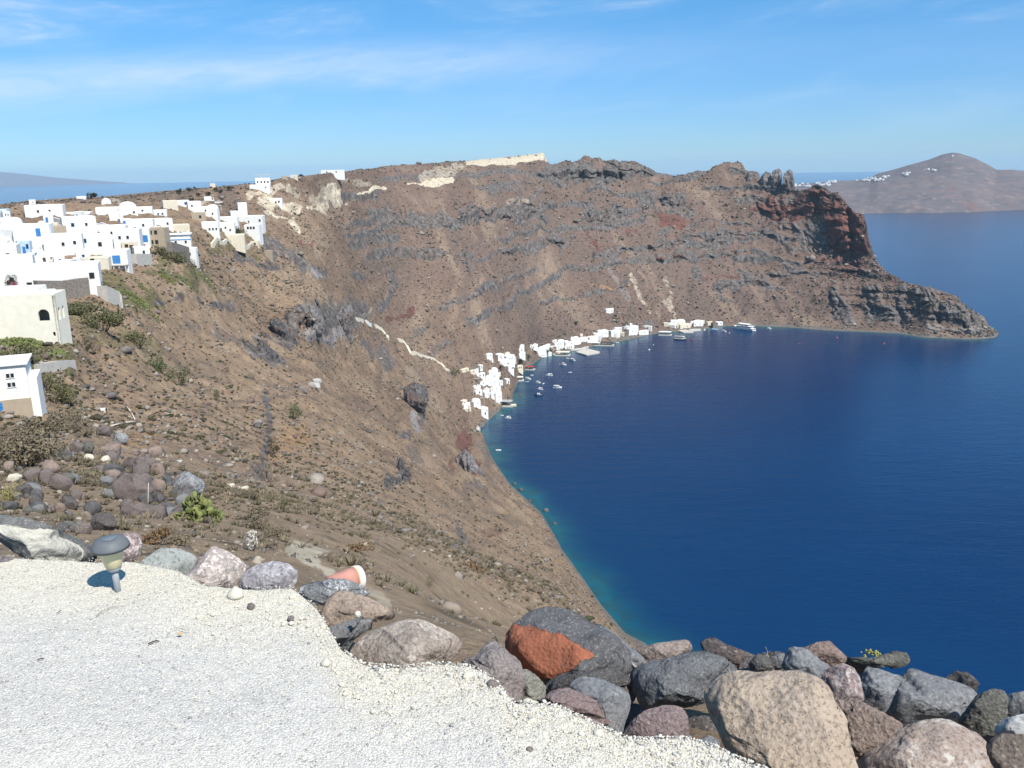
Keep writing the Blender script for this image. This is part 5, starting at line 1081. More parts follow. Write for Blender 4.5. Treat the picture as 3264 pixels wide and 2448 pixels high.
def house(x0, x1, yt, yb, col, ops, label, cat='house', group=None, depth=0.85, yaw=None, rmin=60, roof='flat', sea=None, name='house', foot=5.0, frame=(0, 0, 1), slope=False):
    """x0..x1, yt..yb: width, roof line and foot in photo pixels; ops: 'w' window, 'd' door, then colour letter, position -1..1, height 0..1, side"""
    ox, oy, sc = frame
    x0, x1, yt, yb = ox + x0 * sc, ox + x1 * sc, oy + yt * sc, oy + yb * sc
    x, y, z = place((x0 + x1) / 2, yb, rmin, sea)
    r = math.hypot(x, y); slant = math.hypot(r, CAM_Z - z)
    W = max(metres(x1 - x0, slant), 1.6); H = max(metres(yb - yt, slant) * 1.04, 2.0); D = W * depth if depth < 3 else depth
    D = min(D, 9.0)
    if r > 500: H = max(metres(yb - yt, slant) - D * (CAM_Z - z) / slant * 0.9, 2.5)        # seen from above, part of the height is roof
    if r > 600: D = min(D, H * 1.05)
    az = math.atan2(x, y)
    if slope:                                   # fronts follow the lie of the land, looking downhill
        ex = 14.0; gx_ = (ground(x + ex, y) - ground(x - ex, y)) / (2 * ex); gy_ = (ground(x, y + ex) - ground(x, y - ex)) / (2 * ex)
        dn = math.atan2(-gx_, gy_) ; yw = math.degrees((dn + az + math.pi) % (2 * math.pi) - math.pi)
        yaw = max(-60, min(60, yw)) * 0.85 + (yaw or 0) * 0.3
    W2 = W / (abs(math.cos(rad(yaw))) + min(D / W, 1.2) * abs(math.sin(rad(yaw))) * 0.8)
    x += math.sin(az) * D / 2; y += math.cos(az) * D / 2
    rz_ = -az + rad(yaw)
    def down(px_, py_):
        gx2, gy2 = x + px_ * math.cos(rz_) - py_ * math.sin(rz_), y + px_ * math.sin(rz_) + py_ * math.cos(rz_)
        return max(min(ground(gx2, gy2) - z - 0.4, -0.4), -foot)
    root = empty(name, (x, y, z), -az + rad(yaw), label, cat, group)
    W = W2
    bm = bmesh.new()
    # walls carried down into the slope, with a parapet round a sunken roof
    t, pz = 0.25, 0.35
    ring = [(-W / 2, -D / 2), (W / 2, -D / 2), (W / 2, D / 2), (-W / 2, D / 2)]; inn = [(-W / 2 + t, -D / 2 + t), (W / 2 - t, -D / 2 + t), (W / 2 - t, D / 2 - t), (-W / 2 + t, D / 2 - t)]
    L = [[bm.verts.new((p[0], p[1], down(*p) if zz is None else zz)) for p in pp] for pp, zz in ((ring, None), (ring, H), (inn, H), (inn, H - pz))]
    for a in range(3):
        for k in range(4): bm.faces.new((L[a][k], L[a][(k + 1) % 4], L[a + 1][(k + 1) % 4], L[a + 1][k]))
    bmesh.ops.bevel(bm, geom=[e for e in bm.edges], offset=0.06, segments=1, affect='EDGES')
    obj_bm('wall', bm, HM[col], root)
    rc = {'white': 'white', 'cream': 'cream', 'beige': 'beige'}.get(col, 'concrete')
    if roof == 'flat':
        box('roof', -W / 2 + t, W / 2 - t, -D / 2 + t, D / 2 - t, H - pz - 0.2, H - pz + 0.02, HM[rc], root)
    elif roof in ('vault', 'dome'):
        bm = bmesh.new()
        if roof == 'vault':
            n = 14; hh = min(W * 0.32, 2.2)
            A = [bm.verts.new((-(W / 2 - t) * math.cos(math.pi * k / n), -D / 2 + t, H - pz + hh * math.sin(math.pi * k / n) + .3)) for k in range(n + 1)]
            B = [bm.verts.new((v.co.x, D / 2 - t, v.co.z)) for v in A]
            for k in range(n): bm.faces.new((A[k], A[k + 1], B[k + 1], B[k]))
            bm.faces.new(A[::-1]); bm.faces.new(B)
        else:
            bmesh.ops.create_uvsphere(bm, u_segments=20, v_segments=12, radius=min(W, D) * 0.42)
            for v in bm.verts: v.co.z = v.co.z * 0.8 + H - pz
        obj_bm('roof', bm, HM['white' if col == 'white' else col], root, True)
    elif roof == 'gable':
        bm = bmesh.new(); hh = W * 0.28
        p = [(-W / 2 - .2, H - .02), (0, H + hh), (W / 2 + .2, H - .02)]
        A = [bm.verts.new((a, -D / 2 - .2, b)) for a, b in p]; B = [bm.verts.new((a, D / 2 + .2, b)) for a, b in p]
        bm.faces.new(A); bm.faces.new(B[::-1])
        for k in range(3): bm.faces.new((A[(k + 1) % 3], A[k], B[k], B[(k + 1) % 3]))
        obj_bm('roof', bm, HM['brown'], root)
    for op in ops.split():
        kind = 'window' if op[0] == 'w' else 'door'
        colk = {'b': 'blue', 'n': 'wood', 'k': 'white', 'r': 'red', 'g': 'glass'}[op[1]]
        f = op[2:].split(','); u = float(f[0]); sd = f[2] if len(f) > 2 else 'f'
        if kind == 'window': hw = min(1.0, W * .22); opening('window', u, H * float(f[1]) - 0.6, W, D, root, colk, hw, min(1.25, H * 0.35), sd)
        else: opening('door', u, 0.02 if len(f) < 2 else H * float(f[1]), W, D, root, colk, min(1.15, W * .25), min(2.15, H * 0.62), sd)
    return root, W, D, H

def extra(root, name, mat, *b):
    return box(name, *b, HM[mat], root)

VG = 'whitewashed houses of the village'
# --- the arched house at the left edge, built with real openings
def wall_holes(W, H, t, holes, z0=-6.0):
    """a wall panel in the XZ plane (y from 0 to t) with arched or square holes: (u, sill, width, height, arched)"""
    bm = bmesh.new()
    def loop(pts):
        vs = [bm.verts.new((p[0], 0, p[1])) for p in pts]
        return [bm.edges.new((vs[i], vs[(i + 1) % len(vs)])) for i in range(len(vs))]
    E = loop([(-W / 2, z0), (W / 2, z0), (W / 2, H), (-W / 2, H)])
    for u, s, w_, h_, arch in holes:
        if arch: pts = [(u - w_ / 2, s), (u + w_ / 2, s)] + [(u + w_ / 2 * math.cos(a), s + h_ - w_ / 2 + w_ / 2 * math.sin(a)) for a in np.linspace(0, math.pi, 11)]
        else: pts = [(u - w_ / 2, s), (u + w_ / 2, s), (u + w_ / 2, s + h_), (u - w_ / 2, s + h_)]
        E += loop(pts)
    bmesh.ops.triangle_fill(bm, use_beauty=True, edges=E, normal=(0, -1, 0))
    geo = bmesh.ops.extrude_face_region(bm, geom=bm.faces[:])
    for v in [g_ for g_ in geo['geom'] if isinstance(g_, bmesh.types.BMVert)]: v.co.y += t
    bmesh.ops.recalc_face_normals(bm, faces=bm.faces[:])
    return bm
x, y, z = hit(190, 1112, 60)
r = math.hypot(x, y); sl = math.hypot(r, CAM_Z - z)
AH = empty('arched_house', (x, y, z), -math.atan2(x, y) + rad(-19), 'cream two-level house with a row of dark arches at the left edge', 'house', VG)
W, H, D = metres(300, sl), metres(136, sl), metres(92, sl)
m1 = lambda p: metres(p, sl)
fw = obj_bm('wall', wall_holes(W, H, 0.35, [(W / 2 - m1(34), m1(66), m1(29), m1(33), True), (-W / 2 + m1(118), m1(58), m1(30), m1(30), False), (W / 2 - m1(14), m1(22), m1(7), m1(12), False)]), HM['palecream'], AH)
fw.location = (-W / 2 + m1(6), 0, 0)
sw_ = obj_bm('wall', wall_holes(D, H, 0.35, [(-D / 2 + m1(22), m1(66), m1(15), m1(34), True), (-D / 2 + m1(54), m1(66), m1(15), m1(34), True)]), HM['palecream'], AH)
sw_.location = (m1(6), D / 2, 0); sw_.rotation_euler = (0, 0, rad(90))
box('wall', -W + m1(6), -W + m1(6) + .35, .35, D, -6, H, HM['palecream'], AH); box('wall', -W + m1(6) + .35, m1(6) - .35, D - .35, D, -6, H, HM['palecream'], AH)
box('roof', -W + m1(6), m1(6), 0, D, H + .003, H + .25, HM['palecream'], AH)
for a_, b_ in ((14, 30), (46, 62)): box('shutter', m1(6) - .9, m1(6) - .8, m1(a_), m1(b_), m1(64), m1(102), HM['wood'], AH)  # brown panels added inside the side arches so the openings look dark
box('floor', -W + m1(6) + .35, m1(6) - .35, .35, D - .35, m1(50), m1(50) + .2, HM['palecream'], AH)
box('parapet', -W + m1(6), -m1(40), m1(20), m1(85), H + .253, H + m1(22), HM['white'], AH)
box('parapet', -m1(38), -m1(8), m1(14), m1(60), H + .253, H + m1(12), HM['white'], AH)
# --- small white house with a beige basement
root, W, D, H = house(-70, 96, 1194, 1316, 'white', '', 'small white house over a beige basement with a blue door, at the left edge', group=VG, yaw=-8, rmin=40, depth=.8)
box('basement', -W / 2 - .12, W / 2 + .08, -D / 2 - .12, D / 2, -5, H * .26, HM['beige'], root)
for uu in (.42, .56):
    for vv in (.78, .58): opening('window', uu, H * vv - .3, W, D, root, 'white', .45, .62)
dr = opening('door', -.05, 0.1, W, D + .25, root, 'blue', 1.0, H * .2, 'f')
box('terrace', W / 2 + .01, W / 2 + metres(22, 110), -D / 2, D / 2 - .5, -5, H * .68, HM['white'], root)
box('eaves', -W / 2 - .25, W / 2 + .25, -D / 2 - .25, D / 2 + .2, H + .003, H + .16, HM['white'], root)
HV = [  # x0, x1, roof y, foot y, colour, openings, yaw, roof, label
    (20, 300, 868, 936, 'white', 'db.50 wn.86,.55 wn.10,.30 wn-.30,.30 wk-.60,.55', -6, 'flat', 'long white house with a bright blue door above the stone terrace wall'),
    (150, 262, 842, 880, 'white', 'wb.05,.60 wk-.55,.55', -4, 'flat', 'white block with one small blue window behind the long blue-doored house'),
    (262, 298, 845, 878, 'white', 'wk.2,.6', 10, 'flat', 'small white cube with a dark cornice above the green scrub'),
    (284, 322, 905, 938, 'beige', 'db.3', -20, 'flat', 'beige shed with a blue door at the right end of the stone terrace wall'),
    (30, 110, 838, 900, 'white', 'wk.2,.55 wk-.4,.55', -6, 'flat', 'plain white house behind the bougainvillea'),
    (-40, 60, 800, 866, 'white', 'wk.5,.6', -8, 'flat', 'white house cut by the left edge, above the bougainvillea'),
    (68, 166, 732, 800, 'white', 'db.40,.55 wb-.80,.30', -10, 'flat', 'tall white house with a pale blue upstairs door on the left of the village'),
    (66, 100, 770, 806, 'lightblue', 'db.0 wb.6,.6', -14, 'flat', 'pale blue washed annex with an arched blue door'),
    (0, 66, 726, 760, 'white', '', 50, 'vault', 'white barrel-vaulted roof running downhill at the left'),
    (8, 76, 748, 788, 'white', '', 50, 'vault', 'second white barrel-vaulted roof beside the first'),
    (-30, 28, 690, 716, 'lightblue', 'wk.3,.5', -12, 'flat', 'pale blue-grey building at the far left edge of the plateau'),
    (100, 200, 672, 704, 'white', 'wk.3,.5 wk-.3,.5', -8, 'flat', 'left half of the long white building on top of the village'),
    (200, 286, 673, 694, 'white', 'wb.5,.5 wk-.2,.5', -8, 'flat', 'low white building with a blue window at the right of the village top'),
    (165, 210, 735, 775, 'beige', 'dn.2', 12, 'flat', 'ochre roofless house with a dark doorway among the white ones'),
    (210, 300, 700, 752, 'white', 'wb-.4,.6 wk.4,.6', 4, 'flat', 'white house with one narrow blue window in the middle of the village'),
    (160, 262, 764, 820, 'white', 'wk.0,.55 wk.6,.6', -4, 'flat', 'wide white house in the centre of the white mass'),
    (262, 352, 752, 808, 'white', 'wn.2,.55 wb-.7,.75', 6, 'flat', 'white house with a brown window right of the village centre'),
    (300, 400, 712, 750, 'white', 'wk-.4,.5 wk.2,.5', -6, 'flat', 'white house under the ochre arched wall'),
    (318, 410, 728, 746, 'beige', 'wn-.5,.5 wn.0,.5 wn.5,.5', 4, 'flat', 'low ochre wall house with arched openings between the white ones'),
    (375, 452, 745, 800, 'white', 'wk.1,.6 wk-.5,.6', -8, 'flat', 'white house left of the one with tall blue shutters'),
    (448, 482, 742, 792, 'white', 'db-.30,.25 db.05,.25 db.40,.25', -8, 'flat', 'white house with three tall blue shutters beside the pink flowers'),
    (482, 540, 744, 803, 'beige', 'wn-.55,.80 wn.05,.80 wn-.5,.35 wn.05,.35', -18, 'flat', 'tan two-storey house with four brown windows'),
    (538, 610, 750, 802, 'white', 'wk-.2,.60 wk.6,.6', -4, 'flat', 'white two-storey house with a flat overhanging roof beside the tan one'),
    (586, 630, 784, 826, 'white', 'wb.7,.6,r wk.1,.6', -10, 'flat', 'white lower wing standing out over the slope'),
    (396, 442, 778, 802, 'cream', 'dn.2 wn-.4,.6', -8, 'flat', 'cream ruin with dark openings above the slope edge'),
    (430, 476, 792, 828, 'white', 'wk.2,.6', 8, 'flat', 'white house half hidden by a dark green tree'),
    (282, 352, 828, 862, 'cream', 'wn-.3,.8', -10, 'flat', 'cream block left of the house on posts'),
    (352, 416, 806, 862, 'white', 'db-.20,.35 db.10,.35', -12, 'flat', 'white house with two blue shutters on a dark undercroft of posts'),
    (316, 386, 670, 694, 'white', 'wk.3,.5', -4, 'flat', 'white house below the bend of the dirt road'),
    (386, 436, 673, 696, 'white', 'wk.6,.4', 0, 'vault', 'white vaulted house with a small grey porch'),
    (440, 486, 672, 690, 'white', 'wk-.2,.5', -4, 'flat', 'low white house with a dark window right of the vaulted one'),
    (470, 530, 667, 686, 'white', 'wk.2,.5 wk.6,.5', -4, 'flat', 'low white house with a pergola along its front'),
    (524, 566, 657, 682, 'cream', '', 4, 'flat', 'tall cream blank-walled house at the back of the village'),
    (566, 604, 657, 676, 'white', 'wb.5,.55', -4, 'flat', 'white house with a blue-framed window behind the small tree'),
    (602, 642, 661, 693, 'white', 'wk-.4,.6', 6, 'flat', 'white stepped house left of the gabled one'),
    (632, 668, 676, 698, 'white', 'wk.3,.5', 6, 'flat', 'low white annex joined to the gabled house'),
    (664, 700, 679, 708, 'white', 'wk.1,.45', -12, 'vault', 'white round-roofed house with a single window on the slope'),
    (616, 656, 692, 716, 'beige', 'wn.2,.5', 0, 'flat', 'ruined ochre house below the white stepped one'),
    (480, 545, 696, 724, 'white', 'wk.5,.5', 10, 'flat', 'white house with a stepped roofline in the middle back'),
    (420, 490, 700, 740, 'white', 'wk.2,.6 wk-.5,.4', -6, 'flat', 'white blank house behind the tan two-storey one'),
    (530, 600, 718, 736, 'cream', '', 0, 'flat', 'long low cream wall house above the white two-storey one'),
    (732, 762, 666, 692, 'white', '', 14, 'flat', 'white slanting block left of the chimney house'),
    (760, 788, 652, 690, 'white', '', 6, 'flat', 'tall narrow white house like a chimney at the pale cliff'),
    (702, 760, 697, 722, 'white', 'wk-.2,.4', -6, 'flat', 'white house with a curved roofline left of the terraces'),
    (756, 842, 697, 724, 'white', 'wk-.7,.4 wk.0,.4 wn.8,.5', -10, 'flat', 'big white terrace house at the right end of the village'),
    (786, 836, 722, 766, 'white', 'wn-.5,.8 wn-.1,.8 wn.3,.8 wk.6,.35,r', -14, 'flat', 'white three-level house stepping down the slope with a dark balcony'),
    (650, 700, 722, 758, 'white', 'wk-.1,.45 wk.3,.45 wk.7,.45', -4, 'flat', 'left half of the white guesthouse with a row of windows'),
    (696, 750, 718, 752, 'white', 'wk-.5,.5 wk.0,.6 wk.5,.4', -4, 'flat', 'right half of the white guesthouse beside the green patch'),
    (690, 780, 766, 788, 'cream', 'wn-.4,.6', -4, 'flat', 'low cream walls below the guesthouse'),
    (800, 826, 760, 776, 'cream', 'wn.1,.6', -10, 'flat', 'small cream hut under the three-level house'),
    (846, 868, 800, 824, 'beige', '', -20, 'flat', 'lone beige hut on the slope right of the village'),
    (862, 900, 634, 652, 'white', 'wn.0,.3 wn.5,.4', -4, 'flat', 'white house alone among the pale pumice ledges'),
    (800, 860, 592, 609, 'white', 'wk.6,.5', -4, 'flat', 'lower white terrace of the house on the skyline'),
    (818, 862, 570, 594, 'white', 'wn-.7,.5 wn-.2,.5 wn.25,.5 wn.7,.5', -4, 'flat', 'white arcaded house with a roof frame standing on the skyline'),
    (899, 916, 560, 571, 'beige', '', 0, 'flat', 'small ruined house on the skyline right of the arcaded one'),
    (926, 948, 557, 568, 'cream', 'wk.2,.5', 0, 'flat', 'pale twin-roofed house on the skyline'),
    (671, 686, 588, 598, 'cream', '', 0, 'flat', 'tiny pale house on the plateau edge against the sea'),
    (1026, 1096, 545, 556, 'white', 'wn-.5,.5 wn.3,.5', 0, 'flat', 'long low white house on top of the ridge'),
    (1378, 1390, 512, 518, 'white', '', 0, 'flat', 'tiny white chapel on the ridge left of the white cliff'),
    (96, 112, 641, 652, 'white', 'wk.2,.5', 0, 'flat', 'small white house on the plateau at the far left'),
    (248, 272, 626, 638, 'white', 'wk.3,.4', 0, 'flat', 'white house on the plateau beside a round tree'),
    (329, 354, 654, 668, 'white', 'wb.1,.4', 0, 'vault', 'small white vaulted house beside the dirt road'),
    (1976, 1995, 987, 1002, 'white', 'wk.2,.5', 10, 'flat', 'left box of the pair of white houses above the harbour'),
]
HV.append((1922, 1955, 985, 1003, 'white', 'wk-.5,.5 wk.4,.5', 8, 'flat', 'lonely white farmhouse on the slope above the harbour'))
HV.pop(-2)
roots = {}; wall_later = []
for (x0, x1, yt, yb, col, ops, yaw, roof, lab) in HV:
    roots[lab] = house(x0, x1, yt, yb, col, ops, lab, group=VG, yaw=yaw, roof=roof, slope='farmhouse' in lab)
# the rest of the dense white mass: small cubes, annexes and yard walls between the larger houses
g = np.random.default_rng(88); nfill = 0
kinds = [('white', 'flat', 'small plain white cube'), ('white', 'vault', 'small white vaulted cell'), ('white', 'flat', 'low white annex'), ('cream', 'flat', 'small cream cube')]
for i in range(260):
    px = g.uniform(-30, 500); py = g.uniform(700, 905)
    if py > 925 - 0.34 * px or py < 690 + 0.02 * px or nfill >= 92: continue
    nfill += 1
    k = kinds[int(g.integers(0, 10)) % 4 if g.random() < .5 else 0]; w_ = g.uniform(14, 36); hh = g.uniform(11, 22)
    zone = 'at the left edge' if px < 90 else 'in the left half' if px < 230 else 'in the middle' if px < 360 else 'near the slope edge'
    row = 'back' if py < 760 else 'centre' if py < 830 else 'front'
    op = ['wk.2,.55', 'wb.1,.55', 'wk-.3,.55 wk.4,.55', 'dn.2', '', 'db-.3'][int(g.integers(0, 6))]
    house(px - w_ / 2, px + w_ / 2, py - hh, py, k[0], op, k[2] + ' squeezed into the ' + row + ' rows of the village, ' + zone, group=VG, yaw=g.uniform(-30, 25), roof=k[1], foot=3)
for i in range(34):
    px = g.uniform(-20, 480); py = g.uniform(715, 900)
    if py > 915 - 0.34 * px: continue
    wall_later.append((px, py, g.uniform(30, 80), g.uniform(-.2, .35)))
# details of single houses
root, W, D, H = roots['white two-storey house with a flat overhanging roof beside the tan one']
box('eaves', -W / 2 - .35, W / 2 + .35, -D / 2 - .5, D / 2 + .3, H + .003, H + .2, HM['white'], root)
box('cornice', -W / 2 - .1, W / 2 + .1, -D / 2 - .12, -D / 2 - .005, H * .72, H * .76, HM['blue'], root)
for k in (-.42, .0, .4): box('chimney', W * k - .3, W * k + .3, -.3, .3, H + .203, H + 1.1, HM['white'], root)
root, W, D, H = roots['white house with two blue shutters on a dark undercroft of posts']
box('undercroft', -W / 2 - .05, W / 2 + .05, -D / 2 - 1.2, -D / 2 - .005, H * .26, H * .31, HM['concrete'], root)
for k in (-.4, -.15, .1, .4): box('post', W * k - .15, W * k + .15, -D / 2 - 1.1, -D / 2 - .8, -4, H * .26 - .003, HM['concrete'], root)
root, W, D, H = roots['white arcaded house with a roof frame standing on the skyline']
for k in (-.45, -.15, .15, .45): box('post', W * k - .15, W * k + .15, -.15, .15, H, H + 2.0, HM['concrete'], root)
box('roof_frame', -W / 2, W / 2, -.2, .2, H + 2.003, H + 2.3, HM['concrete'], root)

# --- harbour: houses, awnings on posts, quays
ZA, ZB = (1450, 950, 600 / 2212), (1950, 900, 600 / 2212)
HG = 'white houses of the harbour'
HH = [
    (ZA, 185, 300, 1250, 1330, 'white', 'wk.2,.5', -20, 'vault', 'uphill wing of the lone white house nearest the near shore'),
    (ZA, 260, 385, 1290, 1400, 'white', 'dn.1 wk.6,.6', -25, 'flat', 'seaward wing of the lone white house nearest the near shore'),
    (ZA, 340, 405, 1065, 1125, 'white', '', -20, 'dome', 'white domed house at the near end of the harbour'),
    (ZA, 318, 400, 1110, 1180, 'white', 'wk.4,.5', -25, 'vault', 'white vaulted house just below the domed one'),
    (ZA, 395, 470, 1110, 1175, 'white', 'wk.4,.5', -25, 'dome', 'second white dome closer to the water than the first'),
    (ZA, 385, 540, 1010, 1085, 'white', 'wk-.6,.6 wk.1,.6', -15, 'flat', 'flat-roofed white house behind the grey restaurant roof'),
    (ZA, 430, 545, 1085, 1215, 'white', 'wk.3,.5', -25, 'flat', 'white block touching the grey-roofed restaurant'),
    (ZA, 330, 520, 905, 1000, 'white', 'wk.2,.5 wk-.4,.5', -20, 'flat', 'big white house right of the brown-roofed hut'),
    (ZA, 500, 560, 950, 1005, 'white', 'wk.2,.5', -20, 'flat', 'small white cube above the end of the near beach'),
    (ZA, 580, 640, 920, 985, 'white', 'dn.2', -20, 'flat', 'white house at the foot of the long awning jetty'),
    (ZA, 385, 520, 850, 915, 'white', 'wk-.2,.5', -15, 'flat', 'white house behind the middle trees'),
    (ZA, 272, 326, 765, 835, 'white', 'wn-.2,.75 wn.3,.4', -10, 'flat', 'slim white two-storey house at the end of the zigzag path'),
    (ZA, 185, 275, 800, 860, 'white', 'wk.3,.5', 10, 'gable', 'white gabled house below the slim two-storey one'),
    (ZA, 230, 355, 850, 910, 'white', 'dn.6 wk-.2,.5', -10, 'flat', 'white house with a dark doorway below the slim two-storey one'),
    (ZA, 55, 165, 828, 870, 'cream', 'wn.2,.5', 0, 'flat', 'low cream ruin where the zigzag path ends'),
    (ZA, 160, 240, 850, 890, 'cream', 'wn.2,.5', 0, 'flat', 'second low cream ruin beside the path end'),
    (ZA, 340, 440, 630, 695, 'white', 'wk.3,.6', -8, 'flat', 'white house highest on the left of the harbour slope'),
    (ZA, 418, 450, 705, 738, 'white', '', 0, 'flat', 'white hut alone below the highest left house'),
    (ZA, 470, 570, 625, 700, 'white', 'db.2 wb-.3,.5', -15, 'flat', 'white house with a blue gate left of the big one'),
    (ZA, 560, 645, 597, 650, 'cream', 'wk.2,.5', -5, 'flat', 'cream upper house behind the big white one'),
    (ZA, 550, 700, 645, 750, 'white', 'wk-.3,.6 wk.1,.6 wk.45,.6', -15, 'flat', 'biggest white house with three windows behind the beach trees'),
    (ZA, 690, 830, 655, 710, 'white', 'wk.4,.5', -10, 'flat', 'long white house with a grey roof behind the two beach trees'),
    (ZA, 520, 600, 740, 790, 'white', 'wk.3,.5', -10, 'flat', 'low white house left of the dark round tree'),
    (ZA, 590, 690, 790, 870, 'white', 'wn.3,.5 wn.7,.5', -25, 'flat', 'white tavern with a faded red roof terrace behind the beach'),
    (ZA, 690, 800, 790, 850, 'cream', 'wn-.5,.5 wn.0,.5 wn.5,.5', -30, 'flat', 'cream beach house with a row of dark arched windows'),
    (ZA, 880, 1075, 575, 645, 'white', 'wk.-4,.6 wk-.5,.6'.replace('wk.-4,.6 ', ''), -15, 'flat', 'wide white house above the middle of the beach'),
    (ZA, 1000, 1120, 525, 585, 'white', 'wk.2,.5', -5, 'flat', 'white house uphill of the wide one'),
    (ZA, 865, 900, 560, 590, 'cream', '', 0, 'flat', 'cream hut left of the wide white house'),
    (ZA, 960, 1080, 640, 690, 'white', 'wb-.2,.5 wb.3,.5', -20, 'flat', 'white beach house with two blue arched windows'),
    (ZA, 1075, 1135, 635, 680, 'white', 'wk.2,.5', -20, 'flat', 'white cube at the near end of the stone quay'),
    (ZA, 1170, 1285, 555, 605, 'white', 'wk.2,.5', -10, 'flat', 'white house behind the wide pale awning'),
    (ZA, 1270, 1400, 545, 600, 'white', 'dn-.4 dn.0 dn.4', -12, 'flat', 'white cafe with three dark doorways beside the square pier'),
    (ZA, 1310, 1480, 490, 550, 'white', 'wk.2,.6 wk-.3,.6', -8, 'flat', 'white house behind the square pier'),
    (ZA, 1440, 1560, 455, 510, 'white', 'wk.1,.5', -8, 'flat', 'white house left of the many-windowed one'),
    (ZA, 1550, 1680, 440, 520, 'white', 'wk-.5,.6 wk.0,.6 wk.5,.6', -12, 'flat', 'white house with three small windows behind the dark awnings'),
    (ZA, 1655, 1800, 380, 470, 'white', 'wk.6,.5 wb-.2,.5', -12, 'flat', 'tall white house in the middle of the harbour row'),
    (ZA, 1800, 1935, 385, 470, 'white', 'wk-.3,.7 wk.4,.5', -12, 'flat', 'white house with two dark windows standing over the slipway'),
    (ZA, 1455, 1500, 420, 450, 'cream', '', 0, 'flat', 'tiny cream hut uphill of the harbour row'),
    (ZB, 160, 300, 545, 628, 'white', 'wk-.2,.5 wk.4,.5', -8, 'flat', 'white house under the slim white bell tower'),
    (ZB, 200, 238, 512, 560, 'white', '', 0, 'dome', 'slim white bell tower of the far harbour'),
    (ZB, 290, 430, 560, 618, 'white', 'wk-.4,.5 wb.2,.5', -8, 'flat', 'low white house right of the bell tower'),
    (ZB, 780, 925, 480, 540, 'cream', 'wn.3,.4', -10, 'flat', 'cream house with a brown door right of the white awnings'),
    (ZB, 945, 1070, 452, 512, 'white', 'wb-.7,.5 wk.3,.5', -10, 'vault', 'white vaulted house second from the right in the harbour'),
    (ZB, 1110, 1200, 450, 500, 'cream', 'wn.2,.5', -5, 'flat', 'cream house behind the black boat shed'),
    (ZB, 1200, 1300, 452, 502, 'white', 'wn.5,.5', -5, 'flat', 'last white house of the harbour before the ferry'),
    (ZB, 1168, 1240, 488, 545, 'stone', '', -20, 'gable', 'dark gabled boat shed at the water'),
]
for (fr, x0, x1, yt, yb, col, ops, yaw, roof, lab) in HH:
    house(x0, x1, yt, yb, col, ops, lab, group=HG, yaw=yaw, roof=roof, frame=fr, depth=0.75, foot=6, slope=True)

# small houses, sheds and yard walls that close the gaps of the harbour row
g = np.random.default_rng(89)
line_ = [(1505, 1322), (1535, 1262), (1560, 1230), (1590, 1205), (1610, 1182), (1640, 1160), (1680, 1140), (1720, 1124), (1770, 1116), (1820, 1106), (1880, 1098), (1930, 1084), (1990, 1078), (2040, 1066), (2110, 1052), (2180, 1045), (2250, 1036)]
lx, ly = np.array(line_, float).T
for i in range(62):
    t = g.uniform(0, len(line_) - 1.01); k = int(t); f = t - k
    px = lx[k] + (lx[k + 1] - lx[k]) * f - g.uniform(4, 34) * (1 if t < 8 else .3); py = ly[k] + (ly[k + 1] - ly[k]) * f - g.uniform(2, 15)
    w_, hh = g.uniform(14, 34), g.uniform(11, 18)
    kd = kinds[int(g.integers(0, 4))]; zone = 'by the near beach' if t < 4 else 'behind the long beach' if t < 8 else 'near the square pier' if t < 12 else 'at the far end'
    op = ['wk.2,.55', 'wb.1,.55', 'wk-.3,.55 wk.4,.55', 'dn.2', 'dn-.2 wk.5,.5', 'db-.3'][int(g.integers(0, 6))]
    house(px - w_ / 2, px + w_ / 2, py - hh, py, kd[0], op, kd[2] + ' filling the harbour row ' + zone, group=HG, yaw=g.uniform(-20, 20), roof=kd[1], foot=4, slope=t < 8, depth=.7)
def awning(fr, x0, x1, yt, yb, mat, label, depth=.6, yaw=-15, legs=3, deck=True, name='awning'):
    """a flat shade roof on posts over a small concrete deck at the water"""
    ox, oy, sc = fr; X0, X1, YT, YB = ox + x0 * sc, ox + x1 * sc, oy + yt * sc, oy + yb * sc
    x, y = at_sea((X0 + X1) / 2, YB, 0.9)
    r = math.hypot(x, y); W = metres(X1 - X0, r * 1.02); H = max(metres(YB - YT, r) * .55, 2.3); D = min(W * depth, 9)
    az = math.atan2(x, y); x += math.sin(az) * D / 2; y += math.cos(az) * D / 2
    root = empty(name, (x, y, 0.9), -az + rad(yaw), label, 'awning', 'shade roofs along the water')
    box('roof', -W / 2, W / 2, -D / 2, D / 2, H - .25, H, HM[mat], root)
    if deck: box('deck', -W / 2 - .6, W / 2 + .6, -D / 2 - .9, D / 2 + .5, -3.0, 0.0, HM['concrete'], root)
    for k in np.linspace(-.46, .46, legs):
        for s in (-.44, .44): box('post', W * k - .12, W * k + .12, D * s - .12, D * s + .12, 0.003, H - .253, HM['wood'], root)
    return root
awning(ZA, 500, 680, 1170, 1268, 'roofgrey', 'grey-roofed seaside restaurant on a white deck at the near end of the harbour', .55, -10, 4, name='restaurant_awning')
awning(ZA, 555, 672, 1010, 1075, 'awning', 'cream awning with a dark front, next along from the grey-roofed restaurant', .4, -10)
awning(ZA, 640, 805, 900, 968, 'awning', 'long cream awning striped by a pale rail, reaching over the water', .4, 2, 4)
awning(ZA, 520, 640, 870, 925, 'awning', 'pale awning between the long cream one and the trees', .4, -5)
awning(ZA, 400, 525, 825, 860, 'roofgrey', 'grey awning left of the middle trees', .4, -5, deck=False)
awning(ZA, 1190, 1348, 605, 672, 'awning', 'wide pale awning at the near corner of the square pier', .45, -8, 4)
awning(ZA, 1580, 1705, 508, 552, 'awning', 'first of two dark-fronted awnings right of the square pier', .5, -6)
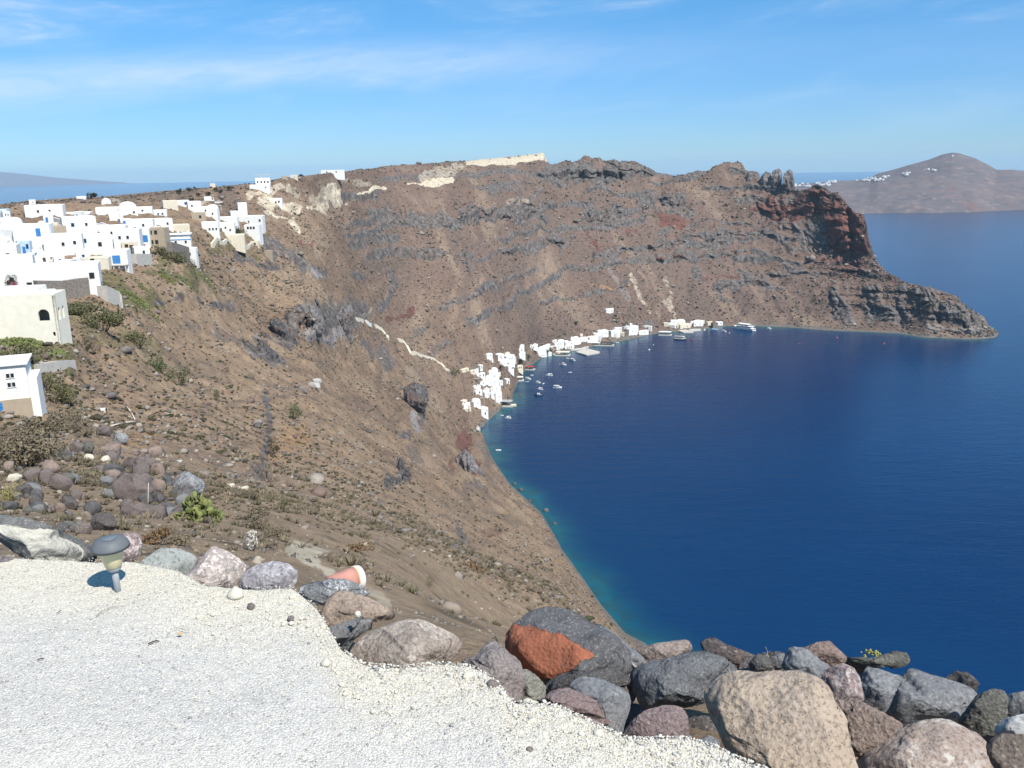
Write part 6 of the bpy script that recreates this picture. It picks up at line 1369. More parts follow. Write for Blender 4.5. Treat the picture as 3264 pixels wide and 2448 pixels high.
awning(ZA, 1720, 1862, 500, 556, 'dark', 'second and darker awning right of the square pier', .5, -6)
awning(ZA, 840, 932, 782, 838, 'red', 'small red boat shelter on the beach edge', .6, -20)
awning(ZB, 465, 612, 515, 552, 'awning', 'white awning up on the quay left of the excursion boat', .4, -5, deck=False)
awning(ZB, 558, 696, 556, 618, 'white', 'white awning low over the water left of the excursion boat', .45, -5)

def slab(fr, pts, label, name='quay', mat='concrete', top=1.0, cat='pier'):
    ox, oy, sc = fr; bm = bmesh.new()
    P = [at_sea(ox + p[0] * sc, oy + p[1] * sc, top) for p in pts]
    c = np.mean(P, axis=0)
    A = [bm.verts.new((p[0] - c[0], p[1] - c[1], 0)) for p in P]; B = [bm.verts.new((p[0] - c[0], p[1] - c[1], -4)) for p in P]
    bm.faces.new(A); bm.faces.new(B[::-1])
    for k in range(len(P)): bm.faces.new((A[k], B[k], B[(k + 1) % len(P)], A[(k + 1) % len(P)]))
    bmesh.ops.recalc_face_normals(bm, faces=bm.faces[:])
    o = obj_bm(name, bm, HM[mat]); o.location = (c[0], c[1], top)
    return tag(o, label, cat)
slab(ZA, [(1420, 632), (1545, 590), (1700, 628), (1700, 642), (1550, 668)], 'square pale concrete pier jutting into the bay', 'pier')
slab(ZA, [(1150, 660), (1280, 600), (1480, 588), (1560, 560), (1575, 575), (1500, 605), (1300, 615), (1170, 672)], 'grey quay linking the beach to the square pier', 'quay')
slab(ZA, [(640, 1240), (720, 1245), (722, 1262), (640, 1258)], 'narrow yellow jetty beside the grey-roofed restaurant', 'jetty', 'cream')
slab(ZA, [(275, 1440), (300, 1420), (490, 1270), (520, 1290), (330, 1450)], 'stony waterfront below the lone white house', 'quay', 'stone', 0.6)
slab(ZA, [(130, 1455), (220, 1450), (300, 1530), (280, 1560), (220, 1520)], 'pale broken slipway at the near end of the shore', 'slipway', 'concrete', 2.5)
slab(ZA, [(1935, 465), (2080, 440), (2212, 430), (2212, 448), (2080, 458), (1990, 480)], 'dark quay wall in front of the harbour row', 'quay', 'stone', 0.8)
slab(ZA, [(1790, 470), (1940, 468), (1990, 475), (1940, 490), (1830, 488)], 'white slipway at the foot of the harbour row', 'slipway', 'white', 1.0)
slab(ZB, [(690, 515), (800, 540), (955, 572), (960, 590), (840, 588), (740, 550)], 'pale concrete quay right of the excursion boat', 'quay')
slab(ZB, [(900, 545), (1040, 545), (1050, 562), (930, 572)], 'second shorter concrete quay before the boat shed', 'quay')
slab(ZB, [(1440, 500), (1500, 500), (1520, 520), (1460, 520)], 'concrete landing at the bow of the ferry', 'quay')

# --- walls: stone terrace wall of the village, zigzag path parapets
def wall_run(pts, height, thick, mat, label, name, cat='wall', piece='segment', rmin=60, stones=False):
    P = [hit(p[0], p[1], rmin) for p in pts]
    root = empty(name, P[0], 0, label, cat)
    for a, b in zip(P[:-1], P[1:]):
        a, b = Vector(a), Vector(b); d = b - a; L = d.length
        n_ = max(1, int(L / 7)); prev = a
        for k in range(n_):
            q = a + d * ((k + 1) / n_); q.z = ground(q.x, q.y)
            e = q - prev; bm = bmesh.new(); l2 = math.hypot(e.x, e.y)
            s = Vector((-e.y, e.x, 0)); s = s / max(s.length, 1e-6) * thick / 2
            p0 = prev - Vector(P[0]); p1 = q - Vector(P[0])
            v = [bm.verts.new(c) for c in (p0 - s - Vector((0, 0, 1.5)), p0 + s - Vector((0, 0, 1.5)), p1 + s - Vector((0, 0, 1.5)), p1 - s - Vector((0, 0, 1.5)), p0 - s + Vector((0, 0, height)), p0 + s + Vector((0, 0, height)), p1 + s + Vector((0, 0, height)), p1 - s + Vector((0, 0, height)))]
            for f in ((3, 2, 1, 0), (4, 5, 6, 7), (0, 1, 5, 4), (1, 2, 6, 5), (2, 3, 7, 6), (3, 0, 4, 7)): bm.faces.new([v[i] for i in f])
            bmesh.ops.recalc_face_normals(bm, faces=bm.faces[:])
            obj_bm(piece, bm, HM[mat], root); prev = q
    return root
wall_run([(1194, 1038), (1216, 1058), (1232, 1076), (1237, 1088)], 1.5, 1.6, 'cream', 'upper pale parapet of the zigzag path down to the harbour', 'path_wall')
wall_run([(1268, 1090), (1284, 1095), (1298, 1113), (1309, 1136), (1345, 1140), (1379, 1147), (1406, 1169), (1417, 1184), (1433, 1189)], 1.5, 1.6, 'cream', 'long lower pale parapet of the zigzag path down to the harbour', 'path_wall')
wall_run([(1135, 1021), (1156, 1024)], 1.2, 1.5, 'cream', 'short pale wall at the top of the zigzag path', 'path_wall')
wall_run([(1166, 1030), (1182, 1033)], 1.2, 1.5, 'white', 'short white wall piece below the top of the zigzag path', 'path_wall')
wall_run([(1152, 1014), (1160, 1003), (1186, 1000)], 1.4, 1.6, 'stone', 'grey stone enclosure above the zigzag path', 'stone_enclosure')
wall_run([(120, 948), (210, 950), (300, 948), (320, 952)], 3.4, 1.2, 'stone', 'dark rubble terrace wall under the long blue-doored house', 'terrace_wall')
wall_run([(330, 962), (372, 968), (384, 975)], 2.8, 2.0, 'concrete', 'pale curved retaining wall beside the beige shed', 'retaining_wall')
wall_run([(545, 828), (600, 830)], 5.0, 1.5, 'stone', 'rough stone base wall under the white two-storey house', 'retaining_wall')
wall_run([(430, 838), (478, 836)], 3.0, 1.5, 'concrete', 'pale stone wall on the slope edge by the dark tree', 'retaining_wall')
wall_run([(675, 788), (740, 790), (806, 793)], 1.6, .8, 'cream', 'long pale garden wall below the guesthouse', 'garden_wall')
wall_run([(120, 1195), (180, 1186), (236, 1176)], 1.0, .7, 'concrete', 'low pale wall on the slope right of the small white house', 'garden_wall')
for i, (px, py, w_, sl_) in enumerate(wall_later):
    wall_run([(px - w_ / 2, py - sl_ * w_ / 2), (px + w_ / 2, py + sl_ * w_ / 2)], 1.3, .5, 'white', 'low whitewashed yard wall between the village houses, ' + ('on the left' if px < 160 else 'in the middle' if px < 320 else 'towards the slope edge'), 'yard_wall')
# dirt road
def ribbon(pts, width, mat, name, label, rmin=60):
    P = [Vector(hit(p[0], p[1], rmin)) for p in pts]; V, F = [], []
    Q = []
    for a, b in zip(P[:-1], P[1:]):
        for k in range(8):
            q = a.lerp(b, k / 8); q.z = ground(q.x, q.y) + .25; Q.append(q)
    for i, q in enumerate(Q):
        d = Q[min(i + 1, len(Q) - 1)] - Q[max(i - 1, 0)]; s = Vector((-d.y, d.x, 0)).normalized() * width / 2
        for t in (-1, -.33, .33, 1):
            p = q + s * t; V.append((p.x, p.y, ground(p.x, p.y) + .22))
    for i in range(len(Q) - 1):
        for t in range(3): a = i * 4 + t; F.append((a, a + 1, a + 5, a + 4))
    return tag(mesh_np(name, V, F, mat), label, 'road', kind='structure')
M_DIRT = plain_mat('dirt_track', (0.36, 0.30, 0.235), 0.95)
ribbon([(346, 636), (372, 643), (400, 649), (420, 654), (402, 662), (384, 670)], 5, M_DIRT, 'dirt_road', 'pale dirt road winding over the plateau behind the village')
ribbon([(860, 604), (890, 594), (905, 588)], 4, M_DIRT, 'dirt_road', 'pale track leading to the house on the skyline')
ribbon([(560, 668), (600, 660), (660, 648), (700, 640)], 4, M_DIRT, 'dirt_road', 'pale track past the parked truck')
# ------------------------------------------------------------------ bushes, prickly pears, trees
LM = {}
for k, cols in {'green': ((0.085, 0.118, 0.046), (0.050, 0.075, 0.030)), 'olive': ((0.135, 0.128, 0.056), (0.088, 0.090, 0.040)), 'dry': ((0.200, 0.165, 0.110), (0.130, 0.108, 0.072)), 'dark': ((0.045, 0.055, 0.026), (0.030, 0.038, 0.020)),
                'cactus': ((0.225, 0.235, 0.080), (0.130, 0.155, 0.055)), 'thicket': ((0.185, 0.200, 0.070), (0.105, 0.125, 0.048)), 'yellow': ((0.34, 0.31, 0.10), (0.24, 0.23, 0.08)), 'white': ((0.62, 0.59, 0.53), (0.42, 0.40, 0.36)), 'magenta': ((0.50, 0.05, 0.16), (0.36, 0.03, 0.11)), 'rust': ((0.20, 0.12, 0.06), (0.14, 0.09, 0.05))}.items():
    m = Nodes('leaf_' + k); t = m.attr('tint', 'R')
    m.color(m.mix(t, cols[0], cols[1])).rough(0.8); LM[k] = m.m
BARK = plain_mat('bark', (0.10, 0.075, 0.055), 0.9)

def leaf_cloud(n, w_, d_, h_, leaf, seed, droop=0.0, lumps=7, base=0.0):
    g = np.random.default_rng(seed)
    c = np.stack([g.uniform(-.62, .62, lumps), g.uniform(-.62, .62, lumps), g.uniform(0.25, 0.72, lumps)], -1); rr = g.uniform(0.26, 0.46, lumps)
    k = g.integers(0, lumps, n); d = g.normal(size=(n, 3)); d /= np.linalg.norm(d, axis=1)[:, None]
    P = c[k] + d * (rr[k] * g.uniform(0.55, 1.05, n) ** 0.6)[:, None]; P[:, 2] = np.maximum(np.abs(P[:, 2]), 0.02) + base
    P = P * np.array([w_ / 2, d_ / 2, h_])
    a = d + g.normal(0, .6, (n, 3)); a /= np.linalg.norm(a, axis=1)[:, None]
    b = np.cross(a, g.normal(size=(n, 3))); b /= np.linalg.norm(b, axis=1)[:, None]; e = np.cross(a, b)
    s = leaf * g.uniform(0.6, 1.3, n)[:, None]
    V = np.stack([P - b * s * .5, P + e * s * .38, P + b * s * .5 + a * s * .2, P - e * s * .38], 1).reshape(-1, 3)
    return V, np.arange(4 * n).reshape(-1, 4), np.repeat(g.random(n), 4)

def stems(bm, n, w_, d_, h_, th, g):
    for i in range(n):
        a = g.uniform(0, 6.283); q = np.array([math.cos(a) * w_ * .36, math.sin(a) * d_ * .36, h_ * g.uniform(.55, .85)]) * g.uniform(.5, 1)
        p0, p1 = Vector((0, 0, -.3 * h_)), Vector(q); s = Vector((-(p1 - p0).y, (p1 - p0).x, 0)).normalized(); u = (p1 - p0).cross(s).normalized()
        A = [bm.verts.new(p0 + (s * math.cos(t) + u * math.sin(t)) * th) for t in (0, 2.1, 4.2)]; B = [bm.verts.new(p1 + (s * math.cos(t) + u * math.sin(t)) * th * .35) for t in (0, 2.1, 4.2)]
        for k in range(3): bm.faces.new((A[k], A[(k + 1) % 3], B[(k + 1) % 3], B[k]))

def shrub(px, py, w_, h_, pal, label, seed, n=700, cat='bush', group='bushes on the hillside', name='bush', leaf=0.05, rmin=8, trunk=False):
    x, y, z = hit(px, py, rmin); r = math.hypot(x, y); sl = math.hypot(r, CAM_Z - z)
    W, H = metres(w_, sl), metres(h_, sl)
    g = np.random.default_rng(seed)
    root = empty(name, (x, y, z), g.uniform(0, 6), label, cat, group)
    V, F, T = leaf_cloud(n, W, W * .9, H * (.8 if trunk else 1.0), max(leaf * W, 0.02), seed, base=.28 if trunk else 0.0)
    o = mesh_np('crown' if trunk else 'foliage', V, F, LM[pal], root)
    attr_color(o, 'tint', np.repeat(T[:, None], 4, 1))
    bm = bmesh.new(); stems(bm, 9 if not trunk else 5, W, W * .9, H, W * (.016 if not trunk else .05), g)
    obj_bm('trunk' if trunk else 'stem', bm, BARK, root)
    return root
BUSH = [
    (574, 1224, 84, 58, 'green', 1300, 'fresh green bush on the open slope, largest of the three right of the white houses'), (512, 1188, 80, 42, 'green', 900, 'paler green bush joined to the left of the largest one on the open slope'),
    (692, 1268, 38, 30, 'green', 500, 'small round green bush right of the largest one on the open slope'), (805, 1226, 22, 26, 'green', 300, 'tiny green bush at the top of the dark rock rib'),
    (940, 1340, 58, 56, 'green', 900, 'round green bush alone right of the dark rock rib'), (866, 1446, 52, 62, 'dark', 900, 'dark green bush at the foot of the dark rock rib'), (857, 1494, 24, 18, 'green', 250, 'small bright bush below the dark one at the rock rib'),
    (120, 1405, 190, 60, 'dry', 1700, 'wide grey-brown thorn bush below the small white house'), (230, 1385, 150, 62, 'dry', 1500, 'second grey-brown thorn bush joined to the wide one on its right'), (80, 1500, 240, 92, 'dry', 2600, 'biggest grey thorn bush at the left edge above the tumbled rocks'),
    (-10, 1470, 150, 90, 'dry', 1300, 'grey thorn bush cut by the left edge'), (190, 1285, 120, 58, 'olive', 1300, 'olive bush right of the small white house'), (150, 1250, 90, 50, 'olive', 900, 'olive bush behind the corner of the small white house'),
    (820, 1690, 150, 70, 'dry', 1500, 'sprawling dry bush on the slope right of the prickly pear'), (880, 1740, 110, 50, 'dry', 900, 'dry bush behind the lilac-grey boulder'), (335, 1480, 60, 36, 'dry', 500, 'small dry bush on top of the tumbled rocks'),
    (500, 1730, 100, 46, 'rust', 800, 'rust-brown dry grass clump behind the mauve boulder'), (575, 1745, 90, 40, 'dry', 700, 'dry grass clump behind the grey-green boulder'), (30, 1610, 70, 50, 'yellow', 600, 'yellow-brown dry clump at the left edge beside the pile'),
    (1130, 1770, 120, 22, 'rust', 700, 'low brown hedge-like strip of thorn on the slope below the terrace'), (1520, 1835, 130, 22, 'rust', 700, 'second low brown strip of thorn further right on the slope'), (1370, 1890, 40, 36, 'olive', 300, 'small green-brown bush in the stony gully'),
    (1400, 1330, 30, 14, 'olive', 200, 'flat olive bush on the slope near the grey crag'), (1275, 1310, 26, 12, 'olive', 200, 'flat olive bush left of the grey crag'),
    (1260, 1098, 22, 24, 'green', 300, 'green bush in the gap between the two path parapets'), (1447, 1204, 40, 34, 'green', 500, 'large round green bush at the lower end of the zigzag path'),
    (300, 940, 80, 36, 'olive', 900, 'olive scrub below the beige shed'), (330, 925, 70, 42, 'olive', 900, 'taller olive scrub right of the beige shed'), (520, 820, 60, 30, 'olive', 700, 'brownish scrub under the tan two-storey house'), (610, 850, 40, 30, 'dark', 500, 'dark green scrub under the white lower wing'),
    (560, 840, 80, 30, 'olive', 800, 'olive scrub under the rough stone base wall'), (455, 826, 22, 32, 'dark', 400, 'dark green shrub tree against a white wall at the slope edge'), (905, 850, 24, 18, 'dark', 250, 'lone dark bush on the slope right of the village'),
    (260, 1010, 150, 50, 'olive', 1300, 'broad olive thicket right of the arched house'), (330, 1070, 170, 60, 'olive', 1500, 'broad olive thicket lower on the slope right of the arched house'), (440, 1110, 120, 44, 'olive', 1000, 'olive thicket furthest right of the arched house'),
    (60, 1170, 150, 50, 'olive', 1200, 'olive-green thicket between the arched house and the small white one'), (290, 1120, 60, 50, 'dry', 600, 'brown bush on the slope below the arched house'), (410, 1020, 24, 18, 'green', 250, 'small green bush above a dark ledge'),
    (750, 762, 60, 28, 'dark', 700, 'dark green garden bush between guesthouse and three-level house'), (760, 740, 50, 20, 'olive', 500, 'olive garden bush above the dark green one'),
]
for i, (px, py, w_, h_, pal, n, lab) in enumerate(BUSH):
    shrub(px, py, w_, h_, pal, lab, 900 + i, n, leaf=0.05 if n < 1000 else 0.036)
shrub(38, 918, 52, 36, 'dark', 'dark green bougainvillea bush by the long white house', 951, 700)
shrub(46, 927, 28, 20, 'magenta', 'magenta flowering bougainvillea at the left of the village', 952, 400)
shrub(471, 752, 10, 12, 'magenta', 'small pink flowering creeper beside the tall blue shutters', 953, 150)
TREES = [(90, 702, 34, 20, 'round dark tree left of the long white village building'), (298, 634, 40, 18, 'wide round tree on the plateau against the sea'), (574, 621, 24, 13, 'first plateau tree from the left in the row'), (604, 612, 24, 13, 'second plateau tree from the left in the row'),
         (634, 622, 22, 12, 'third plateau tree from the left in the row'), (664, 622, 24, 13, 'fourth plateau tree from the left in the row'), (688, 612, 20, 11, 'fifth plateau tree from the left in the row'), (706, 618, 18, 10, 'sixth plateau tree from the left in the row'), (734, 610, 22, 13, 'right end tree of the plateau row'),
         (612, 646, 28, 18, 'big dark tree in front of the plateau row'), (702, 592, 14, 7, 'dark skyline tree left of the arcaded house'), (620, 604, 12, 6, 'small dark skyline tree at the sea'), (768, 608, 9, 7, 'tiny round tree below the skyline'), (986, 558, 12, 8, 'dark tree on the skyline left of the long low house'), (960, 562, 18, 6, 'flat dark bush on the skyline right of the twin-roofed house'),
         (576, 672, 12, 12, 'small dark tree beside the blue-framed window house'), (120, 648, 26, 7, 'low dark trees beside the small plateau house')]
for i, (px, py, w_, h_, lab) in enumerate(TREES): shrub(px, py, w_, h_, 'dark', lab, 970 + i, 260, 'tree', 'trees on the plateau', 'tree', 0.10, 60, True)
for i, (fx, fy, w_, h_, lab) in enumerate([(760, 800, 110, 95, 'largest round beach tree in front of the big white harbour house'), (860, 750, 80, 85, 'second beach tree right of the largest one'), (1085, 660, 60, 75, 'tree in front of the wide white harbour house'), (1135, 632, 60, 65, 'tree right of the wide white harbour house'),
        (552, 860, 70, 70, 'tree between the grey awning and the tavern'), (535, 965, 60, 75, 'dark tree beside the small white cube above the near beach'), (1420, 345, 90, 40, 'flat green tree uphill of the harbour row')]):
    shrub(ZA[0] + fx * ZA[2], ZA[1] + fy * ZA[2], w_ * ZA[2], h_ * ZA[2], 'dark' if i < 6 else 'green', lab, 1000 + i, 350, 'tree', 'trees of the harbour', 'tree', 0.09, 60, True)

# prickly pears: flat oval pads, each its own piece
def pad_mesh():
    bm = bmesh.new(); bmesh.ops.create_icosphere(bm, subdivisions=2, radius=0.5)
    for v in bm.verts: v.co = Vector((v.co.x * .78, v.co.y * .16, v.co.z + .5)); v.co.x *= 0.72 + 0.5 * v.co.z
    me = bpy.data.meshes.new('pad'); bm.to_mesh(me); bm.free()
    for p in me.polygons: p.use_smooth = True
    return me
PADS = []
for k in range(3):
    me = pad_mesh(); a = me.attributes.new('tint', 'FLOAT_COLOR', 'POINT'); a.data.foreach_set('color', np.repeat(np.array([[k * .5] * 3 + [1]], np.float32), len(me.vertices), 0).ravel()); me.materials.append(LM['cactus']); PADS.append(me)
def prickly(px, py, w_, h_, label, seed, n, size):
    x, y, z = hit(px, py, 8); r = math.hypot(x, y); sl = math.hypot(r, CAM_Z - z); W, H = metres(w_, sl), metres(h_, sl)
    g = np.random.default_rng(seed); root = empty('prickly_pear', (x, y, z), 0, label, 'cactus', 'prickly pears')
    for i in range(n):
        a = g.uniform(0, 6.283); q = math.sqrt(g.random()); zz = (1 - q ** 2.2) * H * g.uniform(.15, .92)
        o = bpy.data.objects.new('pad', PADS[i % 3]); COL.objects.link(o); o.parent = root
        s = size * g.uniform(.75, 1.25); o.scale = (s * .8, s, s); o.location = (q * math.cos(a) * W / 2, q * math.sin(a) * W / 2, zz - s * .2); o.rotation_euler = (g.normal(0, .55), g.normal(0, .55), g.uniform(0, 3.14))
    return root
prickly(633, 1676, 130, 92, 'yellow-green prickly pear growing between the tumbled rocks and the dry bush', 61, 200, 0.19)
prickly(1702, 1842, 52, 44, 'small prickly pear at the edge of the slope above the sea', 62, 70, 0.19)
def cactus_patch(px, py, w_, h_, label, seed, n=500):
    x, y, z = hit(px, py, 60); r = math.hypot(x, y); W = metres(w_, r); L = W * 0.9
    g = np.random.default_rng(seed); V0 = np.array([v.co[:] for v in PADS[0].vertices]); F0 = np.array([p.vertices[:] for p in PADS[0].polygons])
    V0, F0 = ICO1[0] * np.array([.36, .10, .5]) + np.array([0, 0, .4]), ICO1[1]
    VV, FF, TT = [], [], []
    for i in range(n):
        a, q = g.uniform(0, 6.283), math.sqrt(g.random()); gx, gy = x + q * math.cos(a) * W / 2, y + q * math.sin(a) * L / 2
        if vnoise(gx / 3.2, gy / 3.2, seed, 5) < 0.36: continue
        s = g.uniform(.25, .6); t = g.uniform(0, 3.14); c, sn = math.cos(t), math.sin(t); tl = g.normal(0, .5)
        v = V0 * s; v = np.stack([v[:, 0] * c - v[:, 1] * sn + v[:, 2] * tl * c, v[:, 0] * sn + v[:, 1] * c + v[:, 2] * tl * sn, v[:, 2]], -1)
        VV.append(v + np.array([gx, gy, ground(gx, gy) + g.uniform(-.1, .75) * (1 - q * q)])); FF.append(F0 + len(FF) * len(V0)); TT.append(np.full(len(V0), g.random()))
    o = mesh_np('prickly_pear_thicket', np.concatenate(VV) - np.array([x, y, z]), np.concatenate(FF), LM['thicket'], None, True); o.location = (x, y, z)
    attr_color(o, 'tint', np.repeat(np.concatenate(TT)[:, None], 4, 1)); tag(o, label, 'cactus', 'prickly pear thickets', 'stuff')
for i, (px, py, w_, lab, n) in enumerate([(440, 965, 110, 'bright green prickly pear thicket below the curved retaining wall', 700), (520, 880, 70, 'prickly pear thicket on the scrub below the tan house', 450), (650, 885, 60, 'prickly pear thicket below the white lower wing', 450), (445, 915, 50, 'narrow prickly pear thicket beside the brown scrub', 300),
        (60, 1105, 150, 'bright prickly pear thicket in front of the arched house', 900), (150, 1130, 110, 'lower prickly pear thicket at the corner of the arched house', 700), (690, 802, 50, 'prickly pear thicket below the garden walls', 300), (800, 805, 60, 'prickly pear thicket left of the lone beige hut', 300), (590, 900, 40, 'small prickly pear thicket in the middle of the scrub', 250)]):
    cactus_patch(px, py, w_, 0, lab, 700 + i, n)
# ------------------------------------------------------------------ boats
def hull_bm(L, B, H, draft=0.3, stern=0.8, sheer=0.25):
    bm = bmesh.new(); n = 9; rows = []
    for i in range(n):
        t = i / (n - 1); x = (t - .5) * L
        w_ = B / 2 * (stern + (1 - stern) * min(1, t / .35)) * (1 - max(0, (t - .5) / .5) ** 2.2) + 0.01
        top = H + sheer * H * max(0, (t - .4) / .6) ** 2
        rows.append([bm.verts.new(p) for p in ((x, -w_, top), (x, -w_ * .82, 0), (x, -w_ * .3, -draft), (x, w_ * .3, -draft), (x, w_ * .82, 0), (x, w_, top))])
    for a, b in zip(rows[:-1], rows[1:]):
        for k in range(5): bm.faces.new((a[k], b[k], b[k + 1], a[k + 1]))
    bm.faces.new(rows[0]); bm.faces.new(rows[-1][::-1])
    for a, b in zip(rows[:-1], rows[1:]): # inside floor a little below the rim
        pass
    fl = [[bm.verts.new((r_[0].co.x, r_[k].co.y * .9, r_[0].co.z - H * .25)) for k in (0, 5)] for r_ in rows]
    for a, b in zip(fl[:-1], fl[1:]): bm.faces.new((a[0], a[1], b[1], b[0]))
    for i in range(n - 1):
        bm.faces.new((rows[i][0], fl[i][0], fl[i + 1][0], rows[i + 1][0])); bm.faces.new((rows[i][5], rows[i + 1][5], fl[i + 1][1], fl[i][1]))
    bm.faces.new((rows[0][0], rows[0][5], fl[0][1], fl[0][0]))
    bmesh.ops.recalc_face_normals(bm, faces=bm.faces[:])
    return bm
def pole(name, p0, p1, th, mat, parent, n=6):
    p0, p1 = Vector(p0), Vector(p1); d = (p1 - p0).normalized(); s = d.orthogonal().normalized(); u = d.cross(s); bm = bmesh.new()
    A = [bm.verts.new(p0 + (s * math.cos(6.2832 * k / n) + u * math.sin(6.2832 * k / n)) * th) for k in range(n)]; B = [bm.verts.new(p1 + (s * math.cos(6.2832 * k / n) + u * math.sin(6.2832 * k / n)) * th * .8) for k in range(n)]
    for k in range(n): bm.faces.new((A[k], A[(k + 1) % n], B[(k + 1) % n], B[k]))
    bm.faces.new(A[::-1]); bm.faces.new(B); return obj_bm(name, bm, mat, parent, True)
BG = 'boats moored in the bay'
def boat(px, py, wpx, kind, label, head=0.0, hull='white', cabin='white', trim='navy'):
    x, y = at_sea(px, py); r = math.hypot(x, y); L = metres(wpx, r) / max(.55, abs(math.cos(rad(head)))); B = L * .34; H = L * .10 + .18
    az = math.atan2(x, y)
    root = empty({'row': 'dinghy', 'motor': 'motorboat', 'fish': 'fishing_boat', 'speed': 'speedboat'}[kind], (x, y, 0.02), -az + rad(head), label, 'boat', BG)
    obj_bm('hull', hull_bm(L, B, H), HM[hull], root, False)
    if kind == 'row':
        for t in (-.2, .12): box('seat', L * t - .12, L * t + .12, -B * .38, B * .38, H * .78, H * .88, HM['wood'], root)
        box('outboard', -L / 2 - .3, -L / 2 - .02, -.12, .12, -.1, H * 1.4, HM['dark'], root)
    else:
        c = box('cabin', -L * .12, L * .2, -B * .32, B * .32, H * .74, H * 1.9 + .5, HM[cabin], root)
        box('window', -L * .08, L * .16, -B * .32 - .03, -B * .32 - .002, H * 1.2 + .1, H * 1.7 + .3, HM['glass'], c); box('window', L * .2 + .002, L * .2 + .03, -B * .26, B * .26, H * 1.2 + .1, H * 1.7 + .3, HM['glass'], c)
        box('deck', L * .205, L * .40, -B * .22, B * .22, H * .8, H * 1.02, HM['white'], root)
        if kind == 'fish':
            pole('mast', (-L * .16, 0, H * .7), (-L * .16, 0, H + L * .42), .07, HM['wood'], root); pole('mast', (L * .3, 0, H * .8), (L * .3, 0, H + L * .26), .05, HM['wood'], root)
            box('engine_box', -L * .4, -L * .25, -B * .2, B * .2, H * .74, H * 1.4, HM[trim], root)
        else: box('canopy', -L * .42, -L * .125, -B * .36, B * .36, H * 1.9 + .45, H * 1.9 + .53, HM['white'], root)
        box('rubbing_strake', -L * .45, L * .1, -B * .5 - .05, -B * .5 + .02, H * .78, H * .92, HM[trim], root)
    return root
def za(fx, fy): return ZA[0] + fx * ZA[2], ZA[1] + fy * ZA[2]
def zb(fx, fy): return ZB[0] + fx * ZB[2], ZB[1] + fy * ZB[2]
for f, fx, fy, w_, kind, head, lab, hl in [
    (za, 1205, 1056, 108, 'motor', 4, 'biggest white motorboat, furthest from the harbour shore', 'white'), (za, 1110, 912, 80, 'motor', -8, 'white motorboat with a cabin in the middle of the moorings', 'white'),
    (za, 1385, 735, 66, 'motor', -30, 'white motorboat nearest the square pier', 'white'), (za, 1325, 712, 40, 'row', 0, 'small white dinghy left of the motorboat by the square pier', 'white'),
    (za, 1270, 786, 82, 'fish', -12, 'fishing boat with two masts below the square pier', 'white'), (za, 1355, 876, 40, 'row', 5, 'pale dinghy alone to the right of the cabin motorboat', 'white'),
    (za, 905, 910, 42, 'row', 0, 'white dinghy close off the long cream awning', 'white'), (za, 860, 954, 72, 'motor', -6, 'long white motorboat off the end of the long cream awning', 'white'), (za, 848, 988, 46, 'row', -15, 'grey-white dinghy just below the long motorboat', 'lightblue'),
    (za, 980, 998, 60, 'motor', 0, 'white motorboat between the two rows of moorings', 'white'), (za, 1040, 1008, 22, 'row', 60, 'tiny white tender beside the motorboat', 'white'), (za, 1000, 1076, 66, 'motor', -20, 'white cabin boat just above the blue fishing boat', 'white'),
    (za, 980, 1148, 100, 'fish', -10, 'blue-hulled fishing boat with a tall red mast', 'navy'), (za, 768, 1142, 40, 'row', 0, 'small red rowing boat near the grey-roofed restaurant', 'red'),
    (za, 555, 1383, 40, 'row', 0, 'small white dinghy off the lone white house', 'white'), (za, 625, 1414, 74, 'speed', -12, 'slim white speedboat off the lone white house', 'white'), (za, 1910, 526, 40, 'row', 0, 'pale dinghy below the tall white house of the harbour row', 'white'),
    (zb, 1092, 566, 30, 'motor', 70, 'white boat end-on beside the second quay', 'white'), (zb, 1210, 556, 74, 'row', 0, 'blue-grey open boat at the dark boat shed', 'lightblue'), (zb, 1322, 580, 54, 'motor', -10, 'white boat with a dark cabin left of the ferry', 'white'),
    (zb, 1850, 546, 50, 'motor', 10, 'white motorboat to the right of the ferry', 'white'), (zb, 2140, 508, 34, 'row', 0, 'white dinghy close under the far cliffs', 'white'), (zb, 2204, 720, 24, 'row', 0, 'tiny orange-brown boat alone in the open bay', 'orange')]:
    px, py = f(fx, fy); boat(px, py, w_ * .2712, kind, lab, head + 180 * (rnd.random() < .3), hl)
boat(1589, 1436, 18, 'row', 'lone white dinghy near the rocky near shore', 0)
def buoy(px, py, rad_, mat, label):
    x, y = at_sea(px, py); bm = bmesh.new(); bmesh.ops.create_uvsphere(bm, u_segments=12, v_segments=8, radius=rad_)
    root = empty('buoy', (x, y, 0.15), 0, label, 'buoy', 'mooring buoys'); obj_bm('float', bm, HM[mat], root, True); pole('ring', (0, 0, rad_ * .9), (0, 0, rad_ * 1.5), .05, HM['dark'], root)
buoy(*zb(940, 676), 1.1, 'red', 'red buoy right of the excursion boat'); buoy(*zb(440, 794), .9, 'white', 'white buoy below the bell tower'); buoy(*zb(490, 735), .5, 'white', 'smaller white buoy above the other white one')
buoy(2668, 1077, .9, 'orange', 'orange buoy near the foot of the headland'); buoy(2818, 1095, .8, 'orange', 'orange buoy off the low rocky point'); buoy(*zb(1382, 595), .6, 'white', 'white buoy left of the ferry')
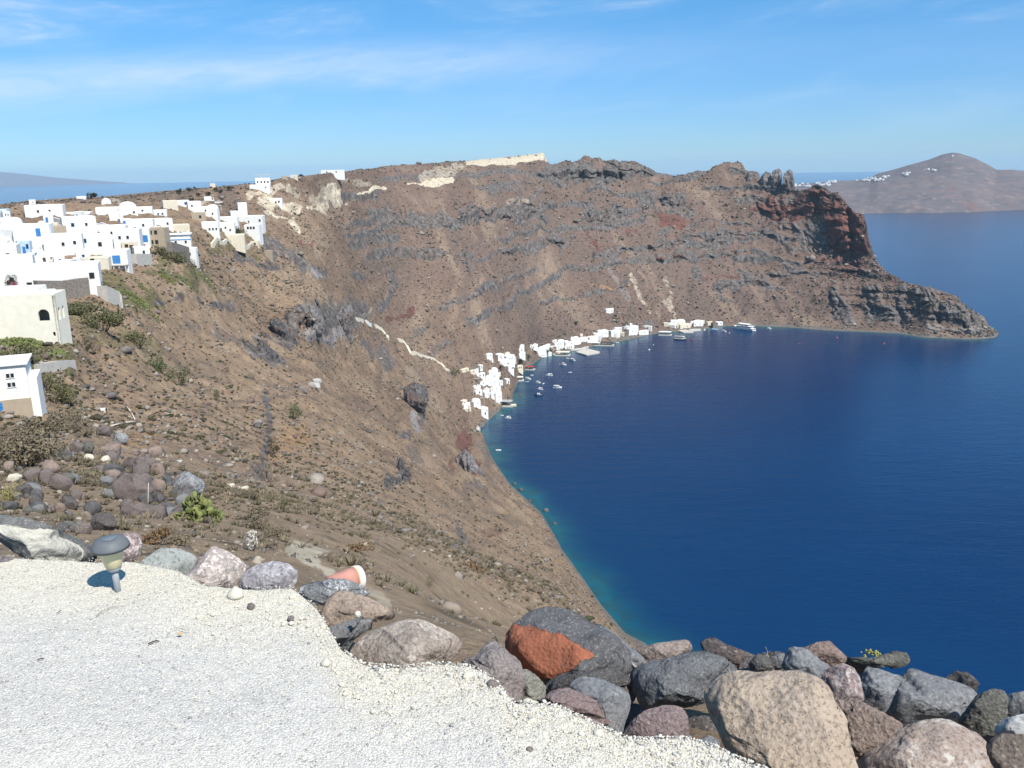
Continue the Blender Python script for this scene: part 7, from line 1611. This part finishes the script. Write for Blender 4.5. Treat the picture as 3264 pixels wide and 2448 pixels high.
# excursion boat
x, y = at_sea(2168, 1083); az = math.atan2(x, y); L, B, H = 14.5, 4.4, 1.7
root = empty('excursion_boat', (x, y, 0), -az + rad(-14), 'grey-roofed excursion boat with a black hull left of the ferry', 'boat')
obj_bm('hull', hull_bm(L, B, H, .5, .9), HM['dark'], root)
box('deck', -L * .46, L * .3, -B * .4, B * .4, H * .80, H * .9, HM['awning'], root)
box('canopy', -L * .42, L * .18, -B * .46, B * .46, H + 2.2, H + 2.4, HM['roofgrey'], root)
for k in np.linspace(-.41, .17, 5):
    for s in (-1, 1): pole('post', (L * k, s * B * .43, H * .85), (L * k, s * B * .43, H + 2.2), .06, HM['white'], root)
c = box('wheelhouse', L * .19, L * .33, -B * .32, B * .32, H * .85, H + 2.3, HM['white'], root); box('window', L * .33 + .003, L * .33 + .05, -B * .27, B * .27, H + 1.0, H + 1.9, HM['glass'], c); box('window', L * .205, L * .315, -B * .32 - .05, -B * .32 - .003, H + 1.0, H + 1.9, HM['glass'], c)
box('bulwark', -L * .46, L * .32, -B * .5 - .03, -B * .5 + .06, H * .7, H + .35, HM['white'], root); box('bulwark', -L * .46, L * .32, B * .5 - .06, B * .5 + .03, H * .7, H + .35, HM['white'], root)
box('bow_deck', L * .34, L * .46, -B * .18, B * .18, H * .95, H * 1.25, HM['white'], root); pole('flagstaff', (-L * .48, 0, H), (-L * .48, 0, H + 2.6), .05, HM['white'], root); box('flag', -L * .48 - 1.0, -L * .48 - .06, -.02, .02, H + 1.8, H + 2.5, HM['red'], root)
for k in np.linspace(-.36, .12, 6): box('bench', L * k - .25, L * k + .25, -B * .3, B * .3, H * .903, H * .9 + .5, HM['wood'], root)
# ferry, bow to the quay, stern towards the bay
x, y = at_sea(2384, 1052); L, B = 28.0, 8.4
root = empty('ferry', (x, y, 0), rad(137), 'white passenger ferry with its stern to the bay, moored at the far landing', 'ferry')
HX = L * .36
obj_bm('hull', hull_bm(L, B, 2.6, .6, .96, .5), HM['white'], root).location.x = HX * .6
o_ = HX * .6
box('boot_stripe', -L / 2 + o_ - .05, L * .1 + o_, -B * .5 * .9, B * .5 * .9, -.3, .35, HM['navy'], root)
mdk = box('main_cabin', -L * .40 + o_, L * .26 + o_, -B * .44, B * .44, 2.0, 4.7, HM['white'], root)
for k in np.linspace(-.36, .2, 8):
    for s in (-1, 1): box('window', L * k + o_, L * (k + .05) + o_, s * B * .44 - .04 if s < 0 else B * .44 + .003, s * B * .44 - .003 if s < 0 else B * .44 + .04, 3.2, 4.1, HM['glass'], mdk)
box('upper_deck', -L * .45 + o_, L * .28 + o_, -B * .47, B * .47, 4.703, 4.9, HM['white'], root)
br = box('bridge', L * .06 + o_, L * .24 + o_, -B * .36, B * .36, 4.903, 7.3, HM['white'], root); box('window', L * .24 + o_ + .003, L * .24 + o_ + .05, -B * .33, B * .33, 5.9, 6.9, HM['glass'], br)
for s in (-1, 1): box('window', L * .08 + o_, L * .22 + o_, s * B * .36 - .05 if s < 0 else B * .36 + .003, s * B * .36 - .003 if s < 0 else B * .36 + .05, 5.9, 6.9, HM['glass'], br)
box('sun_roof', -L * .30 + o_, L * .04 + o_, -B * .42, B * .42, 7.0, 7.15, HM['white'], root)
for k in (-.29, -.18, -.07, .03):
    for s in (-1, 1): pole('post', (L * k + o_, s * B * .40, 4.903), (L * k + o_, s * B * .40, 7.0), .07, HM['white'], root)
fn = box('funnel', -L * .16 + o_, -L * .08 + o_, -.9, .9, 4.903, 6.9, HM['red'], root)
pole('mast', (L * .10 + o_, 0, 7.3), (L * .10 + o_, 0, 12.0), .12, HM['white'], root)
box('stern_door', -L / 2 + o_ - .08, -L / 2 + o_ - .003, -B * .18, B * .18, .6, 2.4, HM['navy'], root); box('stern_platform', -L / 2 + o_ - 1.3, -L / 2 + o_ - .1, -B * .38, B * .38, .15, .45, HM['white'], root)
for s in (-1, 1): box('rail', -L * .45 + o_, L * .05 + o_, s * B * .465 - .03, s * B * .465 + .03, 5.6, 5.75, HM['white'], root)
box('rail', -L * .45 + o_ - .03, -L * .45 + o_ + .03, -B * .465, B * .465, 5.6, 5.75, HM['white'], root)
for s in (-1, 1): box('lifebuoy', -L * .42 + o_, -L * .40 + o_, s * B * .30 - .4, s * B * .30 + .4, 4.95, 5.5, HM['orange'], root)
# poles of the harbour
for px, yt, yb, lab in [(1530, 1165, 1200, 'dark utility pole by the brown-roofed hut'), (1515, 1234, 1262, 'utility pole on the slope above the domed houses'), (1495, 1300, 1326, 'utility pole left of the lone white house'), (1427, 1158, 1184, 'utility pole beside the lower path parapet'), (1870, 1094, 1117, 'lamp pole on the square pier')]:
    if 'pier' in lab: x, y = at_sea(px, yb, 1.0); z = 1.0
    else: x, y, z = hit(px, yb, 60)
    r = math.hypot(x, y); hh = metres(yb - yt, r); root = empty('utility_pole', (x, y, z), 0, lab, 'pole', 'poles of the harbour'); pole('post', (0, 0, -.5), (0, 0, hh), .16, HM['wood'], root); box('crossarm', -.9, .9, -.07, .07, hh - .8, hh - .65, HM['wood'], root)
# brown hut roof
house(1505, 1530, 1206, 1222, 'stone', 'dn.2', 'brown flat-roofed stone hut at the lower left of the harbour', group=HG, yaw=-12, foot=5)
# truck and pickup on the plateau
def wheels(root, xs, w_, rr):
    for xx in xs:
        for s in (-1, 1):
            bm = bmesh.new(); bmesh.ops.create_cone(bm, cap_ends=True, segments=14, radius1=rr, radius2=rr, depth=.28, matrix=Matrix.Translation((xx, s * w_, rr)) @ Matrix.Rotation(rad(90), 4, 'X')); t = obj_bm('wheel', bm, HM['tyre'], root)
            bm = bmesh.new(); bmesh.ops.create_cone(bm, cap_ends=True, segments=12, radius1=rr * .5, radius2=rr * .5, depth=.31, matrix=Matrix.Translation((xx, s * w_, rr)) @ Matrix.Rotation(rad(90), 4, 'X')); obj_bm('rim', bm, HM['grey'], t)
x, y, z = hit(670, 645, 60); root = empty('truck', (x, y, z), -math.atan2(x, y) + rad(-8), 'white box truck parked on the track behind the village', 'truck')
box('cargo_box', -2.9, .7, -1.1, 1.1, .9, 3.3, HM['white'], root); c = box('cab', .75, 2.3, -1.05, 1.05, .6, 2.4, HM['white'], root); box('window', 1.1, 2.0, -1.09, -1.053, 1.5, 2.2, HM['glass'], c); box('windscreen', 2.303, 2.34, -.9, .9, 1.5, 2.25, HM['glass'], c); box('chassis', -2.8, 2.2, -.5, .5, .5, .598, HM['dark'], root); wheels(root, (-1.9, 1.5), .95, .45)
x, y, z = hit(696, 640, 60); root = empty('pickup', (x, y, z), -math.atan2(x, y) + rad(6), 'white pickup parked right of the box truck', 'car')
box('body', -2.2, 2.2, -.85, .85, .45, 1.0, HM['white'], root); c = box('cab', -.4, 1.0, -.8, .8, 1.003, 1.65, HM['white'], root); box('window', -.25, .85, -.84, -.803, 1.12, 1.55, HM['glass'], c); box('windscreen', 1.003, 1.04, -.7, .7, 1.1, 1.55, HM['glass'], c); box('bed', -2.1, -.5, -.75, .75, 1.003, 1.2, HM['grey'], root); wheels(root, (-1.4, 1.4), .75, .34)
# pergola on the slope
x, y, z = hit(684, 664, 60); root = empty('pergola', (x, y, z), -math.atan2(x, y), 'concrete shelter on pillars on the slope above the gabled house', 'shelter')
box('roof', -3.6, 3.6, -1.8, 1.8, 2.3, 2.6, HM['concrete'], root)
for k in (-3.2, -1.6, 0, 1.6, 3.2): box('pillar', k - .2, k + .2, -1.6, -1.2, -2, 2.297, HM['concrete'], root)
box('wall', -3.5, 3.5, 1.2, 1.6, -2, 2.297, HM['concrete'], root)
# white town along the far ridge
bm = bmesh.new(); box_bm(bm, -.5, .5, -.5, .5, -.6, .5); fm = bpy.data.meshes.new('far_house'); bm.to_mesh(fm); bm.free(); fm.materials.append(HM['white'])
ia, iR, iZ = isl_grid
def far_pt(px, py):
    az, te = pix(px, py); j = int(np.clip(np.searchsorted(ia, float(az)), 0, len(ia) - 1)); tz = (CAM_Z - iZ[:, j]) / iR[:, j]
    k = len(tz) - 1
    while k > 3 and tz[k] < float(te): k -= 1
    return iR[k, j] * math.sin(ia[j]), iR[k, j] * math.cos(ia[j]), iZ[k, j]
g = np.random.default_rng(9); spots = []
for x0, x1, y0, y1, n in [(2534, 2580, 584, 594, 12), (2596, 2645, 582, 592, 16), (2640, 2668, 576, 584, 8), (2728, 2770, 571, 576, 10), (2762, 2812, 565, 576, 18), (2812, 2848, 561, 568, 7), (2872, 2916, 549, 558, 9), (2950, 2980, 538, 544, 3), (3030, 3040, 494, 498, 1)]:
    for _ in range(n): spots.append((g.uniform(x0, x1), 0, y0, y1, g.random(), (y0 + y1) / 2))
for (px, _, y0, y1, t, my) in spots:
    o = bpy.data.objects.new('far_house', fm); COL.objects.link(o); p = far_pt(px, y0 + (y1 - y0) * t); o.location = (p[0] * .993, p[1] * .993, p[2] + 3)
    o.scale = (g.uniform(7, 14), g.uniform(7, 10), g.uniform(4, 7)); o.rotation_euler = (0, 0, g.uniform(-.4, .4))
    lab = 'white house of the far town at the left end of the island ridge' if px < 2670 else 'white house of the far town on the shoulder below the summit' if px < 2850 else 'white house scattered on the slope of the island summit'
    tag(o, lab, 'house', 'white houses of the far town')
# ------------------------------------------------------------------ garden lamp, flower pot and small things on the terrace
def lathe(name, prof, mat, parent, n=40, cap=True):
    bm = bmesh.new(); rows = [[bm.verts.new((r_ * math.cos(6.28319 * k / n), r_ * math.sin(6.28319 * k / n), z_)) for k in range(n)] for r_, z_ in prof]
    for a, b in zip(rows[:-1], rows[1:]):
        for k in range(n): bm.faces.new((a[k], a[(k + 1) % n], b[(k + 1) % n], b[k]))
    if cap: bm.faces.new(rows[0][::-1]); bm.faces.new(rows[-1])
    bmesh.ops.recalc_face_normals(bm, faces=bm.faces[:])
    return obj_bm(name, bm, mat, parent, True)
az, te = pix(376, 1884); az, te = float(az), float(te); r = EYE / te
x, y = r * math.sin(az), r * math.cos(az); sl = math.hypot(r, EYE); u = .5111 * 0.82 * sl / FPX      # metres per pixel of the close view
lamp = empty('garden_lamp', (x, y, GZ), 0, 'grey solar garden lamp with a cream shade stuck in the gravel', 'lamp')
lamp.rotation_euler = (0, rad(-1.5), 0)
M_PL = plain_mat('grey_plastic', (0.135, 0.145, 0.155), 0.55, 0.12, 20); M_PL2 = plain_mat('pale_grey_metal', (0.30, 0.32, 0.34), 0.4, 0.1, 30)
ms = Nodes('cream_shade'); ms.color((0.60, 0.54, 0.34)).rough(0.35); ms.p.inputs['Subsurface Weight'].default_value = 0.25; ms.p.inputs['Subsurface Radius'].default_value = (.02, .02, .01)
f = 1.09                                      # seen from above, heights are foreshortened
zt = lambda yy: (557 - yy) * u * f
lathe('cap', [(118 * u, zt(262)), (121 * u, zt(268)), (119 * u, zt(250)), (110 * u, zt(232)), (100 * u, zt(222)), (97 * u, zt(214)), (60 * u, zt(206)), (2 * u, zt(203))], M_PL, lamp, 48)
cell = lathe('solar_cell', [(46 * u, zt(203.5)), (45 * u, zt(201.5)), (1 * u, zt(201))], plain_mat('solar_cell', (0.16, 0.18, 0.20), 0.2), lamp, 32)
lathe('shade', [(80 * u, zt(263)), (76 * u, zt(290)), (64 * u, zt(340)), (52 * u, zt(388)), (46 * u, zt(392))], ms.m, lamp, 48)
lathe('collar', [(40 * u, zt(384)), (46 * u, zt(392)), (46 * u, zt(404)), (40 * u, zt(412)), (26 * u, zt(424))], M_PL2, lamp)
lathe('stem', [(22 * u, zt(420)), (21 * u, zt(490)), (19 * u, -.04)], M_PL2, lamp, 24)
# flower pot lying behind the flat grey boulder, mouth to the right
def at_r(px, py, rr):
    a, t = pix(px, py); return Vector((rr * math.sin(float(a)), rr * math.cos(float(a)), CAM_Z - rr * float(t)))
rp = 3.42 * float(pix(CX, 1840)[1]) / float(pix(1100, 1840)[1])
c = at_r(1128, 1846, rp); up_ = 800 / 2212 * math.hypot(rp, 1.7) / FPX
pot = empty('flower_pot', c, 0, 'terracotta flower pot with a white rim lying among the boulders', 'flower pot')
axis = Vector((.72, .62, -.12)).normalized(); pot.rotation_mode = 'QUATERNION'; pot.rotation_quaternion = axis.to_track_quat('Z', 'Y')
M_TC = plain_mat('terracotta', (0.50, 0.245, 0.195), 0.8, 0.2, 25); M_RIM = plain_mat('lime_white', (0.74, 0.70, 0.66), 0.8, 0.15, 25); M_OCH = plain_mat('ochre_line', (0.66, 0.44, 0.20), 0.8)
R1 = 104 * up_
lathe('body', [(R1 * .66, -R1 * 2.3), (R1 * .90, -R1 * .6), (R1 * .985, -R1 * .06)], M_TC, pot, 48)
lathe('rim_line', [(R1 * .99, -R1 * .06), (R1 * 1.03, -R1 * .05), (R1 * 1.03, R1 * .02), (R1 * .99, R1 * .03)], M_OCH, pot, 48)
lathe('rim', [(R1 * 1.0, R1 * .03), (R1 * 1.06, R1 * .06), (R1 * 1.04, R1 * .5), (R1 * .96, R1 * .58), (R1 * .88, R1 * .5), (R1 * .85, -R1 * .3), (R1 * .3, -R1 * .5)], M_RIM, pot, 48, False)
# pale pumice pebbles along the boulders
PEB = []
M_DPEB = plain_mat('dark_pebble', (0.21, 0.18, 0.165), 0.9, 0.3, 60, 0.4)
M_PUM = plain_mat('pumice', (0.70, 0.645, 0.53), 0.9, 0.12, 60, 0.4)
for k in range(6):
    V, F = ICO3; g = np.random.default_rng(70 + k); st = g.uniform(.75, 1.15, 3) * np.array([1, 1, .8]); v = V * st
    v = v * (1 + fbm(V[:, 0] * 1.3 + k * 9, V[:, 1] * 1.3, V[:, 2] * 1.3, 3, 600 + k) * .22 + fbm(V[:, 0] * 6 + k, V[:, 1] * 6, V[:, 2] * 6, 2, 620 + k) * .05)[:, None]
    o = mesh_np('pumice_pebble', v, F, M_PUM, None, True); attr_color(o, 'facet', np.zeros((len(v), 4))); PEB.append(o.data); bpy.data.objects.remove(o)
def pebble(px, py, w_, label, mesh=0, z=None, rr=None, mat=None, group='pale pumice pebbles along the boulders'):
    if rr is None:
        a, t = pix(px, py); rr = EYE / float(t)
    p = at_r(px, py, rr); s = w_ / 2 * math.hypot(rr, EYE) / FPX
    o = bpy.data.objects.new('pumice_pebble', PEB[mesh % 6]); COL.objects.link(o); o.location = (p.x, p.y, p.z + s * .45); o.scale = (s, s, s); o.rotation_euler = (0, 0, px * .7)
    if mat: o.material_slots[0].link = 'OBJECT'; o.material_slots[0].material = mat
    return tag(o, label, 'pebble', group)
for k, (px, py, w_, lab) in enumerate([(1494, 2160, 34, 'largest white pebble in front of the grey pitted boulder'), (751, 1905, 50, 'white lump of pumice between the pink-white and the lilac boulder'), (935, 1908, 28, 'cream pebble at the left tip of the flat flecked boulder'),
        (1735, 2275, 24, 'white pebble left of the low purple-brown boulder'), (1906, 2345, 30, 'angular white pebble in front of the low purple-brown boulder'), (1960, 2412, 26, 'white pebble at the bottom edge of the gravel bank'), (2005, 2378, 22, 'white pebble left of the rounded purple boulder'), (1038, 2120, 30, 'white pebble at the foot of the dark grey wedged boulder'), (1090, 2185, 20, 'small cream pebble at the left tip of the speckled boulder')]):
    pebble(px, py, w_, lab, k, mat=None)
pebble(802, 1938, 26, 'lone dark pebble on the gravel below the lilac boulder', 2, mat=M_DPEB, group='dark pebbles on the gravel'); pebble(928, 1976, 22, 'flat dark pebble on the gravel left of the tan slab', 3, mat=M_DPEB, group='dark pebbles on the gravel')
pebble(1690, 2395, 24, 'dark pebble low on the gravel left of the rounded purple boulder', 1, mat=M_DPEB, group='dark pebbles on the gravel'); pebble(1570, 2190, 34, 'grey pebble half buried against the grey pitted boulder', 4, mat=M_DPEB, group='dark pebbles on the gravel')
pebble(1141, 1962, 24, 'white pebble resting on the tan banded slab', 5, rr=2.92 * float(pix(CX, 1955)[1]) / float(pix(1141, 1955)[1]))
g = np.random.default_rng(15)
for k in range(150):
    t = g.random(); px = np.interp(t, [0, .15, .35, .6, 1], [560, 900, 1110, 1560, 2330]); py = np.interp(px, [560, 650, 818, 930, 1010, 1085, 1175, 1356, 1500, 1600, 1735, 1938, 2182, 2340], [1870, 1925, 1915, 1925, 1990, 2130, 2225, 2185, 2165, 2275, 2290, 2365, 2395, 2440]) + abs(g.normal(0, 34))
    pebble(px + g.normal(0, 14), py, g.uniform(8, 16), 'small cream pumice pebble on the gravel along the boulders', k)
# twig, leaf and straw on the gravel
def twig(pts, th, mat, label, name='twig', rise=.004):
    P = []
    for px, py in pts:
        a, t = pix(px, py); rr = EYE / float(t); P.append(Vector((rr * math.sin(float(a)), rr * math.cos(float(a)), GZ + rise + .006)))
    root = empty(name, P[0], 0, label, 'twig')
    for a, b in zip(P[:-1], P[1:]): pole('stalk', a - P[0], b - P[0], th, mat, root, 5)
    return root
M_TW = plain_mat('dry_stalk', (0.30, 0.25, 0.17), 0.9)
twig([(307, 1970), (325, 1957), (345, 1947), (362, 1941), (380, 1938)], .0016, M_TW, 'curved dry twig lying on the gravel right of the lamp')
twig([(474, 2060), (486, 2054), (498, 2050), (508, 2052)], .003, HM['wood'], 'crumpled dark twig in the middle of the gravel')
twig([(556, 2008), (578, 2012), (600, 2017)], .0013, M_TW, 'thin straw beside the orange leaf'); twig([(182, 1962), (190, 1955), (197, 1953)], .0016, HM['wood'], 'short dark twig on the gravel at the left'); twig([(120, 2112), (132, 2107), (142, 2106)], .0022, HM['wood'], 'short brown twig low on the left of the gravel')
a, t = pix(574, 2030); rr = EYE / float(t); bm = bmesh.new()
L_ = [(-.011, 0, 0), (-.004, .006, .003), (.005, .006, .004), (.012, 0, .002), (.004, -.006, .004), (-.005, -.005, .003)]; bm.faces.new([bm.verts.new(p) for p in L_]); ext = bmesh.ops.extrude_face_region(bm, geom=bm.faces[:])
for v in [e for e in ext['geom'] if isinstance(e, bmesh.types.BMVert)]: v.co.z += .0015
leaf_ = obj_bm('dry_leaf', bm, plain_mat('orange_leaf', (0.62, 0.33, 0.10))); leaf_.location = (rr * math.sin(float(a)), rr * math.cos(float(a)), GZ + .009); tag(leaf_, 'small orange dry leaf on the gravel', 'leaf')
# succulent sprig and dead stem on the skyline of boulders
rs = 3.0 * float(pix(CX, 2090)[1]) / float(pix(2760, 2090)[1])
sp_ = empty('succulent_sprig', at_r(2742, 2108, rs), 0, 'yellow-green succulent sprig arching over the boulders against the sea', 'plant')
path = [(2742, 2112), (2748, 2095), (2760, 2084), (2775, 2078), (2790, 2080), (2800, 2086)]
P = [at_r(px, py, rs) - at_r(2742, 2108, rs) for px, py in path]
for a, b in zip(P[:-1], P[1:]): pole('stem', a, b, .0028, LM['yellow'], sp_, 5)
g = np.random.default_rng(3)
V0, F0 = ICO2
for k in range(26):
    t = g.uniform(.25, 1) * (len(P) - 1.001); i = int(t); q = P[i].lerp(P[i + 1], t - i)
    o = mesh_np('leaf', V0 * np.array([.0035, .0035, .0085]), F0, LM['yellow'], sp_, True); attr_color(o, 'tint', np.full((len(V0), 4), g.random())); o.location = q + Vector(g.normal(0, .006, 3)); o.rotation_euler = tuple(g.uniform(-1.2, 1.2, 3))
rs2 = 3.02 * float(pix(CX, 2085)[1]) / float(pix(2446, 2085)[1]); b0 = at_r(2453, 2098, rs2)
dst_ = empty('dead_stem', b0, 0, 'thin dead stem sticking up between the jagged rock and the square grey block', 'plant')
pole('stalk', (0, 0, -.05), at_r(2446, 2075, rs2) - b0, .0022, M_TW, dst_, 5); pole('stalk', at_r(2446, 2075, rs2) - b0, at_r(2440, 2062, rs2) - b0, .0015, M_TW, dst_, 5); pole('branch', at_r(2449, 2082, rs2) - b0, at_r(2454, 2076, rs2) - b0, .0013, M_TW, dst_, 5)
# litter on the slope: fallen poles, hose, white box, sheets of pale stone
def slope_pole(pts, thpx, mat, label, name, lift=.12, rmin=8):
    P = [Vector(hit(px, py, rmin)) for px, py in pts]
    for p in P: p.z += lift
    root = empty(name, P[0], 0, label, name.replace('_', ' ').split()[-1]); th = metres(thpx, P[0].xy.length) / 2
    for a, b in zip(P[:-1], P[1:]): pole('length', a - P[0], b - P[0], th, mat, root, 6)
    return root
M_POLE = plain_mat('weathered_pole', (0.62, 0.55, 0.47)); M_DARKP = plain_mat('dark_pipe', (0.09, 0.06, 0.045))
slope_pole([(356, 1362), (400, 1350), (446, 1341)], 5, M_POLE, 'long pale pole lying on the slope above the tumbled rocks', 'fallen_pole', .2)
slope_pole([(403, 1302), (418, 1320), (430, 1337)], 4, M_POLE, 'short pale pole meeting the long one at an angle', 'fallen_pole', .2)
slope_pole([(470, 1334), (500, 1326), (535, 1328), (555, 1312)], 3.5, M_DARKP, 'dark bent pipe continuing the line of the long pale pole', 'water_pipe', .15)
slope_pole([(570, 1318), (605, 1327), (655, 1325)], 2.5, M_DARKP, 'thin dark pipe to the right of the bent one', 'water_pipe', .1)
slope_pole([(720, 1352), (755, 1368), (793, 1382)], 2.5, M_DARKP, 'straight dark hose running down towards the rock rib', 'garden_hose', .1)
slope_pole([(848, 1505), (856, 1530), (875, 1552), (905, 1566), (950, 1566)], 3, M_DARKP, 'curved black hose at the foot of the rock rib', 'garden_hose', .08)
slope_pole([(852, 1275), (880, 1292), (905, 1312)], 2, M_DARKP, 'thin wire above the round green bush', 'garden_hose', .1)
st0 = Vector(hit(470, 1650, 8)); stp = empty('wooden_stake', st0, 0, 'thin leaning stake in the tumbled rocks', 'stake'); pole('shaft', (0, 0, -.1), (metres(22, st0.xy.length), -.1, metres(105, st0.xy.length) * 1.05), metres(2.5, st0.xy.length) / 2, M_POLE, stp, 6)
x, y, z = hit(329, 1313, 8); rr = math.hypot(x, y); b_ = empty('meter_box', (x, y, z), -math.atan2(x, y), 'small white box standing alone on the slope', 'box'); s = metres(12, rr); box('case', -s / 2, s / 2, -s / 2, s / 2, -.2, s * .9, HM['white'], b_); box('lid', -s * .56, s * .56, -s * .56, s * .56, s * .903, s, HM['white'], b_); box('door', -s * .35, s * .35, -s / 2 - .02, -s / 2 - .003, s * .15, s * .7, HM['grey'], b_)
for px, py, w_, h_, mk, lab in [(770, 1585, 66, 22, 'cream', 'heap of white rubble on the slope right of the prickly pear'), (738, 1566, 40, 16, 'cream', 'flat white stone left of the white rubble heap'), (723, 1534, 18, 9, 'palegrey', 'white stone beside the orange-stained one'), (746, 1536, 30, 16, 'greyred', 'orange-stained stone above the white rubble heap'), (572, 1486, 24, 12, 'palegrey', 'white splintered stone right of the pile'), (1165, 1760, 22, 14, 'cream', 'cream stone on the edge of the brown thorn strip'),
        (1010, 1230, 40, 22, 'palegrey', 'pale boulder next to the long pale one on the open slope'), (965, 1250, 40, 24, 'greyred', 'brown-grey boulder left of the long pale one')]:
    rock_at(px, py, w_, h_, RM[mk], lab, int(px + py), 'pale stones on the slope', cat='stone')
shrub(805, 1756, 60, 70, 'white', 'whitened dead bush behind the dusty boulders', 955, 500, group='bushes on the hillside', leaf=0.05)
